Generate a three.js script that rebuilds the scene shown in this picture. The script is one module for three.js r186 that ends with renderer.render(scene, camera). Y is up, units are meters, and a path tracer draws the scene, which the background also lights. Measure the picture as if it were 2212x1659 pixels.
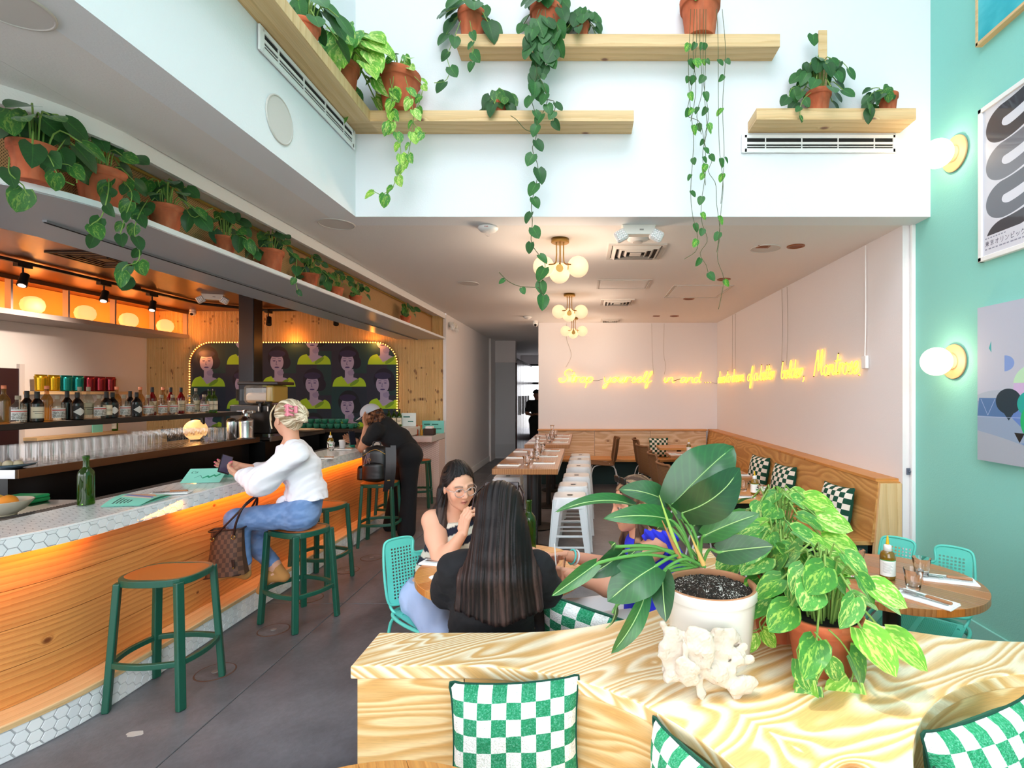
import * as THREE from 'three';
import { RoundedBoxGeometry } from 'three/addons/geometries/RoundedBoxGeometry.js';
import { mergeGeometries, mergeVertices } from 'three/addons/utils/BufferGeometryUtils.js';
import { RectAreaLightUniformsLib } from 'three/addons/lights/RectAreaLightUniformsLib.js';

// ---------- camera, sky, sun, exposure ----------
const scene = new THREE.Scene();
const W = 2212, H = 1659, F = 1130, CX = 1262, CY = 848, EYE = 1.62;
const camera = new THREE.PerspectiveCamera(2 * Math.atan(H / 2 / F) * 180 / Math.PI, W / H, 0.05, 200);
camera.position.set(0, EYE, 0);
camera.setViewOffset(W, H, W / 2 - CX, H / 2 - CY, W, H);      // shifted lens: level camera, verticals stay vertical
camera.updateProjectionMatrix();
const renderer = new THREE.WebGLRenderer({ antialias: true });
renderer.toneMapping = THREE.LinearToneMapping;
renderer.toneMappingExposure = 0.62;
renderer.shadowMap.enabled = true;
RectAreaLightUniformsLib.init();
{
  const w = 64, h = 32, a = new Float32Array(w * h * 4);
  for (let j = 0; j < h; j++) for (let i = 0; i < w; i++) {
    const e = (j + 0.5) / h * 2 - 1, k = Math.max(0, e), o = (j * w + i) * 4;
    const c = e < 0 ? [0.42, 0.41, 0.41] : [1.02 - 0.16 * k, 1.03 - 0.1 * k, 1.07 + 0.02 * k];
    a[o] = c[0]; a[o + 1] = c[1]; a[o + 2] = c[2]; a[o + 3] = 1;
  }
  const sky = new THREE.DataTexture(a, w, h, THREE.RGBAFormat, THREE.FloatType);
  sky.mapping = THREE.EquirectangularReflectionMapping; sky.magFilter = THREE.LinearFilter; sky.needsUpdate = true;
  scene.background = sky; scene.backgroundIntensity = 10.0;
}
const sun = new THREE.DirectionalLight(0xfff4e4, 5.5);
sun.position.set(-0.9, 9.8, -2.38); sun.target.position.set(0.9, 0.8, -1.3);
sun.castShadow = true; sun.shadow.radius = 5; sun.shadow.mapSize.set(2048, 2048);
Object.assign(sun.shadow.camera, { left: -6, right: 6, top: 8, bottom: -8, near: 0.5, far: 30 });
scene.add(sun, sun.target);

// ---------- helpers ----------
const V = (x, y, z) => new THREE.Vector3(x, y, z);
const PI = Math.PI, sin = Math.sin, cos = Math.cos, abs = Math.abs, hyp = Math.hypot;
const clamp = (x, a = 0, b = 1) => Math.min(b, Math.max(a, x)), lerp = (a, b, t) => a + (b - a) * t;
const sstep = (a, b, x) => { const t = clamp((x - a) / (b - a)); return t * t * (3 - 2 * t); };
const ORD = ['first', 'second', 'third', 'fourth', 'fifth', 'sixth', 'seventh', 'eighth', 'ninth', 'tenth', 'eleventh', 'twelfth', 'thirteenth', 'fourteenth', 'fifteenth'];
let seed = 7;
const rnd = () => { seed = (seed + 0x6D2B79F5) | 0; let t = Math.imul(seed ^ (seed >>> 15), 1 | seed); t = (t + Math.imul(t ^ (t >>> 7), 61 | t)) ^ t; return ((t ^ (t >>> 14)) >>> 0) / 4294967296; };
const rr = (a, b) => a + (b - a) * rnd();
const at = (px, py, d) => V((px - CX) / F * d, EYE - (py - CY) / F * d, -d);      // a measured point: picture position and depth
const names = {};
function numbered(n) { const k = names[n] = (names[n] ?? -1) + 1; return k ? n + '_' + String(k).padStart(3, '0') : n; }
const sh = (o) => { o.traverse((m) => { if (m.isMesh) { m.castShadow = true; m.receiveShadow = true; } }); return o; };
function tag(o, label, category, group, kind) { if (label) o.userData.label = label; if (category) o.userData.category = category; if (group) o.userData.group = group; if (kind) o.userData.kind = kind; return o; }
function thing(name, label, category, p = [0, 0, 0], turn = 0, group) {
  const o = new THREE.Group(); o.name = numbered(name); o.position.set(...p); o.rotation.y = turn; scene.add(o);
  return tag(o, label, category, group);
}
function solo(name, geo, m, label, category, group, p, turn = 0) { const o = new THREE.Mesh(geo, m); o.name = numbered(name); if (p) o.position.set(...p); o.rotation.y = turn; scene.add(o); return tag(o, label, category, group); }
function part(name, geo, m, parent, label) { const o = new THREE.Mesh(Array.isArray(geo) ? merge(geo) : geo, m); o.name = name; parent.add(o); if (label) o.userData.label = label; return o; }
function struct(name, geo, m, parent) { const o = new THREE.Mesh(Array.isArray(geo) ? merge(geo) : geo, m); o.name = parent ? name : numbered(name); (parent || scene).add(o); o.userData.kind = 'structure'; return o; }
function structGroup(name) { const o = new THREE.Group(); o.name = numbered(name); o.userData.kind = 'structure'; scene.add(o); return o; }
function dup(o, p, turn, label, group) { const c = o.clone(); c.name = numbered(o.name.replace(/_\d{3}$/, '')); c.userData = { ...o.userData }; if (p) c.position.set(...p); if (turn !== undefined) c.rotation.y = turn; if (label) c.userData.label = label; if (group) c.userData.group = group; scene.add(c); return c; }
function merge(list) {
  const l = list.map((g) => { const q = g.index ? g.toNonIndexed() : g.clone(); for (const k of Object.keys(q.attributes)) if (!['position', 'normal', 'uv'].includes(k)) q.deleteAttribute(k); if (!q.attributes.uv) q.setAttribute('uv', new THREE.BufferAttribute(new Float32Array(q.attributes.position.count * 2), 2)); return q; });
  return mergeGeometries(l);
}
// uv in metres, by the way each face looks
function uvBox(g, rot = 0, ox = 0, oy = 0) {
  const q = g.index ? g.toNonIndexed() : g, p = q.attributes.position, n = q.attributes.normal, uv = new Float32Array(p.count * 2);
  for (let i = 0; i < p.count; i++) {
    const ax = abs(n.getX(i)), ay = abs(n.getY(i)), az = abs(n.getZ(i)), x = p.getX(i), y = p.getY(i), z = p.getZ(i);
    let u, v;
    if (ay >= ax && ay >= az) { u = x; v = z; } else if (ax >= az) { u = z; v = y; } else { u = x; v = y; }
    if (rot) [u, v] = [v, u];
    uv[i * 2] = u + ox; uv[i * 2 + 1] = v + oy;
  }
  q.setAttribute('uv', new THREE.BufferAttribute(uv, 2)); return q;
}
const box = (w, h, d, x = 0, y = 0, z = 0) => uvBox(new THREE.BoxGeometry(w, h, d).translate(x, y, z));
const box2 = (x0, x1, y0, y1, z0, z1) => box(x1 - x0, y1 - y0, z1 - z0, (x0 + x1) / 2, (y0 + y1) / 2, (z0 + z1) / 2);
const rbox = (w, h, d, x = 0, y = 0, z = 0, r = 0.004, s = 2, rot = 0) => uvBox(new RoundedBoxGeometry(w, h, d, s, Math.min(r, w / 2.01, h / 2.01, d / 2.01)).translate(x, y, z), rot, x * 0.37, z * 0.53);
const cyl = (r0, r1, h, x = 0, y = 0, z = 0, n = 20) => new THREE.CylinderGeometry(r0, r1, h, n).translate(x, y, z);
const ball = (r, x = 0, y = 0, z = 0, n = 24) => new THREE.SphereGeometry(r, n, Math.round(n * 0.7)).translate(x, y, z);
const lathe = (pts, n = 28) => new THREE.LatheGeometry(pts.map(([r, y]) => new THREE.Vector2(r, y)), n);
const curve = (pts, closed) => new THREE.CatmullRomCurve3(pts.map((p) => p.isVector3 ? p : V(...p)), closed, 'centripetal');
const tube = (pts, r, n = 16, m = 7, closed = false) => new THREE.TubeGeometry(curve(pts, closed), n, r, m, closed);
function bar(a, b, r0, r1 = r0, n = 10) { a = a.isVector3 ? a : V(...a); b = b.isVector3 ? b : V(...b); const d = b.clone().sub(a), g = new THREE.CylinderGeometry(r1, r0, d.length(), n); g.applyQuaternion(new THREE.Quaternion().setFromUnitVectors(V(0, 1, 0), d.clone().normalize())); return g.translate((a.x + b.x) / 2, (a.y + b.y) / 2, (a.z + b.z) / 2); }
function beam(a, b, w, t, up = V(0, 1, 0)) { a = a.isVector3 ? a : V(...a); b = b.isVector3 ? b : V(...b); const d = b.clone().sub(a), L = d.length(); const g = new RoundedBoxGeometry(w, t, L, 2, Math.min(w, t) * 0.25); const o = new THREE.Object3D(); o.up.copy(up); o.position.copy(a).add(b).multiplyScalar(0.5); o.lookAt(b); o.updateMatrix(); return g.applyMatrix4(o.matrix); }
function ext(shape, depth, bevel = 0, bs = 2, cs = 12) { return new THREE.ExtrudeGeometry(shape, { depth, bevelEnabled: bevel > 0, bevelSize: bevel, bevelThickness: bevel, bevelSegments: bs, curveSegments: cs, bevelOffset: -bevel }); }
const poly = (pts) => new THREE.Shape(pts.map((p) => new THREE.Vector2(p[0], p[1])));
const flat = (g) => g.rotateX(-PI / 2);                             // a shape drawn in x, -z stood on the ground: extrudes up
function rrect(w, h, r, x = 0, y = 0, Cls = THREE.Shape) { const s = new Cls(), a = x - w / 2, b = y - h / 2; s.moveTo(a + r, b); s.lineTo(a + w - r, b); s.quadraticCurveTo(a + w, b, a + w, b + r); s.lineTo(a + w, b + h - r); s.quadraticCurveTo(a + w, b + h, a + w - r, b + h); s.lineTo(a + r, b + h); s.quadraticCurveTo(a, b + h, a, b + h - r); s.lineTo(a, b + r); s.quadraticCurveTo(a, b, a + r, b); return s; }
function holeRect(w, h, x, y) { const p = new THREE.Path(); p.moveTo(x - w / 2, y - h / 2); p.lineTo(x - w / 2, y + h / 2); p.lineTo(x + w / 2, y + h / 2); p.lineTo(x + w / 2, y - h / 2); p.closePath(); return p; }
function grid(nu, nv, fn, uvf) {                                     // a sheet: fn(u, v) -> [x, y, z]
  const g = new THREE.PlaneGeometry(1, 1, nu, nv), p = g.attributes.position, t = g.attributes.uv;
  for (let i = 0; i < p.count; i++) { const u = t.getX(i), v = t.getY(i), q = fn(u, v); p.setXYZ(i, q[0], q[1], q[2]); if (uvf) { const w = uvf(u, v); t.setXY(i, w[0], w[1]); } }
  g.computeVertexNormals(); return g;
}
// ---------- noise and textures ----------
const HS = new Float32Array(65536); { let s = 12345; for (let i = 0; i < 65536; i++) { s = (Math.imul(s, 1664525) + 1013904223) | 0; HS[i] = (s >>> 0) / 4294967296; } }
const hs = (x, y) => HS[(Math.imul(x, 374761) + Math.imul(y, 668265) + Math.imul(x ^ y, 1274)) >>> 3 & 65535];
function vn(x, y) { const i = Math.floor(x), j = Math.floor(y), a = x - i, b = y - j, u = a * a * (3 - 2 * a), v = b * b * (3 - 2 * b); const p = hs(i, j), q = hs(i + 1, j), r = hs(i, j + 1), s = hs(i + 1, j + 1); return p + (q - p) * u + (r - p) * v + (p - q - r + s) * u * v; }
function fbm(x, y, o = 4) { let s = 0, a = 0.5, t = 0; for (let k = 0; k < o; k++) { s += a * vn(x, y); t += a; a *= 0.5; x = x * 2.03 + 17.1; y = y * 2.03 + 5.7; } return s / t; }
function vn3(x, y, z) { const k = Math.floor(z), f = z - k, w = f * f * (3 - 2 * f); return lerp(vn(x + k * 31.7, y + k * 17.3), vn(x + (k + 1) * 31.7, y + (k + 1) * 17.3), w); }
function tex(w, h, mx, my, fn, srgb = true, wrap = THREE.MirroredRepeatWrapping) {      // fn(x, y) in metres over mx by my -> [r, g, b] 0..255
  const a = new Uint8Array(w * h * 4);
  for (let j = 0; j < h; j++) for (let i = 0; i < w; i++) { const c = fn((i + 0.5) / w * mx, (j + 0.5) / h * my), o = (j * w + i) * 4; a[o] = clamp(c[0], 0, 255); a[o + 1] = clamp(c[1], 0, 255); a[o + 2] = clamp(c[2], 0, 255); a[o + 3] = 255; }
  const t = new THREE.DataTexture(a, w, h); t.magFilter = THREE.LinearFilter; t.wrapS = t.wrapT = wrap; t.repeat.set(1 / mx, 1 / my); if (srgb) t.colorSpace = THREE.SRGBColorSpace; t.needsUpdate = true; return t;
}
const gray = (w, h, mx, my, fn, wrap) => tex(w, h, mx, my, (x, y) => { const v = fn(x, y) * 255; return [v, v, v]; }, false, wrap);
function canvasTex(w, h, draw, wrap = THREE.ClampToEdgeWrapping) { const c = document.createElement('canvas'); c.width = w; c.height = h; draw(c.getContext('2d'), w, h); const t = new THREE.CanvasTexture(c); t.colorSpace = THREE.SRGBColorSpace; t.wrapS = t.wrapT = wrap; return t; }
const mix3 = (a, b, t) => [lerp(a[0], b[0], t), lerp(a[1], b[1], t), lerp(a[2], b[2], t)];
const M = (color, roughness = 0.6, o = {}) => new THREE.MeshPhysicalMaterial({ color, roughness, ...o });
// ---------- materials ----------
function knots(list, x, y) { let d = 0, w = 0; for (const [kx, ky, r] of list) { const q = hyp((x - kx) * 1.0, (y - ky) * 1.5) / r; if (q < 6) { const e = Math.exp(-q * q * 0.5); w += e; d = Math.max(d, Math.exp(-Math.pow(q, 4) * 0.7)); } } return [d, w]; }
function scatter(n, mx, my, r0, r1) { return Array.from({ length: n }, () => [rr(0, mx), rr(0, my), rr(r0, r1)]); }
// plywood: growth rings peeled off a log, drawn out along x
function plyTex(a, b, c, freq, sx, sy, off, kn = 5, w = 1536, h = 768, mx = 2.4, my = 1.2, warp = 1) {
  const K = scatter(kn, mx, my, 0.018, 0.035);
  return tex(w, h, mx, my, (x, y) => {
    const [d, ww] = knots(K, x, y);
    const f = fbm(x * sx + off + warp * 0.25 * fbm(x * 3 + 9, y * 5, 2), y * sy + off * 2, 3) + ww * 0.16;
    let t = f * freq; const fr = t - Math.floor(t); t = fr < 0.72 ? sstep(0, 0.72, fr) * 0.9 : 0.9 * (1 - sstep(0.72, 1, fr));
    const g = vn(x * 14, y * 420) * 0.5 + vn(x * 60, y * 900) * 0.5;
    let col = mix3(a, b, clamp(t * 1.15 + (fbm(x * 2 + 3, y * 9, 2) - 0.5) * 0.5));
    col = mix3(col, c, d * 0.85); const s = 0.93 + 0.12 * g;
    return [col[0] * s, col[1] * s, col[2] * s];
  });
}
// straight-grained softwood with knots
function grainTex(a, b, k, n, lines, mx, my, w, h, off, kr = [0.008, 0.02]) {
  const K = scatter(n, mx, my, kr[0], kr[1]);
  return tex(w, h, mx, my, (x, y) => {
    const [d, ww] = knots(K, x, y);
    const q = y * lines + fbm(x * 1.3 + off, y * 4 + off, 3) * lines * 0.09 + ww * 2.2, fr = q - Math.floor(q);
    const t = Math.pow(fr, 2.2) * (0.5 + 0.5 * vn(x * 1.2, y * 8 + off));
    const g = vn(x * 10, y * 600);
    let col = mix3(a, b, clamp(t + (fbm(x * 1.5 + off, y * 3, 2) - 0.5) * 0.5)); col = mix3(col, k, clamp(d * 0.9));
    const s = 0.95 + 0.1 * g; return [col[0] * s, col[1] * s, col[2] * s];
  });
}
const plyTop = plyTex([250, 236, 206], [220, 172, 108], [150, 92, 44], 21, 0.9, 4.2, 2, 2, 2048, 1024, 2.4, 1.2, 1.6);
const plyPanel = plyTex([240, 214, 162], [214, 166, 100], [156, 98, 52], 19, 0.8, 4.4, 11, 6, 1536, 768, 2.4, 1.2, 1.4);
const plyPale = plyTex([222, 194, 158], [200, 162, 120], [140, 100, 70], 12, 0.6, 3.0, 31, 3, 1024, 512);
const plyDark = plyTex([214, 164, 98], [186, 132, 68], [130, 82, 40], 13, 0.7, 3.2, 47, 4, 1024, 512);
const barWood = grainTex([226, 158, 88], [190, 112, 52], [112, 56, 24], 3, 34, 2.4, 0.8, 1536, 512, 5, [0.01, 0.02]);
const pineTex = grainTex([226, 192, 142], [208, 166, 112], [132, 84, 66], 5, 16, 2.0, 0.5, 1024, 256, 13, [0.014, 0.026]);
const flutePine = grainTex([232, 196, 138], [214, 168, 106], [92, 50, 28], 60, 22, 2.4, 1.2, 1024, 512, 23, [0.012, 0.026]);
const tableTex = grainTex([176, 120, 70], [140, 86, 44], [92, 54, 28], 3, 46, 1.6, 0.8, 1024, 512, 41);
const lightTable = grainTex([214, 150, 78], [184, 116, 52], [120, 70, 34], 3, 46, 1.6, 0.8, 1024, 512, 51);
const concreteTex = tex(1024, 1024, 4, 4, (x, y) => {
  const a = fbm(x * 1.1, y * 1.1, 4), b = fbm(x * 7 + 3, y * 7, 3), c = fbm(x * 60, y * 60, 2), st = sstep(0.62, 0.78, fbm(x * 2.6 + 40, y * 2.1, 4));
  const v = 106 + (a - 0.5) * 62 + (b - 0.5) * 24 + (c - 0.5) * 12 - st * 18; return [v * 0.98, v * 0.98, v * 1.02];
});
const terraTex = tex(256, 256, 0.4, 0.4, (x, y) => { const a = fbm(x * 14, y * 18, 4), s = 0.86 + 0.28 * a, m = sstep(0.6, 0.8, fbm(x * 9 + 7, y * 9, 3)) * 0.16; const c = mix3([196, 100, 62], [214, 160, 130], m); return [c[0] * s, c[1] * s, c[2] * s]; });
const wallBump = gray(256, 256, 0.3, 0.3, (x, y) => fbm(x * 160, y * 160, 3));
const plush = gray(256, 256, 0.06, 0.06, (x, y) => fbm(x * 420, y * 420, 3));
const fabricBump = gray(256, 256, 0.05, 0.05, (x, y) => 0.5 + 0.25 * sin(x * 4000) + 0.25 * sin(y * 4000));
const mWhite = M(0xf1f1ef, 0.85, { bumpMap: wallBump, bumpScale: 0.0006 });
const mWell = M(0xe9ecef, 0.85, { bumpMap: wallBump, bumpScale: 0.0006 });
const mCeil = M(0xe9e6e3, 0.9, { bumpMap: wallBump, bumpScale: 0.0006 });
const mPink = M(0xe8e4e4, 0.85, { bumpMap: wallBump, bumpScale: 0.0006 });
const mTeal = M(0x8ad2c6, 0.75, { bumpMap: wallBump, bumpScale: 0.0008 });
const mFloor = M(0xffffff, 0.42, { map: concreteTex, bumpMap: wallBump, bumpScale: 0.0004 });
const mPlyTop = M(0xffffff, 0.42, { map: plyTop, clearcoat: 0.25, clearcoatRoughness: 0.35 });
const mPlyPanel = M(0xffffff, 0.45, { map: plyPanel, clearcoat: 0.15, clearcoatRoughness: 0.4 });
const mPlyPale = M(0xffffff, 0.55, { map: plyPale }), mPlyDark = M(0xffffff, 0.45, { map: plyDark });
const mBarWood = M(0xffffff, 0.42, { map: barWood });
const mPine = M(0xffffff, 0.6, { map: pineTex }), mFlute = M(0xffffff, 0.6, { map: flutePine });
const mTable = M(0xffffff, 0.3, { map: tableTex, clearcoat: 0.4, clearcoatRoughness: 0.2 }), mLightTable = M(0xffffff, 0.35, { map: lightTable, clearcoat: 0.3, clearcoatRoughness: 0.25 });
const mTerra = M(0xffffff, 0.85, { map: terraTex });
const mSoil = M(0x2b201a, 1, { bumpMap: plush, bumpScale: 0.004 });
const mTile = M(0xeef0f1, 0.22), mTile2 = M(0xe7eaec, 0.25), mTile3 = M(0xf3f4f3, 0.2), mGrout = M(0xb9b9bb, 0.9);
const mBlack = M(0x141414, 0.55), mBlackGloss = M(0x0d0d0e, 0.25), mSteel = M(0xbfc0c2, 0.25, { metalness: 1 }), mDarkSteel = M(0x6a6662, 0.3, { metalness: 1 }), mBrass = M(0xb08a4a, 0.3, { metalness: 1 });
const mGreenMetal = M(0x11523f, 0.38, { clearcoat: 0.2, clearcoatRoughness: 0.3 }), mTan = M(0xb5692c, 0.45, { bumpMap: plush, bumpScale: 0.0004 });
const mAqua = M(0x5cc9b8, 0.35), mWhiteMetal = M(0xe4e7ea, 0.28), mWhitePaint = M(0xf0f0ee, 0.5);
const mGlass = M(0xffffff, 0.02, { transmission: 1, thickness: 0, ior: 1.45, specularIntensity: 1 }), mGlassS = M(0xffffff, 0.01, { transmission: 1, thickness: 0.004, ior: 1.5 });
const mGreenGlass = M(0x6fa828, 0.04, { transmission: 0.92, thickness: 0, ior: 1.5 });
const mDarkGreen = M(0x06302c, 0.6);
const mPaper = M(0xf4f4f2, 0.8), mHandle = M(0xb27a52, 0.5), mMint = M(0x86dcc6, 0.6);
const glow = (c, i, o = {}) => M(c, 0.5, { emissive: c, emissiveIntensity: i, ...o });
// ---------- the setting ----------
const CEIL = 2.894, XT = 2.508, XW = 2.428, ZW = -3.789, XL = -1.656, ZB = -9.56, XB = -2.24, TOP = 6.2, ZF = 3.4;
{
  const floor = structGroup('floor');
  const xs = [-9, -5, -1.85, 1.2, 3], zs = [-24, -18, -14, -10.5, -7.2, -4.02, -0.6, 4];
  for (let i = 0; i < xs.length - 1; i++) for (let j = 0; j < zs.length - 1; j++) {
    const w = xs[i + 1] - xs[i] - 0.006, d = zs[j + 1] - zs[j] - 0.006, x = (xs[i] + xs[i + 1]) / 2, z = (zs[j] + zs[j + 1]) / 2;
    const g = rbox(w, 0.1, d, x, -0.05, z, 0.004, 1); part('slab', uvBox(g, 0, i * 1.3, j * 0.9), mFloor, floor);
  }
  part('joint_filler', box2(-9, 3, -0.1, -0.012, -24, 4), M(0x1b1a1a, 0.9), floor);
  // round floor boxes with rusty rims, and paint spots
  const rust = M(0x5d4030, 0.8), plate = M(0x777370, 0.5);
  for (const [px, py, r] of [[465, 1452, 0.1], [591, 1361, 0.095], [668, 1292, 0.1], [750, 1232, 0.1], [803, 1205, 0.1]]) {
    const d = EYE * F / (py - CY), x = (px - CX) / F * d;
    const t = solo('floor_box', merge([new THREE.TorusGeometry(r, 0.005, 6, 40).rotateX(PI / 2).scale(1, 0.5, 1)]), rust, 'rust-rimmed round floor outlet in the grey concrete, ' + (px < 500 ? 'beside the nearest bar stool' : px < 640 ? "under the white-bloused woman's stool" : px < 700 ? 'smaller one behind the occupied bar stool' : px < 790 ? 'between the third and fourth bar stools' : 'before the stool that carries the backpack'), 'floor box', null, [x, 0.001, -d]);
    part('cover_plate', cyl(r * 0.97, r * 0.97, 0.004, 0, 0, 0, 32), mFloor, t); part('centre_cap', cyl(0.018, 0.02, 0.006, 0, 0.002, 0, 12), plate, t);
  }
  const spot = M(0xbdbab4, 0.8);
  for (const [px, py, r, l] of [[292, 1585, 0.022, 'pale paint splash on the concrete floor near the bottom left'], [715, 1205, 0.03, 'pale paint spot on the floor before the third stool']]) {
    const d = EYE * F / (py - CY), s = new THREE.Shape(); for (let i = 0; i <= 18; i++) { const a = i / 18 * 2 * PI, q = r * (0.7 + 0.5 * vn(i % 18 * 0.9, r * 99)); s[i ? 'lineTo' : 'moveTo'](cos(a) * q * 1.6, sin(a) * q); }
    solo('paint_spot', flat(ext(s, 0.001)), spot, l, 'paint spot', null, [(px - CX) / F * d, 0, -d]);
  }
}
// walls of the tall well over the tables
struct('wall_well_back', box2(XL - 0.2, XT, CEIL, TOP, ZW - 0.2, ZW), mWell);
struct('wall_well_left', box2(XL - 0.2, XL, CEIL, TOP, ZW, ZF), mWell);
{
  const w = struct('wall_right', box2(XT, XT + 0.2, 0, TOP, -3.99, ZF), mTeal);
  struct('baseboard_right', rbox(0.016, 0.155, 7.2, XT - 0.008, 0.0775, -0.2, 0.004), mTeal);
}
struct('wall_right_back', box2(XW, XT + 0.2, 0, CEIL, -10, -3.99), mPink);
struct('trim_1', rbox(0.03, CEIL, 0.03, XT - 0.014, CEIL / 2, -3.97, 0.006), mWhite);
struct('wall_back', box2(-0.8376, XT, 0, CEIL, ZB - 0.2, ZB), mPink);
struct('wall_hall_right', box2(-0.8376, -0.7, 0, CEIL, -20, ZB - 0.2), mPink);
struct('wall_left_back', box2(XB - 0.05, XB, 0, CEIL, -12.3, -8.49), mPink);
struct('baseboard_left', rbox(0.014, 0.13, 3.8, XB + 0.007, 0.065, -10.4, 0.004), mWhite);
struct('ceiling_back', box2(XB, XT + 0.2, CEIL, CEIL + 0.15, -20, ZW - 0.2), mCeil);
struct('ceiling_left', box2(XB, XL - 0.2, CEIL, CEIL + 0.15, ZW - 0.2, ZF), mCeil);
{ // the ceiling beside the bar, out to the curve of the niche and on towards the window
  const s = poly([[-8, -ZF], [XB - 0.001, -ZF], [XB - 0.001, 2.62], [-2.35, 2.3], [-2.6, 2.02], [-3, 1.9], [-8, 1.9]]);
  struct('ceiling_near', flat(ext(s, 0.15)).translate(0, CEIL, 0), mCeil);
}
{ // roof of the well with its skylight
  const s = poly([[XL - 0.2, -ZF], [XT + 0.2, -ZF], [XT + 0.2, -ZW + 0.2], [XL - 0.2, -ZW + 0.2]]), h = new THREE.Path();
  h.moveTo(-1.3, -1.0); h.lineTo(-1.3, 2.1); h.lineTo(1.7, 2.1); h.lineTo(1.7, -1.0); h.closePath(); s.holes.push(h);
  struct('ceiling_well', flat(ext(s, 0.25)).translate(0, TOP, 0), mWell);
  const fr = structGroup('window_1'); fr.position.y = TOP + 0.1;
  for (const x of [-1.28, 0.2, 1.68]) part('frame_bar', box(0.05, 0.1, 3.1, x, 0, -0.55), mWhitePaint, fr);
  for (const z of [-2.08, 0.98]) part('frame_bar', box(3.0, 0.1, 0.05, 0.2, 0, z), mWhitePaint, fr);
}
struct('roof_bar', box2(-7.3, XL - 0.2, 3.1, 3.25, -8.6, ZF), mWhite);
{ // street front behind the camera
  const s = poly([[-8, 0], [XT + 0.2, 0], [XT + 0.2, TOP + 0.2], [-8, TOP + 0.2]]);
  for (const [a, b, c, d] of [[-7.6, -2.0, 0.5, 2.7], [-1.5, 2.4, 0.1, 5.6]]) { const h = new THREE.Path(); h.moveTo(a, c); h.lineTo(a, d); h.lineTo(b, d); h.lineTo(b, c); h.closePath(); s.holes.push(h); }
  struct('wall_front', ext(s, 0.2).translate(0, 0, ZF), mWhite);
  const fr = structGroup('window_2');
  for (const x of [-1.48, -0.2, 1.1, 2.38]) part('frame_bar', box2(x - 0.03, x + 0.03, 0.1, 5.6, ZF + 0.04, ZF + 0.12), mBlack, fr);
  for (const y of [0.13, 2.6, 5.57]) part('frame_bar', box2(-1.5, 2.4, y - 0.03, y + 0.03, ZF + 0.04, ZF + 0.12), mBlack, fr);
  const f2 = structGroup('window_3');
  for (const x of [-7.57, -5.7, -3.85, -2.03]) part('frame_bar', box2(x - 0.03, x + 0.03, 0.5, 2.7, ZF + 0.04, ZF + 0.12), mBlack, f2);
  for (const y of [0.53, 2.67]) part('frame_bar', box2(-7.6, -2, y - 0.03, y + 0.03, ZF + 0.04, ZF + 0.12), mBlack, f2);
}
// the hallway beyond
struct('wall_hall_end', box2(-3.4, XB, 0, CEIL, -12.5, -12.3), mPink);
{
  const d = structGroup('door_1');
  part('door_panel', rbox(0.5, 2.36, 0.04, -1.94, 1.18, -12.88, 0.006), M(0xb9bcc0, 0.5), d);
  part('kick_plate', rbox(0.46, 0.3, 0.01, -1.94, 0.2, -12.855, 0.003), M(0xaeb1b5, 0.45), d);
  struct('wall_hall_left', box2(-2.4, -2.19, 0, CEIL, -20, -12.3), mPink);
  struct('wall_hall_lintel', box2(-2.2, -1.69, 2.36, CEIL, -13.1, -12.86), mPink);
}
{
  const brown = M(0x4a1d14, 0.22), dark = M(0x1f0d0a, 0.5), k = thing('locker_wall', 'tall glossy dark brown cupboard wall along the far hallway', 'cupboard', [-1.7, 0, -13.05]);
  part('carcass', box(0.44, 2.5, 4.1, -0.24, 1.25, -2.1), dark, k);
  for (let i = 0; i < 6; i++) { const p = part('door', rbox(0.025, 2.42, 0.66, 0, 1.23, -0.4 - i * 0.68, 0.005), brown, k); if (i < 4) part('handle', rbox(0.03, 0.5, 0.03, 0.03, 1.28, -0.62 - i * 0.68, 0.006), dark, p); }
}
{
  const d = structGroup('door_2'), fr = M(0x17181a, 0.5);
  part('door_frame', [box2(-1.9, -1.84, 0, 2.6, -18.1, -18), box2(-0.84, -0.78, 0, 2.6, -18.1, -18), box2(-1.9, -0.78, 2.54, 2.6, -18.1, -18), box2(-1.9, -0.78, 1.9, 1.98, -18.1, -18), box2(-1.9, -0.78, 0, 0.2, -18.1, -18)], fr, d);
  part('pane', box2(-1.85, -0.83, 0.2, 2.55, -18.06, -18.055), mGlass, d);
  struct('wall_hall_far', box2(-2.4, -0.7, 2.6, CEIL, -18.1, -18), mPink);
}
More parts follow.
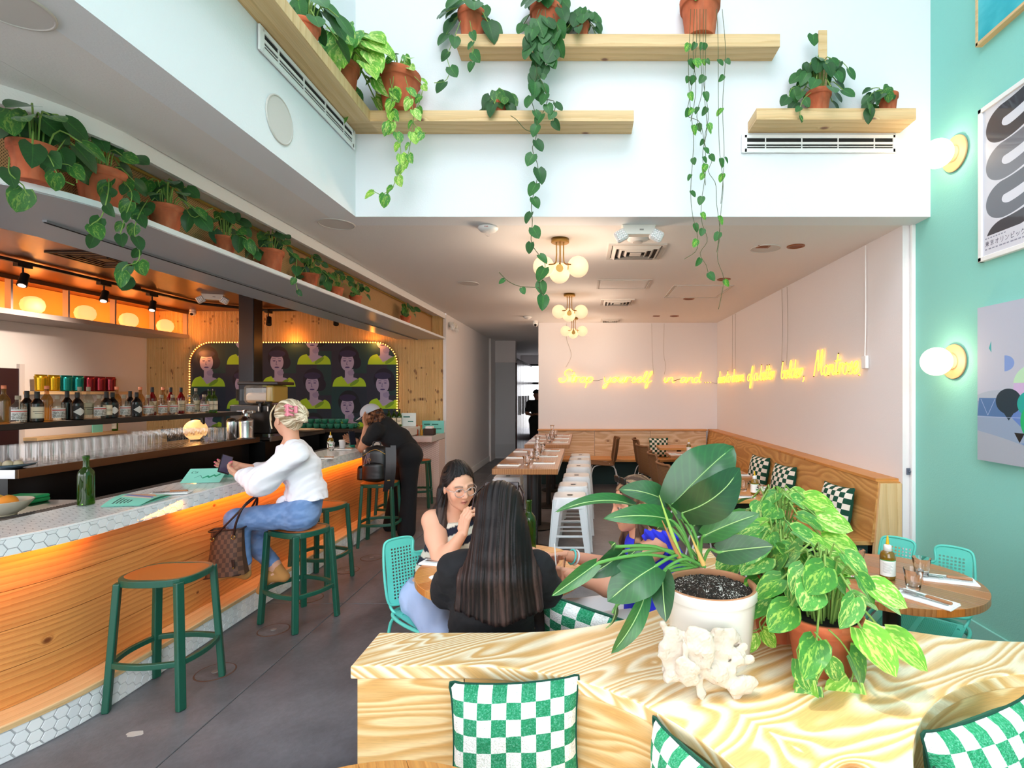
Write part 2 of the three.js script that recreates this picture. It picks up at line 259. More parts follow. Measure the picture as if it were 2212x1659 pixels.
// ---------- the bar side ----------
function sweeper(x0, zs, R, z0) {                                    // a straight run along z that then curves away to the left
  const L = -z0 + zs;                                               // z0: far end (negative), zs: start of the curve (negative)
  const P = (off, s) => { if (s <= L) return [x0 + off, z0 + s, 0]; const a = (s - L) / R; return [x0 - R + (R + off) * cos(a), zs + (R + off) * sin(a), a]; };
  const sweep = (prof, s0, s1, n, closed = true) => {               // prof: [offset, y] points going round
    const q = closed ? [...prof, prof[0]] : prof, pos = [], uv = [], idx = []; let acc = 0;
    const rows = []; for (let i = 0; i <= n; i++) rows.push(s0 + (s1 - s0) * i / n);
    for (let k = 0; k < q.length - 1; k++) {
      const [o0, y0] = q[k], [o1, y1] = q[k + 1], len = hyp(o1 - o0, y1 - y0), b = pos.length / 3;
      for (const s of rows) { const A = P(o0, s), B = P(o1, s); pos.push(A[0], y0, A[1], B[0], y1, B[1]); uv.push(s, acc, s, acc + len); }
      for (let i = 0; i < n; i++) { const a = b + i * 2; idx.push(a, a + 2, a + 1, a + 1, a + 2, a + 3); }
      acc += len;
    }
    if (closed) for (const s of [s0, s1]) { const b = pos.length / 3; prof.forEach(([o, y]) => { const A = P(o, s); pos.push(A[0], y, A[1]); uv.push(o, y); }); const tri = THREE.ShapeUtils.triangulateShape(prof.map((p) => new THREE.Vector2(p[0], p[1])), []); tri.forEach((t) => idx.push(b + t[0], b + t[1], b + t[2])); }
    const g = new THREE.BufferGeometry(); g.setAttribute('position', new THREE.Float32BufferAttribute(pos, 3)); g.setAttribute('uv', new THREE.Float32BufferAttribute(uv, 2)); g.setIndex(idx);
    const f = g.toNonIndexed(); f.computeVertexNormals(); return f;
  };
  return { P, sweep, L };
}
const SOF = sweeper(-2.256, -2.62, 0.72, -8.48);
{ // soffit over the bar with its plant niche
  const end = SOF.L + 0.72 * 1.0, sof = structGroup('wall_bar_soffit');
  const mSoffit = M(0xc4c4c8, 0.35, { metalness: 0.25 });
  part('underside', flat(ext(poly([[-2.262, 8.48], [-2.262, 2.62], [-2.296, 2.4], [-2.41, 2.18], [-2.61, 2.0], [-3.2, 1.85], [-8, 1.85], [-8, 2.4], [-3.4, 2.45], [-3.1, 2.6], [-3.035, 2.9], [-3.035, 8.48]]), 0.02)).translate(0, 2.484, 0), mSoffit, sof);
  part('light_slot', SOF.sweep([[-0.46, 2.474], [-0.435, 2.474], [-0.435, 2.486], [-0.46, 2.486]], 0, SOF.L, 20), M(0x8f8f92, 0.5), sof);
  part('slot_cover', SOF.sweep([[-0.452, 2.47], [-0.446, 2.47], [-0.446, 2.475], [-0.452, 2.475]], 0, SOF.L, 20), mBlack, sof);
  part('shelf_board', SOF.sweep([[0, 2.488], [0, 2.516], [-0.25, 2.516], [-0.25, 2.488]], 0, end, 60), M(0xf0f1f4, 0.4), sof);
  part('fascia', SOF.sweep([[0.006, 2.815], [0.006, 2.9], [-0.02, 2.9], [-0.02, 2.815]], 0, end, 60), mCeil, sof);
  part('niche_ceiling', SOF.sweep([[0, 2.862], [0, 2.88], [-0.24, 2.88], [-0.24, 2.862]], 0, end, 60), mCeil, sof);
  const cane = canvasTex(256, 256, (c) => {
    c.fillStyle = '#3d2d1e'; c.fillRect(0, 0, 256, 256); c.lineWidth = 7;
    for (let i = 0; i < 8; i++) { const p = i * 32 + 16; for (const [o, k] of [[-7, '#b98f5c'], [7, '#a57c4c']]) { c.strokeStyle = k; c.beginPath(); c.moveTo(p + o, 0); c.lineTo(p + o, 256); c.moveTo(0, p + o); c.lineTo(256, p + o); c.stroke(); } }
    c.strokeStyle = '#c49a66'; c.lineWidth = 6; for (let i = -8; i < 16; i++) { c.beginPath(); c.moveTo(i * 32, 0); c.lineTo(i * 32 + 256, 256); c.moveTo(i * 32 + 256, 0); c.lineTo(i * 32, 256); c.stroke(); }
  }, THREE.RepeatWrapping); cane.repeat.set(8.5, 8.5);
  part('cane_panel', SOF.sweep([[-0.214, 2.5], [-0.214, 2.86], [-0.224, 2.86], [-0.224, 2.5]], 0, end, 60), M(0xffffff, 0.8, { map: cane }), sof);
  part('gold_trim', SOF.sweep([[-0.2, 2.842], [-0.2, 2.856], [-0.214, 2.856], [-0.214, 2.842]], 0, end, 60), M(0xc8a04a, 0.45), sof);
  part('back_board', box2(-3.035, -2.49, 2.5, 2.95, -8.48, -2.6), mWhite, sof);
}
const mCopper = M(0x6b3a20, 0.32, { metalness: 0.75 });
struct('ceiling_bar', box2(-7.3, -3.0, 2.944, 3.1, -8.6, 0), mCopper);
struct('wall_bar_back', box2(-7.3, -7.12, 0, 2.95, -8.6, -2.2), M(0xe6e0dc, 0.85));
struct('wall_bar_sill', box2(-7.3, -7.12, 0, 0.5, -2.2, ZF), mWhite);
{ const f = structGroup('window_4'); for (const z of [-2.17, -0.3, 1.5, 3.37]) part('frame_bar', box2(-7.24, -7.16, 0.5, 2.9, z - 0.03, z + 0.03), mBlack, f); part('frame_bar', box2(-7.24, -7.16, 0.5, 0.56, -2.2, ZF), mBlack, f); }
struct('wall_bar_near', box2(-7.3, -7.05, 2.9, 3.1, 0, ZF), mWhite);
{ // fluted knotty pine boards on the far wall
  const wall = structGroup('wall_bar_end'); part('backing', box2(-7.12, -2.28, 0, 2.95, -8.6, -8.53), M(0x6d4a2c, 0.8), wall);
  const n = 33, w = (7.12 - 2.28) / n;
  const vars = [0, 1, 2].map((q) => { const pts = [[-w / 2, 0]]; for (let k = 0; k < 7; k++) { const a = -w / 2 + w * k / 7, e = w / 7; pts.push([a + e * 0.08, -0.022], [a + e * 0.62, -0.022], [a + e * 0.72, -0.008], [a + e * 0.98, -0.008]); } pts.push([w / 2, 0]); return uvBox(ext(poly(pts), 2.944, 0).rotateX(-PI / 2), 1, q * 0.7, q * 0.41); });
  for (let i = 0; i < n; i++) { const p = part('board', vars[i % 3], mFlute, wall); p.position.set(-7.12 + w * (i + 0.5), 0, -8.53); }
}
{ // backlit soffit box over the back bar
  const lb = thing('light_box', 'long orange backlit soffit box with globe lamps over the back bar', 'light box', [-6.45, 0, 0]);
  const frame = M(0x5b3a26, 0.4), org = M(0xf0a860, 0.6), glob = glow(0xffcf80, 1.5);
  part('bottom_board', box2(-0.66, 0.02, 2.5, 2.56, -8.5, -2.6), M(0xa89d97, 0.5), lb);
  part('top_rail', box2(-0.02, 0.02, 2.895, 2.944, -8.5, -2.6), frame, lb);
  part('back_panel', box2(-0.5, -0.46, 2.56, 2.94, -8.5, -2.6), org, lb);
  for (let i = 0; i < 9; i++) { const z = -8.5 + i * 0.652; part('divider', box(0.07, 0.34, 0.024, -0.03, 2.73, z), M(0xa09088, 0.5), lb); }
  for (let i = 0; i < 8; i++) {
    const z = -8.14 + i * 0.652, g = solo('globe_lamp', lathe([[0.03, -0.09], [0.075, -0.085], [0.102, -0.05], [0.112, 0], [0.1, 0.05], [0.07, 0.085], [0.03, 0.102], [0, 0.105]], 28), glob, 'glowing globe lamp inside the orange light box, ' + ['first', 'second', 'third', 'fourth', 'fifth', 'sixth', 'seventh', 'eighth'][i] + ' from the fluted wall', 'lamp', null, [-6.52, 2.655, z]);
    part('lamp_foot', cyl(0.05, 0.06, 0.012, 0, -0.089, 0, 16), frame, g);
    const l = new THREE.PointLight(0xff9c44, 1.25, 0, 2); l.position.set(-6.52, 2.655, z); l.castShadow = true; scene.add(l);
  }
}
{ // dark doorway behind the bar
  const d = structGroup('door_3'); part('door_panel', box2(-7.13, -7.09, 0, 1.92, -6.56, -5.6), M(0x2a0d12, 0.5), d); part('door_frame', box2(-7.13, -7.08, 0, 1.98, -6.62, -6.56), M(0xcfc6c0, 0.7), d);
}
// steel column
{ const c = structGroup('trim_column'); part('column_shaft', rbox(0.2, 2.95, 0.2, -4.43, 1.475, -6.95, 0.012), M(0x2c2c2f, 0.3, { metalness: 0.6 }), c); }
// ---------- the bar counter ----------
const BAR = sweeper(-2.505, -2.75, 1.15, -7.45);
function hexPolys(u0, u1, v0, v1, R, gap) {                          // flat-topped hexagons clipped to a band
  const out = [], dx = 1.5 * R, dy = Math.sqrt(3) * R, r = R - gap / 1.732;
  const clip = (pts, ax, lim, sg) => { const o = []; for (let i = 0; i < pts.length; i++) { const a = pts[i], b = pts[(i + 1) % pts.length], da = (a[ax] - lim) * sg, db = (b[ax] - lim) * sg; if (da >= 0) o.push(a); if (da * db < 0) { const t = da / (da - db); o.push([lerp(a[0], b[0], t), lerp(a[1], b[1], t)]); } } return o; };
  for (let i = Math.floor(u0 / dx) - 1; i * dx < u1 + R; i++) for (let j = Math.floor(v0 / dy) - 1; j * dy < v1 + dy; j++) {
    const cx = i * dx, cy = j * dy + (i & 1 ? dy / 2 : 0); let p = Array.from({ length: 6 }, (_, k) => [cx + r * cos(k * PI / 3), cy + r * sin(k * PI / 3)]);
    p = clip(p, 0, u0, 1); if (p.length) p = clip(p, 0, u1, -1); if (p.length) p = clip(p, 1, v0, 1); if (p.length) p = clip(p, 1, v1, -1);
    if (p.length > 2) { let A = 0; for (let k = 0; k < p.length; k++) { const a = p[k], b = p[(k + 1) % p.length]; A += a[0] * b[1] - b[0] * a[1]; } if (A > 0.00012) out.push([p, cx, cy]); }
  }
  return out;
}
const prismCache = new Map();
function prism(p, cx, cy, t) {                                       // a tile with a small chamfer, face towards +z
  const key = p.map((q) => Math.round((q[0] - cx) * 1e4) + ',' + Math.round((q[1] - cy) * 1e4)).join(';'); if (prismCache.has(key)) return prismCache.get(key);
  const n = p.length, pos = [], mx = p.reduce((s, q) => s + q[0], 0) / n, my = p.reduce((s, q) => s + q[1], 0) / n;
  const a = p.map((q) => [q[0] - cx, q[1] - cy, 0]), b = p.map((q) => { const l = hyp(q[0] - mx, q[1] - my), k = 1 - 0.0016 / l; return [mx + (q[0] - mx) * k - cx, my + (q[1] - my) * k - cy, t]; });
  for (let i = 1; i < n - 1; i++) pos.push(...b[0], ...b[i], ...b[i + 1]);
  for (let i = 0; i < n; i++) { const j = (i + 1) % n; pos.push(...a[i], ...a[j], ...b[j], ...a[i], ...b[j], ...b[i]); }
  const g = new THREE.BufferGeometry(); g.setAttribute('position', new THREE.Float32BufferAttribute(pos, 3)); g.computeVertexNormals(); prismCache.set(key, g); return g;
}
const tileMats = [mTile, mTile2, mTile3, mTile];
function tileBand(parent, name, off, s0, s1, v0, v1, R, max) {
  const list = hexPolys(s0, s1, v0, v1, R, 0.003).sort((a, b) => b[1] - a[1]), rest = [];
  list.forEach(([p, cx, cy], k) => {
    const g = prism(p, cx, cy, 0.004), A = BAR.P(off, cx);
    const m = new THREE.Matrix4().makeBasis(V(sin(A[2]), 0, -cos(A[2])), V(0, 1, 0), V(cos(A[2]), 0, sin(A[2]))); m.setPosition(A[0], cy, A[1]);
    // local +x runs along the bar towards the viewer, +z out into the room
    if (k < max) { const q = part(name, g, tileMats[(k * 7 + Math.round(cy * 90)) & 3], parent); q.applyMatrix4(m); } else rest.push(g.clone().applyMatrix4(m));
  });
  if (rest.length) { const q = part('far_' + name, rest, mTile, parent); q.userData.kind = 'stuff'; }
}
{
  const end = BAR.L + 1.15 * 0.75, hexTop = canvasTex(512, 512, (c) => {
    c.fillStyle = '#a9aaad'; c.fillRect(0, 0, 512, 512); const R = 512 / 9; c.fillStyle = '#eceef0'; const dy = 512 / 6, r = dy / 1.732 - 2.6;
    for (let i = -1; i < 7; i++) for (let j = -1; j < 8; j++) { const x = i * 512 / 6 , y = j * dy + (i & 1 ? dy / 2 : 0); c.beginPath(); for (let k = 0; k < 6; k++) c.lineTo(x + r * 1.13 * cos(k * PI / 3), y + r * 1.0 * sin(k * PI / 3)); c.fill(); }
  }, THREE.RepeatWrapping); hexTop.repeat.set(1 / 0.28, 1 / 0.32);
  const bar = thing('bar_counter', 'long timber-fronted bar counter with white hexagon tiled top, lip and plinth', 'bar counter');
  part('tiled_top', BAR.sweep([[-0.008, 0.892], [-0.008, 0.968], [-0.45, 0.968], [-0.45, 0.892]], 0, end, 90), M(0xffffff, 0.16, { map: hexTop }), bar);
  part('edge_trim', BAR.sweep([[-0.012, 0.964], [0.001, 0.964], [0.001, 0.972], [-0.012, 0.972]], 0, end, 90), M(0xf6f7f8, 0.3), bar);
  part('grout_bed', BAR.sweep([[-0.006, 0.888], [-0.003, 0.888], [-0.003, 0.966], [-0.006, 0.966]], 0, end, 90), mGrout, bar);
  tileBand(bar, 'lip_tile', -0.003, 0, end, 0.889, 0.963, 0.0312, 300);
  part('drip_rail', BAR.sweep([[-0.45, 0.9], [-0.45, 0.962], [-0.54, 0.962], [-0.54, 0.9]], 0, end, 60), M(0x3c2a20, 0.5), bar);
  { const r = []; for (let s = 0.1; s < end; s += 0.018) { const A = BAR.P(-0.495, s); r.push(box(0.075, 0.006, 0.006).rotateY(-A[2]).translate(A[0], 0.9645, A[1])); } const q = part('drip_mat_ribs', r, M(0x241b16, 0.4), bar); q.userData.kind = 'stuff'; }
  // bar front, foot ledge and tiled plinth
  const front = bar;
  for (let k = 0; k < 4; k++) { const a = 0.17 + k * 0.18, b = k === 3 ? 0.892 : a + 0.177; const g = BAR.sweep([[-0.085, a], [-0.085, b], [-0.11, b], [-0.11, a]], 0, end, 90); const uv = g.attributes.uv; for (let i = 0; i < uv.count; i++) uv.setXY(i, uv.getX(i) + k * 0.9, uv.getY(i) + k * 0.31); part('plank', g, mBarWood, front); }
  part('foot_ledge', BAR.sweep([[0.07, 0.14], [0.07, 0.163], [0.065, 0.168], [-0.1, 0.168], [-0.1, 0.14]], 0, end, 90), M(0xffffff, 0.45, { map: pineTex }), front);
  part('plinth_bed', BAR.sweep([[0.05, 0], [0.061, 0], [0.061, 0.14], [0.05, 0.14]], 0, end, 90), mGrout, front);
  tileBand(front, 'plinth_tile', 0.061, 0, end, 0.004, 0.139, 0.0312, 300);
  // warm strip under the lip
  const led = BAR.sweep([[-0.03, 0.884], [-0.015, 0.884], [-0.015, 0.8875], [-0.03, 0.8875]], 0, end, 60);
  part('led_strip', led, glow(0xffa040, 3), bar);
  for (let i = 0; i < 4; i++) { const s1 = 0.55 + i * 1.45, A = BAR.P(-0.028, s1), B = BAR.P(-0.3, s1), l = new THREE.RectAreaLight(0xff9024, 34, 0.035, 1.4); l.up.set(0, 0, 1); l.position.set(A[0], 0.88, A[1]); l.lookAt(B[0], 0.6, B[1]); scene.add(l); }
  // bar equipment hidden low behind the counter
  const well = thing('bar_well', 'black steel ice wells and speed rails behind the bar counter', 'bar sink');
  part('body', box2(-3.6, -3.06, 0.05, 0.74, -7.9, -2.2), mBlackGloss, well);
  part('rim', [box2(-3.62, -3.57, 0.74, 0.76, -7.9, -2.2), box2(-3.1, -3.06, 0.74, 0.76, -7.9, -2.2)], mDarkSteel, well);
  for (let i = 0; i < 7; i++) part('divider', box2(-3.58, -3.1, 0.74, 0.752, -7.4 + i * 0.8, -7.36 + i * 0.8), mSteel, well);
  part('bottle_rail', box2(-3.7, -3.64, 0.5, 0.66, -7.7, -2.4), mDarkSteel, well);
}
// L-shaped return at the far end of the bar
{
  const t = thing('bar_return', 'raised tiled return counter closing the far end of the bar', 'counter');
  part('upper_slab', rbox(0.62, 0.12, 0.55, -2.82, 1.05, -7.72, 0.006), M(0xd8d5d2, 0.3), t);
  part('lower_slab', rbox(0.5, 0.09, 0.75, -2.5, 0.93, -8.1, 0.006), M(0xcfcac6, 0.3), t);
  const hexSmall = canvasTex(256, 256, (c) => { c.fillStyle = '#c9b0a6'; c.fillRect(0, 0, 256, 256); c.fillStyle = '#ecdcd6'; for (let i = -1; i < 9; i++) for (let j = -1; j < 9; j++) { const x = i * 32, y = j * 32 + (i & 1 ? 16 : 0); c.beginPath(); for (let k = 0; k < 6; k++) c.lineTo(x + 18 * cos(k * PI / 3), y + 15 * sin(k * PI / 3)); c.fill(); } }, THREE.RepeatWrapping); hexSmall.repeat.set(4, 4);
  part('tiled_side', box(0.34, 0.88, 0.35, -2.42, 0.44, -8.28), M(0xffffff, 0.35, { map: hexSmall }), t);
  part('inner_panel', box(0.3, 0.99, 0.04, -2.9, 0.495, -7.95), mBarWood, t);
}
// ---------- ceiling fittings ----------
{
  const glob = glow(0xffdcb0, 1.3, { roughness: 0.35 });
  const mk = (x, z, label) => {
    const t = thing('pendant_light', label, 'ceiling light', [x, CEIL, z], 0);
    part('canopy', lathe([[0, 0], [0.075, 0], [0.075, -0.03], [0.07, -0.034], [0, -0.034]], 30), mBrass, t);
    for (const [a, b] of [[-0.03, 0.02], [0.03, 0.02], [0, -0.03], [0, 0.03]]) part('stem', tube([[a, -0.03, b], [a, -0.16, b], [a * 1.3, -0.21, b * 1.5], [a * 3.0, -0.225, b * 3]], 0.0055, 14, 7), mBrass, t);
    part('hub', ball(0.024, 0, -0.235, 0, 16), mBrass, t);
    for (const [a, r, dy] of [[0.15, 0.15, -0.02], [PI - 0.15, 0.14, -0.02], [PI * 0.53, 0.12, -0.05]]) {
      const p = V(cos(a) * r, -0.205 + dy, -sin(a) * r); const g = part('globe', ball(0.088, p.x, p.y, p.z, 28), glob, t);
      part('globe_cap', bar([p.x * 0.42, p.y, p.z * 0.42], [p.x * 0.5, p.y, p.z * 0.5], 0.03, 0.026, 14), mBrass, g);
      const l = new THREE.PointLight(0xffe2c8, 1.35, 0, 2); l.position.set(x + p.x, CEIL + p.y, z + p.z); l.castShadow = true; l.shadow.radius = 4; scene.add(l);
    }
    part('front_globe_cap', bar([0, -0.25, 0.02], [0, -0.265, 0.1], 0.028, 0.03, 16), mBrass, t);
  };
  mk(-0.2, -4.34, 'brass ceiling light with three glowing globes, nearest of the row');
  mk(-0.19, -6.76, 'brass ceiling light with three glowing globes, middle of the row');
  mk(-0.18, -8.9, 'brass ceiling light with three glowing globes nearest the neon wall');
}
{ // square four-way air diffusers, hatches
  const m = M(0xcfc9c2, 0.6), dk = M(0x4a4540, 0.9);
  const diff = (x, z, w, label) => {
    const t = thing('air_diffuser', label, 'air vent', [x, CEIL, z]);
    const ring = (a, b, y0, y1) => { const p = [], f = (r) => [[-r, -r], [r, -r], [r, r], [-r, r]]; const A = f(a), B = f(b); for (let i = 0; i < 4; i++) { const j = (i + 1) % 4; p.push(A[i][0], y0, A[i][1], A[j][0], y0, A[j][1], B[j][0], y1, B[j][1], A[i][0], y0, A[i][1], B[j][0], y1, B[j][1], B[i][0], y1, B[i][1]); } const g = new THREE.BufferGeometry(); g.setAttribute('position', new THREE.Float32BufferAttribute(p, 3)); g.setAttribute('uv', new THREE.Float32BufferAttribute(p.length / 3 * 2, 2)); g.computeVertexNormals(); return g; };
    part('backing', box(w * 0.9, 0.004, w * 0.9, 0, -0.003, 0), dk, t);
    part('frame', [ring(w / 2, w / 2 - 0.03, -0.012, -0.012), ring(w / 2, w / 2, 0, -0.012), ring(w / 2 - 0.03, w / 2 - 0.036, -0.012, -0.004)], m, t);
    for (const k of [0.37, 0.27, 0.17]) part('vane', [ring(w * k, w * (k + 0.05), -0.03, -0.006), ring(w * k, w * (k - 0.012), -0.03, -0.03)], m, t);
    part('centre_plate', box(w * 0.2, 0.006, w * 0.2, 0, -0.028, 0), m, t);
  };
  diff(0.46, -4.72, 0.5, 'largest square four-way air diffuser, nearest in the dining ceiling');
  diff(0.46, -7.35, 0.46, 'square four-way air diffuser beyond the plain ceiling hatch');
  diff(0.46, -9.2, 0.34, 'square air diffuser furthest back, close to the neon wall');
  const hatch = (x, z, w, d, label) => { const t = thing('access_hatch', label, 'hatch', [x, CEIL, z]); part('frame', [box(w, 0.008, 0.02, 0, -0.004, d / 2), box(w, 0.008, 0.02, 0, -0.004, -d / 2), box(0.02, 0.008, d, w / 2, -0.004, 0), box(0.02, 0.008, d, -w / 2, -0.004, 0)], m, t); part('panel', box(w - 0.07, 0.006, d - 0.07, 0, -0.003, 0), mCeil, t); };
  hatch(0.46, -6.15, 0.6, 0.5, 'plain square ceiling hatch between two air diffusers');
  hatch(1.42, -6.6, 0.7, 0.8, 'larger flush ceiling hatch towards the right wall');
  const spk = (x, y, z, r, label, rx = 0, rz = 0) => { const t = thing('ceiling_speaker', label, 'speaker', [x, y, z]); t.rotation.set(rx, 0, rz); part('rim', lathe([[r, 0], [r, -0.006], [r * 0.94, -0.008], [r * 0.93, -0.003]], 36), m, t); part('grille', lathe([[0, -0.005], [r * 0.93, -0.004]], 36), M(0xd2cdc8, 0.8), t); };
  spk(-1.87, CEIL, -3.95, 0.13, 'round white ceiling speaker by the corner of the white well');
  spk(-1.35, CEIL, -6.1, 0.12, 'round white ceiling speaker over the aisle, smaller with distance');
  spk(1.6, CEIL, -4.62, 0.13, 'round white ceiling speaker right of the hanging vines');
  spk(-1.9, CEIL, -1.72, 0.12, 'round white ceiling speaker at the top left corner');
  spk(XL + 0.001, 3.1, -2.84, 0.125, 'oval-looking white speaker on the left wall of the well', 0, PI / 2);
  const can = (x, z, label, sq) => { const t = thing('downlight', label, 'downlight', [x, CEIL, z], 0, null); part('trim', sq ? box(0.11, 0.006, 0.08, 0, -0.003, 0) : lathe([[0.075, 0], [0.075, -0.006], [0.055, -0.008], [0.05, 0.0]], 26), M(0x8a4a26, 0.4), t); part('lens', sq ? box(0.07, 0.004, 0.05, 0, -0.006, 0) : lathe([[0, -0.003], [0.054, -0.003]], 24), glow(0x5a2410, 0.5), t); };
  can(1.84, -4.55, 'round copper recessed downlight nearest the white wall of the well'); can(1.56, -4.56, 'small square copper downlight left of the round one', true); can(1.57, -5.88, 'round copper recessed downlight, second along the ceiling');
  can(1.42, -7.1, 'round copper downlight beside the far hatch'); can(1.5, -8.7, 'round copper downlight nearest the neon corner'); can(1.2, -8.7, 'small square copper downlight nearest the neon corner', true);
  const st = thing('fire_strobe', 'white round ceiling fire strobe lettered FIRE', 'fire alarm', [-0.74, CEIL, -4.02]);
  part('base', lathe([[0, 0], [0.075, 0], [0.078, -0.015], [0.06, -0.035], [0.03, -0.042], [0, -0.042]], 30), mWhitePaint, st); part('lens', lathe([[0.028, -0.04], [0.026, -0.06], [0.012, -0.07], [0, -0.07]], 20), mGlass, st);
  const fire = canvasTex(128, 32, (c) => { c.fillStyle = '#f0f0ee'; c.fillRect(0, 0, 128, 32); c.fillStyle = '#b3312a'; c.font = 'bold 28px sans-serif'; c.textAlign = 'center'; c.fillText('FIRE', 64, 26); });
  part('fire_lettering', grid(8, 1, (u, v) => { const a = (u - 0.5) * 0.9; const r = lerp(0.07, 0.079, v); return [sin(a) * r, lerp(-0.026, -0.013, v), cos(a) * r]; }), M(0xffffff, 0.6, { map: fire }), st);
  const s2 = thing('smoke_detector', 'small white ceiling strobe by the hallway opening', 'smoke detector', [-0.95, CEIL, -8.75]); part('base', lathe([[0, 0], [0.07, 0], [0.07, -0.02], [0.03, -0.045], [0, -0.05]], 24), mWhitePaint, s2); part('lens', ball(0.02, 0, -0.05, 0, 12), mGlass, s2);
  const s3 = thing('smoke_detector', 'low white round smoke detector behind the emergency light', 'smoke detector', [0.44, CEIL, -4.3]); part('base', lathe([[0, 0], [0.09, 0], [0.085, -0.02], [0.05, -0.035], [0, -0.035]], 28), mWhitePaint, s3); part('vent_ring', lathe([[0.04, -0.036], [0.04, -0.042], [0, -0.042]], 20), M(0xc7c2bd, 0.7), s3);
  const emerg = (p, turn, label) => {
    const t = thing('emergency_light', label, 'emergency light', p, turn);
    part('housing', uvBox(ext(poly([[-0.13, 0], [0.13, 0], [0.1, -0.075], [-0.1, -0.075]]), 0.07, 0.006).translate(0, 0, -0.035)), M(0xdedbd2, 0.5), t);
    part('indicator', box(0.03, 0.01, 0.004, 0.02, -0.04, 0.043), M(0x8d8a82, 0.4), t);
    for (const s of [-1, 1]) { const h = part('lamp_head', new RoundedBoxGeometry(0.1, 0.09, 0.05, 3, 0.02).rotateZ(s * -0.5).translate(s * 0.135, -0.08, 0.02), M(0xe4e4e2, 0.35), t); const d = []; for (let i = 0; i < 4; i++) for (let j = 0; j < 4; j++) d.push(ball(0.009, (i - 1.5) * 0.02, (j - 1.5) * 0.018, 0.026, 8)); part('led_lens', merge(d).rotateZ(s * -0.5).translate(s * 0.135, -0.08, 0.02), M(0xfafafa, 0.1, { metalness: 0.4 }), h); }
  };
  emerg([0.415, CEIL, -4.0], 0, 'twin-headed white emergency light at the front edge of the dining ceiling');
  emerg([-5.0, 2.944, -7.05], 0.35, 'twin-headed emergency light on the copper ceiling over the bar');
  emerg([XB + 0.05, 2.78, -8.75], PI / 2, 'twin-headed emergency light high on the left wall by the hallway');
  const cam = (p, label) => { const t = thing('security_camera', label, 'camera', p); part('mount', cyl(0.04, 0.045, 0.03, 0, -0.015, 0, 18), mWhitePaint, t); part('body', lathe([[0, -0.1], [0.03, -0.095], [0.045, -0.06], [0.045, -0.03], [0, -0.03]], 20), mWhitePaint, t); part('lens', ball(0.024, 0.005, -0.075, 0.03, 14), mBlackGloss, t); };
  cam([-6.25, 2.944, -8.35], 'white dome security camera in the copper ceiling corner'); cam([-0.87, CEIL, -9.3], 'small security camera at the hallway corner of the neon wall');
  const sv = thing('air_diffuser', 'black square vent in the copper ceiling over the bar', 'air vent', [-4.75, 2.944, -5.2]);
  for (let i = 0; i < 4; i++) { const w = 0.6 - i * 0.13; part('vane', [box(w, 0.01, 0.02, 0, -0.008, w / 2), box(w, 0.01, 0.02, 0, -0.008, -w / 2), box(0.02, 0.01, w, w / 2, -0.008, 0), box(0.02, 0.01, w, -w / 2, -0.008, 0)], mBlack, sv); } part('core', box(0.12, 0.01, 0.12, 0, -0.006, 0), mBlack, sv);
  // track lights over the bar
  const tr = thing('light_track', 'black track running along the copper ceiling', 'light track'); part('rail', [box2(-5.62, -5.58, 2.9, 2.93, -7.6, -2.6), bar([-5.6, 2.915, -7.6], [-5.05, 2.915, -8.2], 0.02), bar([-5.05, 2.915, -8.2], [-3.1, 2.915, -8.2], 0.02)], mBlack, tr); part('hanger', [box2(-5.61, -5.59, 2.92, 2.944, -4.3, -4.2), box2(-5.61, -5.59, 2.92, 2.944, -6.6, -6.5)], mBlack, tr);
  [[-5.6, -5.22, 'nearest of three over the back bar'], [-5.6, -6.1, 'second of three over the back bar'], [-5.6, -6.78, 'third of three over the back bar'], [-4.95, -8.2, 'left of the steel column on the fluted wall'], [-3.9, -8.2, 'right of the steel column on the fluted wall']].forEach(([x, z, l], i) => {
    const t = thing('spot_light', 'black track spotlight, ' + l, 'spotlight', [x, 2.9, z]); part('adapter', box(0.05, 0.045, 0.14, 0, -0.01, 0), mBlack, t); part('arm', bar([0, -0.02, 0], [0, -0.12, 0], 0.008), mBlack, t); const c = bar([0, -0.1, -0.02], [0.03, -0.22, 0.04], 0.034, 0.04, 16); const h = part('lamp_can', c, mBlack, t);
    if (i < 3) part('lens', bar([0.03, -0.221, 0.04], [0.0305, -0.223, 0.041], 0.03, 0.03, 16), glow(0xffe2cc, 3), h);
    if (i < 3) { const l2 = new THREE.SpotLight(0xffe6d2, 22, 0, 0.85, 0.7, 2); l2.position.set(x + 0.035, 2.9 - 0.24, z + 0.05); l2.target.position.set(x + (i === 1 ? -1.4 : 1.2), i === 1 ? 1.6 : 1.05, z + 0.1); l2.castShadow = true; scene.add(l2, l2.target); }
  });
}
// slot vents
{
  const m = M(0xf2f2f2, 0.5), dk = M(0x151515, 0.8);
  const slot = (L, label, p, turn) => { const t = thing('slot_vent', label, 'air vent', p, turn); part('frame', [rbox(L, 0.024, 0.012, 0, 0.052, 0, 0.003), rbox(L, 0.03, 0.012, 0, -0.049, 0, 0.003), rbox(0.04, 0.13, 0.012, -L / 2, 0, 0, 0.003), rbox(0.04, 0.13, 0.012, L / 2, 0, 0, 0.003), rbox(L, 0.018, 0.01, 0, 0.004, 0, 0.003)], m, t); part('vane', [rbox(L, 0.006, 0.008, 0, -0.02, 0, 0.002)], m, t); part('slot', box(L, 0.1, 0.004, 0, 0, -0.004), dk, t); for (let i = 0; i < 4; i++) part('clip', box(0.008, 0.1, 0.006, (i - 1.5) * L * 0.24, 0, 0.001), m, t); };
  slot(1.09, 'white slot vent under the right-hand plant shelf', [1.7, 3.415, ZW + 0.014], 0);
  slot(1.06, 'white slot vent along the left wall of the well under the long shelf', [XL + 0.014, 3.42, -3.19], PI / 2);
}
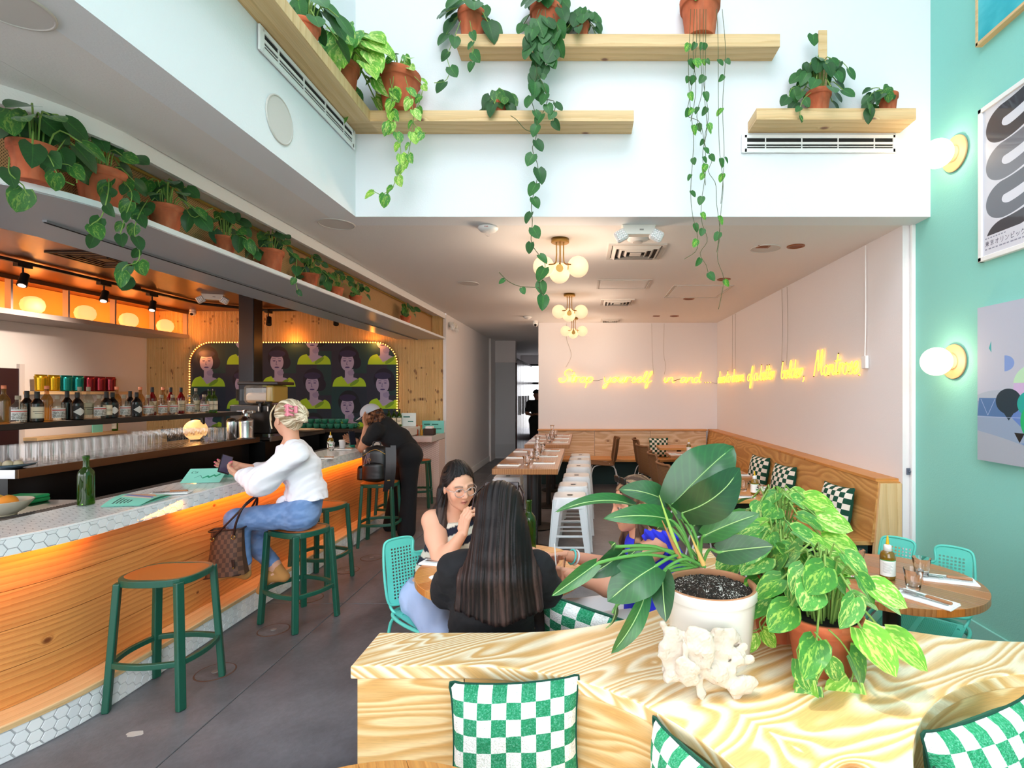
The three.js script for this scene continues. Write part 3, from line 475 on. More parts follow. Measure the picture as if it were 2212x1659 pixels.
// plant shelves
{
  const a = thing('plank_shelf', 'long knotty pine shelf running along the left wall of the well', 'shelf'); part('board', rbox(0.18, 0.077, 3.9, XL + 0.09, 3.53, -1.83, 0.004, 2, 1), mPine, a);
  const b = thing('plank_shelf', 'lower knotty pine shelf on the back wall, joined at the left corner', 'shelf'); part('board', rbox(1.998, 0.077, 0.18, -0.656, 3.53, ZW + 0.09, 0.004), mPine, b);
  const c = thing('plank_shelf', 'upper knotty pine shelf, longest on the back wall', 'shelf'); part('board', rbox(2.25, 0.09, 0.16, 0.235, 4.065, ZW + 0.08, 0.004), mPine, c);
  const d = thing('plank_shelf', 'short knotty pine shelf above the right slot vent', 'shelf'); part('board', rbox(1.1, 0.08, 0.19, 1.735, 3.538, ZW + 0.095, 0.004), mPine, d);
}
// ---------- the teal wall ----------
{
  const glob = glow(0xfff0d6, 2.0, { roughness: 0.3 }), disc = M(0xd8b080, 0.5);
  for (const [y, z, l] of [[3.232, -3.53, 'upper round globe wall lamp on a pale wooden disc, on the teal wall'], [1.83, -3.54, 'lower round globe wall lamp on a pale wooden disc, on the teal wall']]) {
    const t = thing('wall_lamp', l, 'wall lamp', [XT, y, z], -PI / 2); part('back_disc', lathe([[0, 0], [0.115, 0], [0.118, 0.008], [0.115, 0.016], [0.05, 0.02], [0.045, 0.045], [0, 0.045]], 36).rotateX(PI / 2), disc, t);
    part('globe', ball(0.096, 0, 0, 0.125, 30), glob, t); const p = new THREE.PointLight(0xffdcb4, 0.4, 0, 2); p.position.set(XT - 0.125, y, z); p.castShadow = true; scene.add(p);
  }
  // upper painting, poster, lower painting
  const sea = tex(256, 256, 1, 1, (x, y) => { const n = fbm(x * 6, y * 9, 5), c = mix3([38, 170, 184], [110, 214, 222], n * 1.3 - 0.2); return c; }, true, THREE.ClampToEdgeWrapping);
  const p0 = thing('painting', 'turquoise brushed canvas in a pale wood frame, highest on the teal wall', 'painting', [XT - 0.02, 3.806, -3.28], -PI / 2);
  part('canvas', box(0.9, 1.1, 0.035, 0.45, 0.56, 0), M(0xffffff, 0.7, { map: sea }), p0); part('frame', [box(0.93, 0.018, 0.045, 0.45, 0, 0), box(0.018, 1.14, 0.045, -0.009, 0.56, 0), box(0.018, 1.14, 0.045, 0.909, 0.56, 0), box(0.93, 0.018, 0.045, 0.45, 1.12, 0)], mPine, p0);
  const kana = { '東': '1,2,9,2 5,0,5,9.5 2,3.5,8,3.5,8,6,2,6,2,3.5 2,4.7,8,4.7 5,6,1,9 5,6,9,9', '京': '5,0,5,1.6 1,1.8,9,1.8 2.5,3.5,7.5,3.5,7.5,5.5,2.5,5.5,2.5,3.5 5,5.5,5,9.5,4,9 3,6.8,1.4,8.8 7,6.8,8.6,8.8', 'オ': '1,3,9,3 6,0.5,6,9.3,4.6,8.8 6,3.2,1,8', 'リ': '2.5,1,2.5,6 7.5,0.8,7.5,5,6.6,7.5,4,9.5', 'ン': '1.5,1.6,4,3.4 1.5,8.8,5,7.8,9,3', 'ピ': '2.5,1,2.5,8.8,8.5,8.8 2.5,5,7.8,3.4 8.4,0.2,9.4,1,8.4,1.8,7.6,1,8.4,0.2', 'ッ': '2,4,3,6 4.6,3.6,5.4,5.6 8.4,3.8,7.4,7,4,9.4', 'ク': '4,0.6,1.4,5 3.4,2.4,8.6,2.4,7,6.6,2.6,9.6', 'の': '5.2,2,4.6,6,2.8,8.2,1.4,6.4,2.2,3.4,5,1.8,8,2.8,8.6,6,7,8.4,5,9.2', '公': '3.6,1,1,5 6.4,1,9,5 5,4.6,2.4,8.8,7.8,8.2 6.8,6.8,8.4,9.4', '式': '1,2.6,9,2.6 6,0.6,7,6,9,9.4,9.4,7.6 8,0.8,8.8,1.6 1.4,5,5,5 3.2,5,3.2,8.6 1,9,5.6,8', 'ポ': '1,3.4,8,3.4 4.6,1,4.6,9.2,3.6,8.6 2.4,5.4,1,8 6.6,5.4,8,8 9,0.4,9.8,1.2,9,2,8.2,1.2,9,0.4', 'ス': '2,1.8,8,1.8,6,5.4,1.4,9.2 5.8,5.6,9,9.2', 'タ': '4,0.6,1.4,5 3.4,2.4,8.6,2.4,7,6.6,2.6,9.6 3.4,4.6,6.6,7' };
  const poster = canvasTex(768, 1024, (c) => {
    c.fillStyle = '#d9dae4'; c.fillRect(0, 0, 768, 1024);
    // stacked loops of two greys, with white slits
    const loop = (y, h, col, lift) => { c.fillStyle = col; c.beginPath(); c.moveTo(170, y); c.bezierCurveTo(-20, y + h * 0.1, -20, y + h * 0.95, 190, y + h); c.bezierCurveTo(420, y + h * 0.98, 560, y + h * 0.5, 800, y + h * 0.1 - lift); c.lineTo(800, y - h * 0.9 - lift); c.bezierCurveTo(560, y - h * 0.3, 420, y - h * 0.02, 170, y); c.fill(); c.fillStyle = '#dcdde7'; c.beginPath(); c.moveTo(190, y + h * 0.4); c.bezierCurveTo(150, y + h * 0.5, 180, y + h * 0.66, 240, y + h * 0.66); c.bezierCurveTo(420, y + h * 0.6, 560, y + h * 0.22, 800, y - h * 0.35 - lift); c.lineTo(800, y - h * 0.5 - lift); c.bezierCurveTo(560, y + h * 0.1, 420, y + h * 0.34, 190, y + h * 0.4); c.fill(); };
    loop(30, 250, '#32303f', 60); loop(290, 250, '#6f727e', 60); loop(550, 250, '#5d616d', 60); loop(810, 240, '#2b2b38', 60);
    c.fillStyle = '#d9dae4'; c.fillRect(0, 890, 768, 134); c.strokeStyle = '#3a3a52'; c.lineWidth = 3.2; c.lineJoin = c.lineCap = 'round';
    [...'東京オリンピックの公式ポスター'].forEach((k, i) => { const x = 22 + i * 44, y = 925; if (k === 'ー') { c.beginPath(); c.moveTo(x + 4, y + 18); c.lineTo(x + 34, y + 18); c.stroke(); return; } kana[k].split(' ').forEach((s) => { const q = s.split(',').map(Number); c.beginPath(); for (let j = 0; j < q.length; j += 2) c.lineTo(x + q[j] * 3.9, y + q[j + 1] * 3.9); c.stroke(); }); });
    c.fillStyle = '#8d8fa3'; for (let i = 0; i < 22; i++) { c.fillRect(22 + i * 32, 978, 18 + (i * 7) % 10, 9); if (i < 8) c.fillRect(22 + i * 24, 903, 15, 8); }
  });
  const p1 = thing('poster', 'white-framed poster of grey looping bands with Japanese lettering, on the teal wall', 'poster', [XT - 0.012, 2.438, -3.3], -PI / 2);
  part('print', grid(1, 1, (u, v) => [0.03 + u * 0.66, 0.03 + v * 0.9, 0.004]), M(0xffffff, 0.5, { map: poster, clearcoat: 1, clearcoatRoughness: 0.03 }), p1);
  part('frame', [rbox(0.72, 0.03, 0.03, 0.36, 0.015, 0, 0.004), rbox(0.72, 0.03, 0.03, 0.36, 0.945, 0, 0.004), rbox(0.03, 0.96, 0.03, 0.015, 0.48, 0, 0.004), rbox(0.03, 0.96, 0.03, 0.705, 0.48, 0, 0.004)], mWhitePaint, p1); part('backing', box(0.7, 0.94, 0.004, 0.36, 0.48, -0.004), mBlack, p1);
  const abst = canvasTex(512, 768, (c) => {
    c.fillStyle = '#b9c0d0'; c.fillRect(0, 0, 512, 768); c.fillStyle = '#a9b6c6'; c.beginPath(); c.moveTo(0, 440); c.bezierCurveTo(100, 400, 180, 420, 300, 430); c.lineTo(300, 768); c.lineTo(0, 768); c.fill();
    c.fillStyle = '#8ea3bd'; c.fillRect(0, 470, 300, 298); c.fillStyle = '#a4aebb'; c.beginPath(); c.moveTo(0, 620); c.bezierCurveTo(120, 640, 260, 660, 512, 760); c.lineTo(512, 768); c.lineTo(0, 768); c.fill();
    const P = (col, p) => { c.fillStyle = col; c.beginPath(); p.forEach((q) => c.lineTo(q[0], q[1])); c.fill(); }, E = (col, x, y, a, b) => { c.fillStyle = col; c.beginPath(); c.ellipse(x, y, a, b, 0, 0, 7); c.fill(); };
    P('#35a3a6', [[78, 175], [66, 210], [80, 232]]); c.fillStyle = '#7b9bd6'; c.beginPath(); c.ellipse(150, 290, 50, 38, 0, -PI / 2, PI / 2); c.fill();
    P('#0f7a5c', [[300, 150], [420, 130], [420, 232], [310, 240], [285, 200]]); P('#4a2a86', [[330, 240], [430, 232], [430, 300], [310, 300]]);
    E('#b9e4c0', 300, 390, 105, 90); P('#c9b2da', [[196, 384], [320, 384], [320, 470], [196, 470]]); P('#8cc4d4', [[320, 300], [512, 300], [512, 560], [320, 560]]); E('#dfe8f0', 430, 430, 90, 70);
    P('#4f76a6', [[10, 455], [130, 455], [200, 545], [0, 545]]); P('#5e82c4', [[215, 500], [260, 540], [260, 610], [180, 540]]); E('#16313f', 170, 470, 66, 60); P('#16313f', [[105, 470], [236, 470], [172, 560]]); E('#14a69b', 280, 480, 66, 60); E('#12b36a', 290, 560, 60, 80); E('#46c060', 300, 640, 36, 28); P('#c9c86a', [[320, 530], [512, 540], [512, 640], [360, 640]]); P('#b0187a', [[322, 655], [362, 655], [344, 610]]); P('#141414', [[200, 615], [250, 615], [226, 660]]); P('#dfe3ea', [[350, 655], [512, 655], [512, 700], [380, 690]]); P('#6f93c4', [[230, 660], [330, 660], [512, 768], [420, 740]]);
    c.fillStyle = '#111'; c.fillRect(340, 752, 172, 16); c.strokeStyle = '#aebfe0'; c.lineWidth = 2; c.beginPath(); c.moveTo(20, 460); c.lineTo(60, 540); c.lineTo(100, 460); c.moveTo(0, 550); c.lineTo(230, 545); c.stroke();
  });
  const p2 = thing('painting', 'grey-blue abstract canvas of stacked coloured shapes, lowest on the teal wall', 'painting', [XT - 0.02, 1.2, -3.285], -PI / 2);
  part('canvas', uvBox(new THREE.BoxGeometry(0.72, 0.95, 0.036)).translate(0.36, 0.475, 0), M(0xb7bccb, 0.8), p2); part('painted_face', grid(1, 1, (u, v) => [u * 0.72, v * 0.95, 0.0185]), M(0xffffff, 0.75, { map: abst }), p2);
}
// ---------- patterned panel edged with bulbs at the end of the bar ----------
{
  const t = thing('wallpaper_panel', 'dark teal wallpaper panel of lime and lilac motifs edged with small bulbs', 'wall panel', [-4.693, 0, -8.49]);
  const w = 3.35, y0 = 0.95, y1 = 2.43, s = new THREE.Shape(); s.moveTo(-w / 2, y0); s.lineTo(w / 2, y0); s.lineTo(w / 2, y1 - 0.35); s.absarc(w / 2 - 0.35, y1 - 0.35, 0.35, 0, PI / 2); s.lineTo(-w / 2 + 0.35, y1); s.absarc(-w / 2 + 0.35, y1 - 0.35, 0.35, PI / 2, PI); s.closePath();
  const pap = canvasTex(512, 660, (c) => {
    const draw = (x, y, a) => { c.save(); c.translate(x, y); c.beginPath(); c.rect(0, 0, 256, 330); c.clip(); const g = a ? '#123b40' : '#262b3c'; c.fillStyle = g; c.fillRect(0, 0, 256, 330); c.fillStyle = a ? '#1b2a3a' : '#17393c'; c.fillRect(150, 0, 106, 230);
      const el = (col, x, y, p, q, r = 0) => { c.fillStyle = col; c.beginPath(); c.ellipse(x, y, p, q, r, 0, 7); c.fill(); }, L = '#a59ab6', D2 = '#3c3468';
      el(a ? '#0c1a26' : '#15162a', 126, 112, 76, 84); el(a ? '#0c1a26' : '#15162a', 176, 150, 40, 48); el(L, 132, 320, 96, 62); c.fillStyle = L; c.fillRect(98, 200, 62, 80); el('#8f86a8', 142, 226, 24, 22); c.fillStyle = '#a3cc28'; c.beginPath(); c.moveTo(8, 330); c.bezierCurveTo(14, 270, 40, 258, 76, 252); c.lineTo(118, 312); c.lineTo(176, 286); c.lineTo(206, 262); c.bezierCurveTo(240, 272, 250, 300, 252, 330); c.fill(); el('#6f9a26', 168, 300, 40, 14, -0.6);
      el(L, 116, 148, 48, 66); el(D2, 96, 138, 11, 4); el(D2, 136, 138, 11, 4); c.strokeStyle = D2; c.lineWidth = 3; c.beginPath(); c.moveTo(82, 124); c.quadraticCurveTo(95, 117, 108, 124); c.moveTo(124, 124); c.quadraticCurveTo(138, 117, 150, 126); c.moveTo(114, 140); c.lineTo(110, 166); c.lineTo(120, 168); c.stroke(); el(D2, 116, 186, 17, 5); el('#2a2748', 118, 84, 60, 26); c.restore(); };
    for (let k = -1; k < 4; k++) { draw(0, k * 330, k & 1); draw(256, k * 330 - 165, !(k & 1)); }
  }, THREE.RepeatWrapping); pap.repeat.set(1 / 1.14, 1 / 1.43); pap.offset.set(0.47, 0.3);
  part('paper_face', uvBox(ext(s, 0.03)), M(0xffffff, 0.75, { map: pap }), t); 
  const pts = s.getPoints(24).map((p) => V(p.x, p.y, 0.04)), g = []; let acc = 0; const b = new THREE.SphereGeometry(0.011, 8, 6);
  for (let i = 1; i < pts.length; i++) { const A = pts[i - 1], B = pts[i], L = A.distanceTo(B); if (A.y < 1.2 && B.y < 1.2) continue; for (; acc < L; acc += 0.042) { const q = A.clone().lerp(B, acc / L); if (q.y > 1.3) g.push(b.clone().translate(q.x, q.y, 0.05)); } acc -= L; }
  const q = part('bulb_string', g, glow(0xffb35a, 6), t); q.userData.kind = 'stuff';
  part('bulb_channel', tube(pts.filter((p) => p.y > 1.2), 0.012, 120, 6), M(0x6d4526, 0.6), t);
  for (const [x, y] of [[-1.5, 2.2], [0, 2.4], [1.3, 2.35]]) { const l = new THREE.PointLight(0xff9a3c, 0.5, 0, 2); l.position.set(-4.693 + x, y + 0.06, -8.38); scene.add(l); }
}
// ---------- neon sentence ----------
{
  // single-stroke script: x, y pairs; x-height 1, ascender 2.1, descender -1
  const G = {
    S: [1.75, [2.0, 2.1, 1.5, 2.45, 0.9, 2.0, 0.85, 1.5, 1.3, 1.1, 1.25, 0.4, 0.7, 0, 0.1, 0.25, 0.05, 0.7, 0.5, 0.7]], t: [0.75, [0.62, 1.9, 0.3, 0.5, 0.35, 0.05, 0.75, 0.2], [0.1, 1.25, 0.95, 1.3]], r: [0.8, [0, 0.2, 0.25, 1, 0.3, 0.7, 0.15, 0, 0.35, 0.8, 0.7, 1, 0.85, 0.85]],
    a: [1.05, [0.85, 0.85, 0.5, 1, 0.1, 0.6, 0.12, 0.1, 0.45, 0.02, 0.8, 0.5, 0.9, 1, 0.8, 0.25, 0.95, 0, 1.15, 0.2]], p: [1.05, [0.1, 0.4, 0.35, 1, 0.2, 0.1, -0.05, -1, 0.2, 0.1, 0.5, 0.95, 0.9, 0.9, 0.95, 0.4, 0.55, 0, 0.25, 0.2]], y: [1.05, [0.1, 1, 0.15, 0.3, 0.45, 0.1, 0.8, 0.5, 0.95, 1, 0.75, 0, 0.4, -1, 0.05, -1.1, 0.1, -0.6, 0.7, -0.1, 1.1, 0.2]],
    o: [0.95, [0.5, 1, 0.12, 0.65, 0.12, 0.15, 0.45, 0, 0.8, 0.35, 0.8, 0.8, 0.5, 1, 0.75, 0.8, 1.0, 0.85]], u: [1.05, [0.1, 1, 0.08, 0.25, 0.4, 0, 0.75, 0.5, 0.88, 1, 0.78, 0.2, 1.0, 0.05, 1.15, 0.25]], s: [0.75, [0.05, 0.2, 0.5, 1.05, 0.5, 0.7, 0.7, 0.3, 0.5, 0, 0.15, 0.05]], e: [0.8, [0.1, 0.4, 0.65, 0.65, 0.6, 1, 0.25, 0.9, 0.08, 0.4, 0.25, 0, 0.6, 0.05, 0.9, 0.35]],
    l: [0.6, [0, 0.3, 0.55, 1.4, 0.55, 2.05, 0.3, 1.8, 0.15, 0.5, 0.3, 0, 0.65, 0.25]], f: [0.75, [0, 0.3, 0.6, 1.5, 0.65, 2.1, 0.4, 1.8, 0.15, 0.2, -0.1, -1, 0.1, -1.05, 0.35, -0.1, 0.75, 0.3]], i: [0.5, [0.1, 0.3, 0.28, 1, 0.2, 0.25, 0.35, 0, 0.6, 0.25]], n: [1.05, [0.05, 0, 0.25, 1, 0.2, 0.3, 0.5, 0.95, 0.8, 0.9, 0.78, 0.2, 0.95, 0, 1.15, 0.25]],
    d: [1.05, [0.8, 0.8, 0.45, 1, 0.1, 0.6, 0.12, 0.1, 0.45, 0.02, 0.8, 0.6, 1.0, 2.05, 0.82, 0.4, 0.95, 0, 1.15, 0.2]], m: [1.5, [0.05, 0, 0.22, 1, 0.2, 0.3, 0.45, 0.95, 0.65, 0.9, 0.62, 0.1, 0.85, 0.9, 1.1, 0.95, 1.12, 0.25, 1.3, 0, 1.55, 0.25]], b: [0.95, [0.35, 2.05, 0.1, 0.6, 0.12, 0.1, 0.5, 0, 0.85, 0.5, 0.7, 0.95, 0.4, 0.7, 1.0, 0.75]],
    M: [2.0, [0, 0, 0.35, 1.6, 0.6, 2.6, 0.75, 1.4, 0.9, 0.5, 1.3, 1.7, 1.55, 2.6, 1.5, 1.2, 1.6, 0.1, 1.95, 0.25]], '.': [0.4, [0.1, 0.02, 0.18, 0.06, 0.24, 0.02]], ',': [0.4, [0.2, 0.15, 0.25, -0.05, 0.1, -0.4]],
  };
  const neon = glow(0xffbe3c, 5), sleeve = M(0x15120f, 0.5), wire = M(0xb0a69c, 0.6);
  const word = (txt, x0, x1, base, xh, host, m4) => {
    let w = 0; for (const k of txt) w += G[k][0]; const sx = (x1 - x0) / w; let x = x0; const geo = [], caps = [];
    for (const k of txt) { const [adv, ...st] = G[k]; for (const q of st) { const pts = []; for (let i = 0; i < q.length; i += 2) pts.push(V(x + q[i] * sx + q[i + 1] * xh * 0.12, base + q[i + 1] * xh, 0.02)); geo.push(new THREE.TubeGeometry(new THREE.CatmullRomCurve3(pts, false, 'centripetal'), pts.length * 5, 0.0062, 6)); caps.push(ball(0.0075, pts[0].x, pts[0].y, 0.02, 8)); } x += adv * sx; }
    const p = part('neon_word', geo, neon, host); p.applyMatrix4(m4);
    const q = part('electrode', caps, sleeve, p); return p;
  };
  const I = new THREE.Matrix4();
  const a = thing('neon_sign', 'amber neon script reading Strap yourself in and... on the back wall', 'neon sign', [0, 0, ZB + 0.005]);
  const X = (px) => (px - CX) / F * 9.53; 
  word('Strap', X(1206), X(1281), 1.805, 0.098, a, I); word('yourself', X(1303), X(1408), 1.805, 0.098, a, I); word('in', X(1432), X(1456), 1.8, 0.098, a, I); word('and', X(1469), X(1513), 1.8, 0.098, a, I); word('...', X(1521), X(1538), 1.8, 0.098, a, I);
  part('joining_wire', [tube([[X(1281), 1.84, 0.02], [X(1292), 1.84, 0.02], [X(1303), 1.87, 0.02]], 0.003, 10, 5), tube([[X(1455), 1.83, 0.02], [X(1462), 1.85, 0.02], [X(1470), 1.87, 0.02]], 0.005, 10, 5), tube([[X(1538), 1.8, 0.02], [X(1545), 1.79, 0.02], [X(1549), 1.79, 0.02]], 0.003, 10, 5)], sleeve, a);
  for (const g of [tube([[X(1224), 2.88, 0.01], [X(1224), 2.6, 0.02], [X(1234), 2.3, 0.02], [X(1222), 2.08, 0.02]], 0.003, 20, 5), tube([[X(1408), 2.88, 0.01], [X(1409), 2.3, 0.02], [X(1412), 1.95, 0.02]], 0.003, 20, 5), tube([[X(1435), 2.88, 0.01], [X(1434), 2.3, 0.02], [X(1438), 2.1, 0.02], [X(1435), 1.95, 0.02]], 0.003, 20, 5)]) part('hanging_wire', g, wire, a);
  const b = thing('neon_sign', 'amber neon script reading dare to dream of a better bolder Montrose, on the right wall', 'neon sign', [XW - 0.005, 0, 0], -PI / 2);
  const Zs = (px) => -(XW - 0.03) * F / (px - CX); // along the wall, local x = world z reversed by the turn
  for (const [t, p0, p1, bs, xh] of [['dare', 1550, 1566, 1.79, 0.1], ['to', 1567.5, 1577, 1.79, 0.1], ['dream', 1580, 1606, 1.79, 0.1], ['of', 1613.5, 1625, 1.79, 0.1], ['a', 1628, 1636, 1.79, 0.1], ['better', 1641, 1671, 1.79, 0.1], ['bolder', 1686, 1732, 1.79, 0.1], [',', 1732, 1738, 1.78, 0.1], ['Montrose', 1757, 1852, 1.79, 0.105], ['.', 1853, 1858, 1.77, 0.1]]) word(t, Zs(p0), Zs(p1), bs, xh, b, I);
  for (const [p, o] of [[1580, 0], [1586, 0], [1686, 0.02], [1697, 0.02]]) part('hanging_wire', tube([[Zs(p), 2.88, 0.008], [Zs(p) + o, 2.4, 0.008], [Zs(p), 1.95, 0.012]], 0.0035, 16, 5), wire, b);
  part('power_cable', tube([[Zs(1866), 2.88, 0.01], [Zs(1866), 2.2, 0.01], [Zs(1865), 1.93, 0.012]], 0.006, 14, 6), mWhitePaint, b); part('power_box', rbox(0.07, 0.11, 0.03, Zs(1866), 1.88, 0.015, 0.006), mWhitePaint, b);
  for (const [x, y, z, i] of [[-0.25, 1.86, ZB + 0.12, 0.5], [0.7, 1.86, ZB + 0.12, 0.5], [1.7, 1.86, ZB + 0.12, 0.45], [XW - 0.12, 1.86, -8.6, 0.45], [XW - 0.12, 1.86, -7.2, 0.4], [XW - 0.12, 1.86, -5.6, 0.3]]) { const l = new THREE.PointLight(0xff9a30, i * 0.16, 0, 2); l.position.set(x, y, z); scene.add(l); }
}
// ---------- banquettes ----------
{
  // along the right wall
  const t = thing('banquette', 'long plywood bench with a high reclined back along the right wall', 'bench');
  const s = poly([[XW - 0.002, 0.935], [2.255, 0.935], [2.2, 0.47], [XW - 0.002, 0.47]]);
  const seg = (z0, z1, m, ox) => uvBox(ext(s, z1 - z0 - 0.004).translate(0, 0, z0), 0, ox);
  part('end_panel', uvBox(ext(poly([[XW - 0.002, 0.925], [2.262, 0.925], [2.185, 0.0], [XW - 0.002, 0]]), 0.035, 0.002).translate(0, 0, -4.03), 1), mPine, t);
  for (let i = 0; i < 3; i++) part('back_panel', seg(-9.5 + i * 1.83, -9.5 + (i + 1) * 1.83, 0, i * 0.7), mPlyDark, t);
  part('cap', rbox(0.18, 0.025, 5.47, 2.337, 0.945, -6.77, 0.004), M(0xffffff, 0.4, { map: lightTable }), t);
  part('seat', rbox(0.5, 0.035, 4.9, 1.99, 0.455, -6.49, 0.006), M(0xffffff, 0.35, { map: plyDark, clearcoat: 0.4 }), t);
  part('seat_support', box2(1.9, 2.2, 0, 0.437, -8.93, -4.06), mDarkGreen, t);
}
{
  const t = thing('banquette', 'plywood bench with pale high back under the neon on the back wall', 'bench');
  for (let i = 0; i < 3; i++) part('back_panel', uvBox(new THREE.BoxGeometry(1.005, 0.5, 0.03).rotateX(-0.1).translate(-0.32 + i * 1.01, 0.69, ZB + 0.1), 0, i * 0.9), mPlyPale, t);
  part('cap', rbox(3.06, 0.025, 0.14, 0.69, 0.945, ZB + 0.075, 0.004), mLightTable, t);
  part('seat', rbox(3.0, 0.045, 0.5, 0.69, 0.455, ZB + 0.36, 0.006), mLightTable, t);
  part('kick_panel', box2(-0.82, 2.19, 0, 0.43, ZB + 0.02, ZB + 0.3), mDarkGreen, t);
}
// ---------- the curved plywood planter between the booths ----------
const PH = 0.8, k2 = 0.004, mEdge = M(0xffffff, 0.45, { map: pineTex });
function arcPts(cx, cz, r, a0, a1, n = 18) { return Array.from({ length: n + 1 }, (_, i) => { const a = lerp(a0, a1, i / n) * PI / 180; return [cx + r * cos(a), cz + r * sin(a)]; }); }
{
  // outline in x, z, going round; every booth takes a circular bite
  const outline = (k) => [
    [-0.697 + k, -1.562 - k], ...arcPts(-0.36, -0.79, 0.772 + k, -90, 0, 22), [0.412 + k, -0.3], [0.622 - k, -0.3], ...arcPts(1.37, -0.78, 0.745 + k, -180, -90, 22), [2.49, -1.525 - k],
    [2.49, -1.712 + k], ...arcPts(1.46, -2.52, 0.806 + k, 90, 180, 22), [0.652 - k, -2.74 + k], [0.565 + k, -2.74 + k], ...arcPts(-0.255, -2.6, 0.82 + k, 0, 90, 22), [-0.697 + k, -1.78 + k]];
  const sh2 = (o) => { const s = new THREE.Shape(); o.forEach(([x, z], i) => s[i ? 'lineTo' : 'moveTo'](x, -z)); return s; };
  const t = thing('planter_divider', 'curving plywood divider between the booths with plants along its top', 'booth divider');
  const tb = uvBox(flat(ext(sh2(outline(0)), 0.03, 0.006, 3)).translate(0, PH - 0.031, 0)), tv = tb.attributes.uv; for (let i = 0; i < tv.count; i++) { const u = tv.getX(i) + 0.8, v = tv.getY(i) + 3, k = 0.62; tv.setXY(i, u * cos(k) - v * sin(k), u * sin(k) + v * cos(k)); } part('top_board', tb, mPlyTop, t);
  // side panels: one bent sheet for each stretch of the outline
  const o = outline(0.014), runs = [[0, 1], [1, 23], [23, 24], [24, 25], [25, 26], [26, 48], [48, 49], [49, 50], [50, 51], [51, 73], [73, 74], [74, 75], [75, 76], [76, 98], [98, 99], [99, 100]];
  let acc = 0; const N = o.length;
  for (const [a, b] of runs) {
    const pts = []; for (let i = a; i <= b; i++) pts.push(o[i % N]); const L = [0]; for (let i = 1; i < pts.length; i++) L.push(L[i - 1] + hyp(pts[i][0] - pts[i - 1][0], pts[i][1] - pts[i - 1][1])); const tot = L[L.length - 1]; if (tot < 0.03) continue;
    const at2 = (u) => { const q = clamp(u) * tot; let i = 1; while (i < L.length - 1 && L[i] < q) i++; const f = (q - L[i - 1]) / (L[i] - L[i - 1] || 1); return [lerp(pts[i - 1][0], pts[i][0], f), lerp(pts[i - 1][1], pts[i][1], f)]; };
    const ac = acc; const n = pts.length > 3 ? 30 : 1;
    const skin = grid(n, 1, (u, v) => { const p = at2(u * (1 - 0.003 / tot)); return [p[0], v * (PH - 0.03), p[1]]; }, (u, v) => [ac + u * tot, v * PH]);
    part('side_panel', skin, mPlyPanel, t); const ob = pts.map((p, i) => { const A = pts[Math.max(0, i - 1)], B = pts[Math.min(pts.length - 1, i + 1)], l = hyp(B[0] - A[0], B[1] - A[1]) || 1; return [p[0] - (B[1] - A[1]) / l * k2, p[1] + (B[0] - A[0]) / l * k2]; }); const sp = (u, y, q) => { const p = at2(u), A = at2(u - 0.02), B = at2(u + 0.02), l = hyp(B[0] - A[0], B[1] - A[1]) || 1; return [p[0] + (B[1] - A[1]) / l * -q, y, p[1] + (B[0] - A[0]) / l * q]; }; void ob; part('edge_band', grid(n, 3, (u, v) => sp(u, [PH - 0.042, PH - 0.042, PH - 0.008, PH - 0.003][Math.round(v * 3)], [0, -0.018, -0.018, -0.013][Math.round(v * 3)]), (u, v) => [ac + u * tot, v * 0.05]), mEdge, t); acc += tot + 0.21;
  }
  // bench seats inside the four booths
  const seat = (cx, cz, r, a0, a1, label) => { const s = new THREE.Shape(); const A = arcPts(cx, cz, r - 0.006, a0, a1), B = arcPts(cx, cz, r - 0.4, a1, a0); [...A, ...B].forEach(([x, z], i) => s[i ? 'lineTo' : 'moveTo'](x, -z)); const q = thing('booth_seat', label, 'bench'); part('seat_board', uvBox(flat(ext(s, 0.03, 0.004)).translate(0, 0.425, 0)), mPlyPanel, q); const s2 = new THREE.Shape(); [...arcPts(cx, cz, r - 0.02, a0 + 1, a1 - 1), ...arcPts(cx, cz, r - 0.36, a1 - 1, a0 + 1)].forEach(([x, z], i) => s2[i ? 'lineTo' : 'moveTo'](x, -z)); part('seat_base', flat(ext(s2, 0.42)), mDarkGreen, q); };
  seat(-0.36, -0.79, 0.758, -128, -2, 'curved plywood bench in the left front booth, before the divider');
  seat(1.37, -0.78, 0.731, -178, -50, 'curved plywood bench in the right front booth, before the divider');
  seat(-0.255, -2.6, 0.806, 8, 52, "curved plywood bench behind the divider, under the blue-topped woman");
}
// ---------- cushions ----------
const mPlushW = M(0xf2f2ee, 0.95, { sheen: 0.5, sheenRoughness: 0.6 }), mPlushG = M(0x12774f, 0.95, { sheen: 0.4, sheenRoughness: 0.6 });
const checkTex = canvasTex(576, 576, (c) => { for (let i = 0; i < 9; i++) for (let j = 0; j < 9; j++) { c.fillStyle = (i + j) & 1 ? '#18895a' : '#f4f4f0'; c.fillRect(i * 64, j * 64, 64, 64); } const r = () => rnd(); for (let k = 0; k < 30000; k++) { const x = r() * 576, y = r() * 576, q = r(); c.fillStyle = q < 0.5 ? 'rgba(0,40,20,0.07)' : 'rgba(255,255,255,0.10)'; c.fillRect(x, y, 3 + q * 3, 2 + q * 3); } });
const checkTex2 = canvasTex(512, 512, (c) => { for (let i = 0; i < 8; i++) for (let j = 0; j < 8; j++) { c.fillStyle = (i + j) & 1 ? '#0c4634' : '#ece6da'; c.fillRect(i * 64, j * 64, 64, 64); } });
const plushBump = gray(512, 512, 1, 1, (x, y) => fbm(x * 160, y * 160, 3));
const mCheck = M(0xffffff, 0.95, { map: checkTex, bumpMap: plushBump, bumpScale: 0.004, sheen: 0.3 }), mCheckFar = M(0xffffff, 0.95, { map: checkTex2 }), mBackGreen = M(0x0e5c48, 0.9, { bumpMap: plushBump, bumpScale: 0.002 });
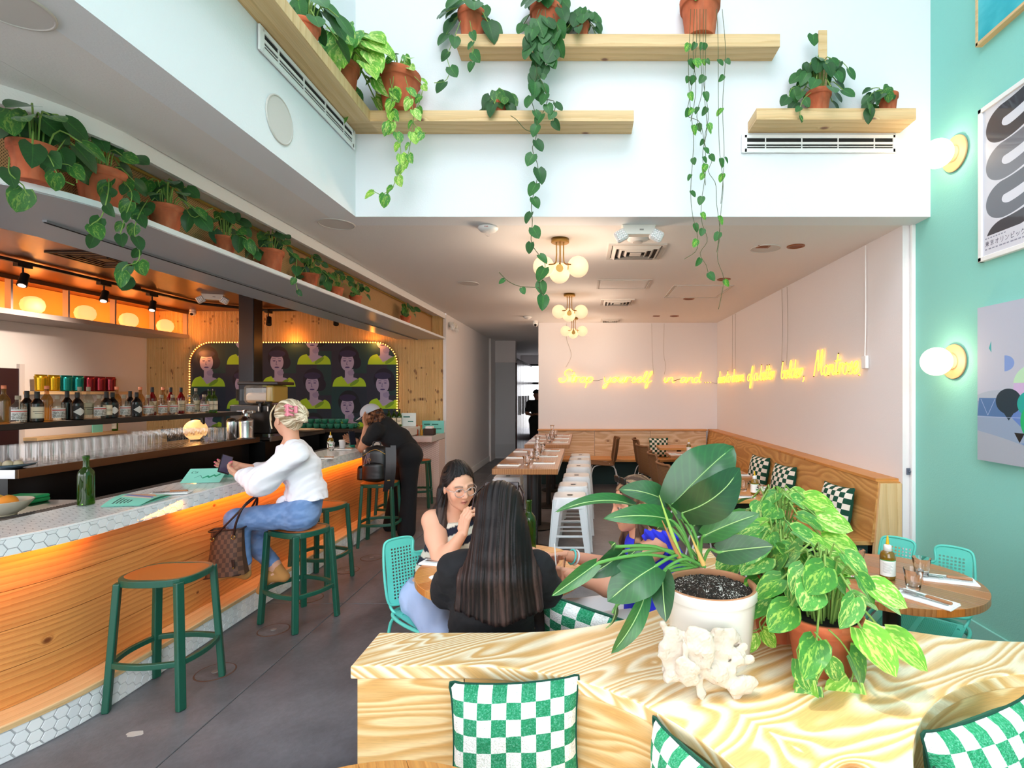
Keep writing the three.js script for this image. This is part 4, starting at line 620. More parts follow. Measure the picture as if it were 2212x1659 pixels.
function cushion(label, w, h, th, m, pos, rot, group, sd = 1) {
  const t = thing('cushion', label, 'cushion', pos, 0, group); t.rotation.set(...rot);
  const prof = (u, v) => { const a = abs(2 * u - 1), b = abs(2 * v - 1), e = Math.pow(Math.max(0, 1 - Math.pow(a, 2.6)), 0.55) * Math.pow(Math.max(0, 1 - Math.pow(b, 2.6)), 0.55); return e; };
  const side = (sg) => grid(26, 24, (u, v) => { const a = 2 * u - 1, b = 2 * v - 1, e = prof(u, v); const pin = 1 - 0.07 * (1 - a * a) * Math.pow(abs(b), 3), pin2 = 1 - 0.07 * (1 - b * b) * Math.pow(abs(a), 3); const wr = (fbm(u * 4 + sd * 3.1, v * 4 + sd, 3) - 0.5) * 0.035 * e; return [a * w / 2 * pin2, b * h / 2 * pin + h / 2, sg * (e * th / 2 + wr)]; });
  part('front_cover', side(1), m, t); part('back_cover', side(-1), mBackGreen, t);
  part('piping', tube(Array.from({ length: 40 }, (_, i) => { const k = i / 40 * 4, e = k % 1, a = k < 1 ? [2 * e - 1, -1] : k < 2 ? [1, 2 * e - 1] : k < 3 ? [1 - 2 * e, 1] : [-1, 1 - 2 * e]; const pin = 1 - 0.07 * (1 - a[0] * a[0]) * Math.pow(abs(a[1]), 3), pin2 = 1 - 0.07 * (1 - a[1] * a[1]) * Math.pow(abs(a[0]), 3); return [a[0] * w / 2 * pin2, a[1] * h / 2 * pin + h / 2, 0]; }), 0.0035, 120, 5, true), mBackGreen, t);
  return t;
}
cushion('green and white checked plush cushion standing in the left front booth', 0.36, 0.36, 0.13, mCheck, [-0.185, 0.457, -1.42], [-0.16, 0.06, 0.03], null, 1);
cushion('checked plush cushion seen edge-on at the bottom centre', 0.36, 0.36, 0.12, mCheck, [0.25, 0.455, -1.13], [-0.12, -1.15, 0.0], null, 2);
cushion('checked plush cushion propped in the right front booth, at the right edge', 0.4, 0.38, 0.14, mCheck, [1.0, 0.452, -1.25], [-0.14, 0.36, 0.07], null, 3);
cushion('checked cushion corner in the right front booth, lowest at the bottom edge', 0.34, 0.33, 0.12, mCheck, [0.735, 0.455, -1.0], [-0.1, 1.2, 0.0], null, 4);
cushion('green checked cushion on the bench behind the divider, under the philodendron', 0.56, 0.34, 0.14, mCheck, [0.07, 0.457, -2.05], [0.2, -0.5, 0.0], null, 5);
const FC = (l, p, ry, s = 0.37, tilt = -0.2) => { const c = cushion(l, s, s, 0.16, mCheckFar, p, [0, 0, 0], null, p[2]); c.rotation.set(0, ry, 0); c.rotateX(tilt); return c; };
FC('dark green checked cushion against the right bench, nearest its end panel', [2.09, 0.475, -4.42], -1.36);
FC('dark green checked cushion against the right bench, second from its end panel', [2.1, 0.475, -5.62], -1.32);
FC('dark green checked cushion against the right bench, third from its end panel', [2.1, 0.475, -6.4], -1.32);
FC('small checked cushion on the pale bench under the neon words', [1.32, 0.478, -9.24], 0.05, 0.34, -0.15);
// ---------- tables ----------
const mTableAlt = M(0xe6c8a8, 0.3, { map: lightTable, clearcoat: 0.4, clearcoatRoughness: 0.2 }), mLightAlt = M(0xf0d8b8, 0.35, { map: lightTable, clearcoat: 0.3, clearcoatRoughness: 0.25 });
function roundTable(label, x, z, R, m, o2 = {}) { const pole = true;
  const t = thing('round_table', label, 'table', [x, 0, z]);
  const top = part('tabletop', lathe([[0, 0.72], [R - 0.012, 0.72], [R - 0.006, 0.724], [R - 0.006, 0.738], [0, 0.738]], 64), m, t), n = Math.round(2 * R / 0.095), turn = o2.turn ?? 0.5;
  for (let i = 0; i < n; i++) { const a = -R + 2 * R * i / n + 0.0004, b = -R + 2 * R * (i + 1) / n - 0.0004, s = new THREE.Shape(), A0 = Math.acos(clamp(b / R, -1, 1)), A1 = Math.acos(clamp(a / R, -1, 1)); for (let k = 0; k <= 14; k++) { const q = lerp(A0, A1, k / 14); s[k ? 'lineTo' : 'moveTo'](R * cos(q), R * sin(q)); } for (let k = 0; k <= 14; k++) { const q = -lerp(A1, A0, k / 14); s.lineTo(R * cos(q), R * sin(q)); } const g = uvBox(flat(ext(s, 0.03, 0.0012, 1)).translate(0, 0.7205, 0), 1, i * 0.37, i * 0.23); g.rotateY(turn); part('plank', g, i % 3 === 1 && o2.alt ? o2.alt : m, top); }
  if (pole) { part('column', cyl(0.038, 0.038, 0.7, 0, 0.37, 0, 20), mBlack, t); part('base_plate', lathe([[0, 0], [0.22, 0], [0.22, 0.012], [0.05, 0.03], [0, 0.03]], 40), mBlack, t); part('top_bracket', box(0.3, 0.012, 0.06, 0, 0.713, 0), mBlack, t); }
  return t;
}
roundTable('round wooden table where the three women sit', -0.405, -2.59, 0.415, mLightTable, { turn: -0.9, alt: mLightAlt });
roundTable('round dark wooden table beside the teal wall', 1.446, -2.46, 0.37, mTable, { turn: 0.75, alt: mTableAlt });
roundTable('round wooden table cut by the bottom edge, in the left front booth', -0.43, -0.835, 0.402, mLightTable);
function rectTable(label, x0, x1, z0, z1, h, th, m, poles, group) {
  const t = thing('dining_table', label, 'table', [(x0 + x1) / 2, 0, (z0 + z1) / 2], 0, group);
  part('tabletop', rbox(x1 - x0, th, z1 - z0, 0, h - th / 2, 0, 0.005, 2, x1 - x0 < z1 - z0 ? 1 : 0), m, t);
  for (const [px, pz] of poles) { part('column', cyl(0.036, 0.036, h - th - 0.02, px, (h - th) / 2, pz, 18), mBlack, t); part('base_plate', lathe([[0, 0], [0.2, 0], [0.2, 0.012], [0.05, 0.028], [0, 0.028]], 34).translate(px, 0, pz), mBlack, t); part('top_bracket', box(0.26, 0.02, 0.05, px, h - th - 0.01, pz), mBlack, t); }
  return t;
}
rectTable('tall narrow wooden communal table nearest the camera, set for six', -0.86, -0.245, -6.65, -4.87, 0.91, 0.055, mTable, [[0.06, 0.6], [0.0, 0.38], [0.0, -0.55]]);
rectTable('tall narrow wooden communal table behind the first one', -0.82, -0.2, -9.0, -7.16, 0.91, 0.055, mTable, [[0, 0.6], [0, -0.6]]);
const T2 = [[-4.73, -4.26], [-5.83, -5.36], [-6.75, -6.3], [-7.7, -7.2], [-8.7, -8.2]];
T2.forEach(([a, b], i) => rectTable('small square two-seat wooden table by the right bench, ' + ['first', 'second', 'third', 'fourth', 'fifth'][i] + ' from the bench end', 1.19, 1.75, a, b, 0.75, 0.035, i % 2 ? mTable : mLightTable, [[0.06, 0]]));
// ---------- bar stools ----------
function makeBarStool() {
  const t = thing('bar_stool', '', 'bar stool'), top = [[0.15, 0.135], [-0.15, 0.135], [-0.15, -0.135], [0.15, -0.135]], H0 = 0.655, sp = 1.22;
  const outline = (k) => { const s = new THREE.Shape(), a = 0.19 + k, b = 0.165 + k; for (let i = 0; i <= 48; i++) { const q = i / 48 * 2 * PI, c = cos(q), d = sin(q), n = Math.pow(Math.pow(abs(c), 3) + Math.pow(abs(d), 3), -1 / 3); s[i ? 'lineTo' : 'moveTo'](c * n * a, d * n * b); } return s; };
  const ring = outline(0); ring.holes.push(outline(-0.028)); part('seat_frame', flat(ext(ring, 0.028, 0.004)).translate(0, 0.628, 0), mGreenMetal, t);
  const pad = grid(30, 30, (u, v) => { let x = 2 * u - 1, y = 2 * v - 1; const m = Math.max(abs(x), abs(y)) || 1e-6, l = hyp(x, y) || 1e-6, k = m / l; const px = x * k, py = y * k, q = Math.atan2(py, px), n = Math.pow(Math.pow(abs(cos(q)), 3) + Math.pow(abs(sin(q)), 3), -1 / 3); const rad = hyp(px, py); return [cos(q) * rad * n * 0.187, 0.665 + 0.012 * Math.pow(abs(cos(q) * rad), 2) - 0.016 * Math.pow(rad, 8) - 0.004, sin(q) * rad * n * 0.162]; });
  part('leather_seat', [pad, flat(ext(outline(-0.004), 0.008)).translate(0, 0.64, 0)], mTan, t);
  const foot = top.map(([x, z]) => [x * sp, z * sp]), yR = 0.235;
  top.forEach(([x, z], i) => part('leg', beam([foot[i][0], 0, foot[i][1]], [x, H0 - 0.01, z], 0.042, 0.032, V(x, 0, z * 0.4)), mGreenMetal, t));
  for (let i = 0; i < 4; i++) { const j = (i + 1) % 4, f = lerp(sp, 1, yR / H0), A = V(top[i][0] * f, yR, top[i][1] * f), B = V(top[j][0] * f, yR, top[j][1] * f), mid = A.clone().add(B).multiplyScalar(0.5), o = mid.clone().setY(0).normalize().multiplyScalar(0.03); const c = new THREE.CatmullRomCurve3([A, A.clone().lerp(B, 0.25).add(o.clone().multiplyScalar(0.7)), mid.clone().add(o), A.clone().lerp(B, 0.75).add(o.clone().multiplyScalar(0.7)), B]); part('rung', new THREE.ExtrudeGeometry(rrect(0.03, 0.022, 0.006), { steps: 14, extrudePath: c, bevelEnabled: false }), mGreenMetal, t); }
  return t;
}
{
  const s0 = makeBarStool(); const L = ['green bar stool with empty tan leather seat, nearest at the left', 'green bar stool the white-bloused woman sits on', 'green bar stool with tan seat just behind the seated woman', 'green bar stool carrying the black backpack', 'green bar stool behind the leaning woman, closest to her feet', 'green bar stool furthest along the bar by the tiled return'];
  [[-2.245, -2.82, 0.05], [-2.03, -3.73, -0.45], [-2.26, -4.5, -0.2], [-2.19, -5.62, 0.1], [-2.3, -6.35, 0.0], [-2.38, -7.45, 0.15]].forEach(([x, z, r], i) => { if (!i) { s0.position.set(x, 0, z); s0.rotation.y = r; s0.userData.label = L[0]; } else dup(s0, [x, 0, z], r, L[i]); });
}
// ---------- white pressed-metal stools ----------
function makeMetalStool() {
  const t = thing('metal_stool', '', 'stool'), h = 0.66, a = 0.152, b = 0.205, S = (k, y) => Array.from({ length: 33 }, (_, i) => { const q = i / 32 * 2 * PI, n = Math.pow(Math.pow(abs(cos(q)), 7) + Math.pow(abs(sin(q)), 7), -1 / 7); return V(cos(q) * n * k, y, sin(q) * n * k); });
  const loft = (rings) => grid(32, rings.length - 1, (u, v) => { const r = rings[Math.round(v * (rings.length - 1))][Math.round(u * 32)]; return [r.x, r.y, r.z]; });
  part('seat_pan', [loft([S(0.03, h - 0.006), S(a - 0.025, h - 0.006), S(a - 0.02, h), S(a - 0.008, h), S(a, h - 0.008), S(a + 0.006, h - 0.06), S(a + 0.012, h - 0.1)]), loft([S(0.0, h - 0.012), S(0.034, h - 0.012)])], mWhiteMetal, t);
  part('hand_hole', new THREE.BoxGeometry(0.045, 0.004, 0.03).translate(0, h - 0.004, 0), mBlack, t);
  for (const [x, z] of [[1, 1], [-1, 1], [-1, -1], [1, -1]]) {
    const A = [x * (a - 0.004), h - 0.02, z * (a - 0.004)], B = [x * (b - 0.006), 0, z * (b - 0.006)]; const side = (ax) => { const w0 = 0.075, w1 = 0.036, d = ax ? [0, 0, -z] : [-x, 0, 0]; const p = [...A, A[0] + d[0] * w0, A[1], A[2] + d[2] * w0, B[0] + d[0] * w1, B[1], B[2] + d[2] * w1, ...A, B[0] + d[0] * w1, B[1], B[2] + d[2] * w1, ...B]; const g = new THREE.BufferGeometry(); g.setAttribute('position', new THREE.Float32BufferAttribute(p, 3)); g.computeVertexNormals(); return g; };
    part('leg', [side(0), side(1), bar(A, B, 0.007, 0.006, 8)], mWhiteMetal, t);
  }
  for (const [y, f] of [[0.21, 0.9], [0.31, 0.82]]) { const k = lerp(b, a, y / h) - 0.012; for (let i = 0; i < 4; i++) { const c = [[k, k], [-k, k], [-k, -k], [k, -k]], A = c[i], B = c[(i + 1) % 4]; if (y > 0.3 && i % 2) continue; part('brace', beam([A[0], y, A[1]], [B[0], y, B[1]], 0.012, 0.018), mWhiteMetal, t); } }
  part('cross_brace', [beam([0.1, h - 0.09, 0.1], [-0.1, h - 0.09, -0.1], 0.02, 0.004), beam([-0.1, h - 0.093, 0.1], [0.1, h - 0.093, -0.1], 0.02, 0.004)], mWhiteMetal, t);
  return t;
}
{
  const s0 = makeMetalStool(), ord = ['nearest', 'second', 'third', 'fourth', 'fifth', 'sixth']; let first = true;
  const put = (x, z, l) => { if (first) { s0.position.set(x, 0, z); s0.userData.label = l; first = false; } else dup(s0, [x, 0, z], 0, l); };
  [[-0.135, -4.93], [-0.115, -5.5], [-0.09, -6.12], [-0.075, -6.9], [-0.07, -7.6], [-0.06, -8.1]].forEach(([x, z], i) => put(x, z, 'white metal stool on the right side of the tall tables, ' + ord[i] + ' to the camera'));
  [[-0.86, -4.72], [-0.86, -5.36], [-0.88, -6.06]].forEach(([x, z], i) => put(x, z, 'white metal stool on the left side of the tall table, ' + ord[i] + ' to the camera'));
}
// ---------- perforated aqua chairs ----------
function makeAquaChair() {
  const t = thing('perforated_chair', '', 'chair'), w = 0.5, hs = 0.45; const fit = (g) => g.translate(0, -hs, 0).scale(0.84, 0.84, 0.84).translate(0, 0.43, 0);
  const s = new THREE.Shape(), r = 0.03; // back with a notch in the middle of its top
  s.moveTo(-w / 2 + r, 0); s.lineTo(w / 2 - r, 0); s.quadraticCurveTo(w / 2, 0, w / 2, r); s.lineTo(w / 2, 0.4 - r); s.quadraticCurveTo(w / 2, 0.4, w / 2 - r, 0.4); s.lineTo(0.085, 0.4); s.quadraticCurveTo(0.055, 0.4, 0.055, 0.37); s.lineTo(0.055, 0.3); s.lineTo(-0.055, 0.3); s.lineTo(-0.055, 0.37); s.quadraticCurveTo(-0.055, 0.4, -0.085, 0.4); s.lineTo(-w / 2 + r, 0.4); s.quadraticCurveTo(-w / 2, 0.4, -w / 2, 0.4 - r); s.lineTo(-w / 2, r); s.quadraticCurveTo(-w / 2, 0, -w / 2 + r, 0);
  for (let i = 0; i < 21; i++) for (let j = 0; j < 16; j++) { const x = (i - 10) * 0.0205, y = 0.035 + j * 0.0205; if (abs(x) > 0.21 || (abs(x) < 0.08 && y > 0.27) || y > 0.36) continue; s.holes.push(holeRect(0.0115, 0.0115, x, y)); }
  part('backrest', fit(ext(s, 0.004, 0).rotateX(-0.17).translate(0, hs + 0.05, -0.2)), mAqua, t);
  part('backrest_rim', fit(tube([[-w / 2, 0.02, 0], [-w / 2, 0.38, 0], [-w / 2 + 0.02, 0.4, 0], [-0.075, 0.4, 0], [-0.055, 0.38, 0], [-0.055, 0.3, 0], [0.055, 0.3, 0], [0.055, 0.38, 0], [0.075, 0.4, 0], [w / 2 - 0.02, 0.4, 0], [w / 2, 0.38, 0], [w / 2, 0.02, 0], [w / 2 - 0.02, 0, 0], [-w / 2 + 0.02, 0, 0]], 0.009, 140, 6, true).rotateX(-0.17).translate(0, hs + 0.05, -0.2)), mAqua, t);
  const q = rrect(0.46, 0.44, 0.04); for (let j = 0; j < 24; j++) for (const x of [-0.1, 0.1]) q.holes.push(holeRect(0.17, 0.008, x, -0.19 + j * 0.0165)); part('seat', fit(flat(ext(q, 0.004)).translate(0, hs, 0.02)), mAqua, t);
  part('seat_rim', fit(tube([[-0.22, 0, -0.2], [-0.23, 0, 0.2], [-0.2, 0, 0.24], [0.2, 0, 0.24], [0.23, 0, 0.2], [0.22, 0, -0.2]], 0.011, 50, 7, true).translate(0, hs, 0)), mAqua, t);
  for (const x of [-1, 1]) { part('leg', fit(tube([[x * 0.2, hs, 0.12], [x * 0.235, hs - 0.03, 0.19], [x * 0.245, hs - 0.1, 0.215], [x * 0.25, -0.062, 0.23]], 0.011, 20, 8)), mAqua, t); part('leg', fit(tube([[x * 0.2, hs, -0.1], [x * 0.235, hs - 0.03, -0.17], [x * 0.245, hs - 0.1, -0.2], [x * 0.25, -0.062, -0.24]], 0.011, 20, 8)), mAqua, t); part('upright', fit(tube([[x * 0.22, hs, -0.17], [x * 0.235, hs + 0.03, -0.2], [x * 0.245, hs + 0.1, -0.215]], 0.009, 10, 7)), mAqua, t); }
  return t;
}
{
  const c = makeAquaChair(); c.position.set(-0.785, 0, -2.845); c.rotation.y = 0.78; c.userData.label = 'aqua perforated metal chair under the woman with glasses';
  dup(c, [1.69, 0, -2.67], -0.765, 'aqua perforated metal chair at the round table beside the teal wall');
}
{ // grey moulded stool with a brown pad beside the round table
  const t = thing('grey_stool', 'grey moulded stool with a brown seat pad under the round table edge', 'stool', [-0.02, 0, -2.3]); const g = M(0x8d8f90, 0.45);
  part('seat_pad', rbox(0.32, 0.025, 0.32, 0, 0.5, 0, 0.01, 3), M(0x4e2c18, 0.5), t); part('shell', rbox(0.35, 0.05, 0.35, 0, 0.465, 0, 0.02, 3), g, t);
  for (const [x, z] of [[1, 1], [1, -1], [-1, 1], [-1, -1]]) part('leg', beam([x * 0.17, 0, z * 0.17], [x * 0.14, 0.46, z * 0.14], 0.05, 0.03), g, t);
}
{ // chair of the woman with long hair, mostly hidden by her
  const t = thing('cafe_chair', 'low dark chair mostly hidden under the woman with long dark hair', 'chair', [-0.33, 0, -2.05]);
  part('seat', rbox(0.38, 0.03, 0.36, 0, 0.45, 0, 0.01), mGreenMetal, t); for (const [x, z] of [[1, 1], [1, -1], [-1, 1], [-1, -1]]) part('leg', bar([x * 0.17, 0, z * 0.16], [x * 0.15, 0.44, z * 0.14], 0.012), mGreenMetal, t);
}
// ---------- woven chairs ----------
const weave = canvasTex(256, 256, (c) => { c.fillStyle = '#4e3420'; c.fillRect(0, 0, 256, 256); for (let i = 0; i < 16; i++) for (let j = 0; j < 16; j++) { c.fillStyle = (i + j) & 1 ? '#8a6238' : '#6d4b2b'; if ((i + j) & 1) c.fillRect(i * 16, j * 16 + 2, 16, 11); else c.fillRect(i * 16 + 2, j * 16, 11, 16); } }, THREE.RepeatWrapping); weave.repeat.set(6, 6);
const mWeave = M(0xffffff, 0.75, { map: weave, bumpMap: weave, bumpScale: 0.003 }), mCane = M(0x7a5230, 0.6);
function makeWovenChair() {
  const t = thing('woven_chair', '', 'chair');
  const sec = [[0.25, 0.445], [0.2, 0.455], [0.0, 0.44], [-0.16, 0.445], [-0.21, 0.5], [-0.235, 0.62], [-0.27, 0.86]]; const c = new THREE.CatmullRomCurve3(sec.map(([z, y]) => V(0, y, z)));
  part('seat_shell', grid(12, 26, (u, v) => { const p = c.getPoint(v), b = sstep(0.45, 0.75, v), a = 2 * u - 1, w = lerp(0.22, 0.24, b) * (1 - 0.12 * Math.pow(Math.max(0, v - 0.85) / 0.15, 2)); return [a * w, p.y + (1 - b) * a * a * 0.012, p.z + b * a * a * 0.07]; }), mWeave, t);
  const rim = []; for (let i = 0; i <= 14; i++) { const v = i / 14, p = c.getPoint(v), b = sstep(0.45, 0.75, v); rim.push([lerp(0.22, 0.24, b), p.y + 0.006, p.z + b * 0.07]); } const top = []; for (let i = 1; i < 8; i++) { const a = 1 - i / 4; top.push([a * 0.225, 0.868, -0.27 + a * a * 0.07]); } const L = rim.map((p) => [-p[0], p[1], p[2]]).reverse();
  part('rolled_rim', tube([...rim, ...top, ...L], 0.014, 90, 7), mCane, t); part('front_roll', bar([-0.22, 0.448, 0.25], [0.22, 0.448, 0.25], 0.015), mCane, t);
  for (const x of [-1, 1]) part('leg', tube([[x * 0.23, 0, 0.24], [x * 0.2, 0.4, 0.17], [x * 0.19, 0.43, 0.12], [x * 0.19, 0.43, -0.12], [x * 0.2, 0.4, -0.17], [x * 0.23, 0, -0.27]], 0.009, 40, 7), mWhiteMetal, t);
  part('cross_bar', [bar([-0.19, 0.43, 0.1], [0.19, 0.43, 0.1], 0.007), bar([-0.19, 0.43, -0.1], [0.19, 0.43, -0.1], 0.007)], mWhiteMetal, t);
  return t;
}
{
  const c = makeWovenChair(), P = [[1.14, -4.55, PI / 2 - 0.15, 'woven cane chair with white legs at the first small table'], [1.05, -5.6, PI / 2 + 0.1, 'woven cane chair at the second small table, back to the aisle'], [1.06, -6.5, PI / 2, 'woven cane chair at the third small table, back to the aisle'], [1.02, -7.5, PI / 2 + 0.25, 'woven cane chair at the fourth small table, beside the checked cushion'], [1.05, -8.45, PI / 2, 'woven cane chair furthest along the right bench'], [0.32, -8.7, -PI / 2, 'woven cane chair beyond the white stools, near the neon wall']];
  P.forEach(([x, z, r, l], i) => { if (!i) { c.position.set(x, 0, z); c.rotation.y = r; c.userData.label = l; } else dup(c, [x, 0, z], r, l); });
}
// ---------- leaves and pots ----------
function leafGeo(L, Wd, o = {}) {                                    // lies along +z, faces +y
  const { heart = 0.13, fold = 0.25, droop = 0.2, nu = 4, nv = 7, peak = 0.28, wave = 0, twist = 0 } = o;
  return grid(nu, nv, (u, v) => {
    const a = 2 * u - 1, b = abs(a); let w;
    if (v < peak) w = 0.5 + 0.5 * (1 - Math.pow(1 - v / peak, 2)); else { const q = (v - peak) / (1 - peak); w = Math.pow(1 - q, 0.75) * (1 + 0.55 * q); }
    if (heart === 0 && v < peak) w = Math.pow(sin(v / peak * PI / 2), 0.7) * 0.94 + 0.06;
    const x = a * w * Wd / 2, z = v * L - heart * L * b * Math.pow(Math.max(0, 1 - v / 0.4), 1.5);
    const y = -droop * L * v * v + fold * abs(x) + wave * sin(v * 14) * b * Wd * 0.1 + twist * x * v;
    return [x, y, z];
  });
}
const leafTex = (base, vein, fleck, amt, sc) => tex(128, 192, 1, 1, (u, v) => {
  const b = abs(u - 0.5) * 2, vv = Math.abs(((v - b * 0.28) * 9) % 1 - 0.5), side = Math.exp(-vv * vv * 60) * 0.35 * (1 - b * 0.4), mid = Math.exp(-Math.pow(b * 22, 2)) * 0.8;
  let c = mix3(base, vein, clamp(Math.max(side * 0.6, mid))); if (amt) { const n = fbm(u * sc * 1.7 + 3, (v - b * 0.45) * sc * 0.8, 4); c = mix3(c, fleck, sstep(1 - amt, 1 - amt + 0.16, n) * 0.85); }
  const s = 0.9 + 0.2 * fbm(u * 6, v * 8, 2); return [c[0] * s, c[1] * s, c[2] * s];
}, true, THREE.ClampToEdgeWrapping);
const LM = (t, tint, rough = 0.9) => M(tint, rough, { map: t, transmission: 0.22, thickness: 0, clearcoat: 0.45, clearcoatRoughness: 0.32, side: THREE.DoubleSide });
const tGreen = leafTex([44, 104, 40], [96, 150, 66], [0, 0, 0], 0, 1), tVar = leafTex([122, 188, 58], [166, 212, 96], [230, 238, 150], 0.52, 9), tVar2 = leafTex([76, 152, 54], [132, 188, 80], [212, 226, 122], 0.46, 8), tPhil = leafTex([34, 96, 44], [110, 160, 90], [0, 0, 0], 0, 1);
const leafSets = {
  heart: { geo: [leafGeo(1, 0.9, { droop: 0.14, fold: 0.15 }), leafGeo(1, 0.84, { droop: 0.22, fold: 0.22 }), leafGeo(1, 0.95, { droop: 0.05, fold: 0.1, twist: 0.2 })], mat: [LM(tGreen, 0xffffff), LM(tGreen, 0xd8f0c8), LM(tGreen, 0xb4ccb8)] },
  pothos: { geo: [leafGeo(1, 0.84, { droop: 0.16, fold: 0.18 }), leafGeo(1, 0.78, { droop: 0.28, fold: 0.28 }), leafGeo(1, 0.9, { droop: 0.06, fold: 0.12, twist: 0.25 }), leafGeo(1, 0.74, { droop: 0.25, fold: 0.35, wave: 0.4 })], mat: [LM(tVar, 0xffffff), LM(tVar2, 0xffffff), LM(tVar, 0xe6f4c0), LM(tVar2, 0xc8e0a8)] },
  dull: { geo: [leafGeo(1, 0.84, { droop: 0.2, fold: 0.15 }), leafGeo(1, 0.76, { droop: 0.3, fold: 0.25 }), leafGeo(1, 0.9, { droop: 0.1, fold: 0.1, twist: 0.3 })], mat: [LM(tGreen, 0xb9d8b0), LM(tVar2, 0x8fae78), LM(tGreen, 0x9cc090)] },
  hoya: { geo: [leafGeo(1, 0.8, { droop: 0.05, fold: 0.1, heart: 0.05 }), leafGeo(1, 0.7, { droop: 0.2, heart: 0.05 })], mat: [LM(tGreen, 0xf4ffd0), LM(tVar2, 0xd8f0a8), LM(tGreen, 0xd0ecb0)] },
};
const mStem = M(0x7fa04a, 0.7), mStemDark = M(0x4f5a34, 0.8), mRoot = M(0x6b5a3a, 0.8);
function putLeaf(parent, set, base, dir, nrm, L, k, name = 'leaf') {
  const S = leafSets[set] || set, g = S.geo[k % S.geo.length], m = S.mat[(k * 7 + (k >> 2)) % S.mat.length];
  const z = dir.clone().normalize(), x = new THREE.Vector3().crossVectors(nrm, z).normalize(), y = new THREE.Vector3().crossVectors(z, x);
  const o = new THREE.Mesh(g, m); o.name = name; o.matrix.makeBasis(x, y, z).setPosition(base); o.matrix.decompose(o.position, o.quaternion, o.scale); o.scale.setScalar(L); parent.add(o); return o;
}
function potGeo(R, h, band = 0.22, taper = 0.72) { return lathe([[0, 0], [R * taper - 0.004, 0], [R * taper, 0.004], [R * lerp(taper, 1, 1 - band) * 0.96, h * (1 - band)], [R, h * (1 - band) + 0.001], [R * 1.02, h - 0.003], [R * 1.0, h], [R * 0.92, h], [R * 0.9, h * 0.86], [0, h * 0.86]], 36); }
// a potted trailing plant: bushy crown plus trails through given points
function potted(label, pos, R, h, o) {
  const { set = 'heart', n = 14, L = 0.09, spread = 0.16, up = 0.1, fall = 0.1, trails = [], face = V(0, 0.35, 1), wall = null, group, soilless, vine = 0.0025, step = 0.07, skew = V(0, 0, 0), tiltPot = 0, arc = null } = o;
  const t = thing('potted_plant', label, 'plant', [pos.x, pos.y, pos.z], 0, group); const p = part('pot', potGeo(R, h), mTerra, t, 'terracotta pot'); p.rotation.z = tiltPot; part('soil', lathe([[0, h * 0.9], [R * 0.6, h * 0.89], [R * 0.9, h * 0.87]], 20), mSoil, p);
  const c = V(0, h * 0.9, 0), stems = []; let k = 0;
  for (let i = 0; i < n; i++) {
    const f = (i + 0.5) / n, az = i * 2.39996 + rr(-0.3, 0.3), q = Math.sqrt(f); let d = V(cos(az) * q * spread, up * (1 - f * f) + rr(-0.02, 0.02) - fall * f * f, sin(az) * q * spread);
    d.add(skew.clone().multiplyScalar(rr(0.3, 1)));
    if (wall) { const W2 = V(...wall); const dd = d.dot(W2); if (dd < -R * 0.3) d.addScaledVector(W2, -dd - R * 0.3); }
    const e = c.clone().add(d), mid = c.clone().lerp(e, 0.5).add(V(0, abs(d.y) * 0.3 + up * 0.35, 0));
    stems.push(tube([c.clone().add(V(d.x * 0.25, -0.01, d.z * 0.25)), mid, e], L * 0.022 + 0.0012, 7, 5));
    const dir = V(d.x * 1.1 + rr(-0.5, 0.5) * spread, -spread * (0.45 + 0.5 * f) * (o.hang ?? 1) - fall * f, d.z * 0.8 + rr(-0.5, 0.5) * spread).normalize();
    if (wall) { const W2 = V(...wall), q2 = dir.dot(W2); if (q2 < 0.15) dir.addScaledVector(W2, 0.15 - q2).normalize(); }
    const nr = face.clone().add(V(rr(-0.5, 0.5), rr(0, 0.5), rr(-0.3, 0.3))).add(V(d.x, 0.12, d.z).multiplyScalar(1.6)).normalize(); if (abs(nr.dot(dir)) > 0.9) nr.add(V(0, 1, 0));
    putLeaf(t, set, e, dir, nr, L * rr(0.75, 1.2), k++);
  }
  for (const tr of trails) {
    const pts = tr.pts.map((q) => q.clone().sub(pos)), cv = curve(pts), len = cv.getLength(); stems.push(new THREE.TubeGeometry(cv, Math.max(8, Math.round(len / 0.03)), tr.r || vine, 5));
    const st = tr.step || step, m = Math.floor(len / st); for (let i = tr.from || 1; i <= m; i++) { if (tr.skip && rnd() < tr.skip) continue; const u = Math.min(1, i * st / len), a = cv.getPointAt(u), tg = cv.getTangentAt(u), sd = i % 2 ? 1 : -1, dir = V(sd * rr(0.2, 0.9), -0.8, rr(-0.1, 0.4)).addScaledVector(tg, 0.4).normalize(), nr = face.clone().add(V(rr(-0.6, 0.6), rr(-0.2, 0.5), rr(-0.2, 0.2))).normalize(); putLeaf(t, tr.set || set, a.clone().addScaledVector(dir, 0.008), dir, nr, (tr.L || L) * rr(0.7, 1.15), k++); }
  }
  const s = part('stem', stems, o.stemMat || mStem, t); return t;
}
const P3 = (list, d) => list.map((q) => at(q[0], q[1], q[2] || d));
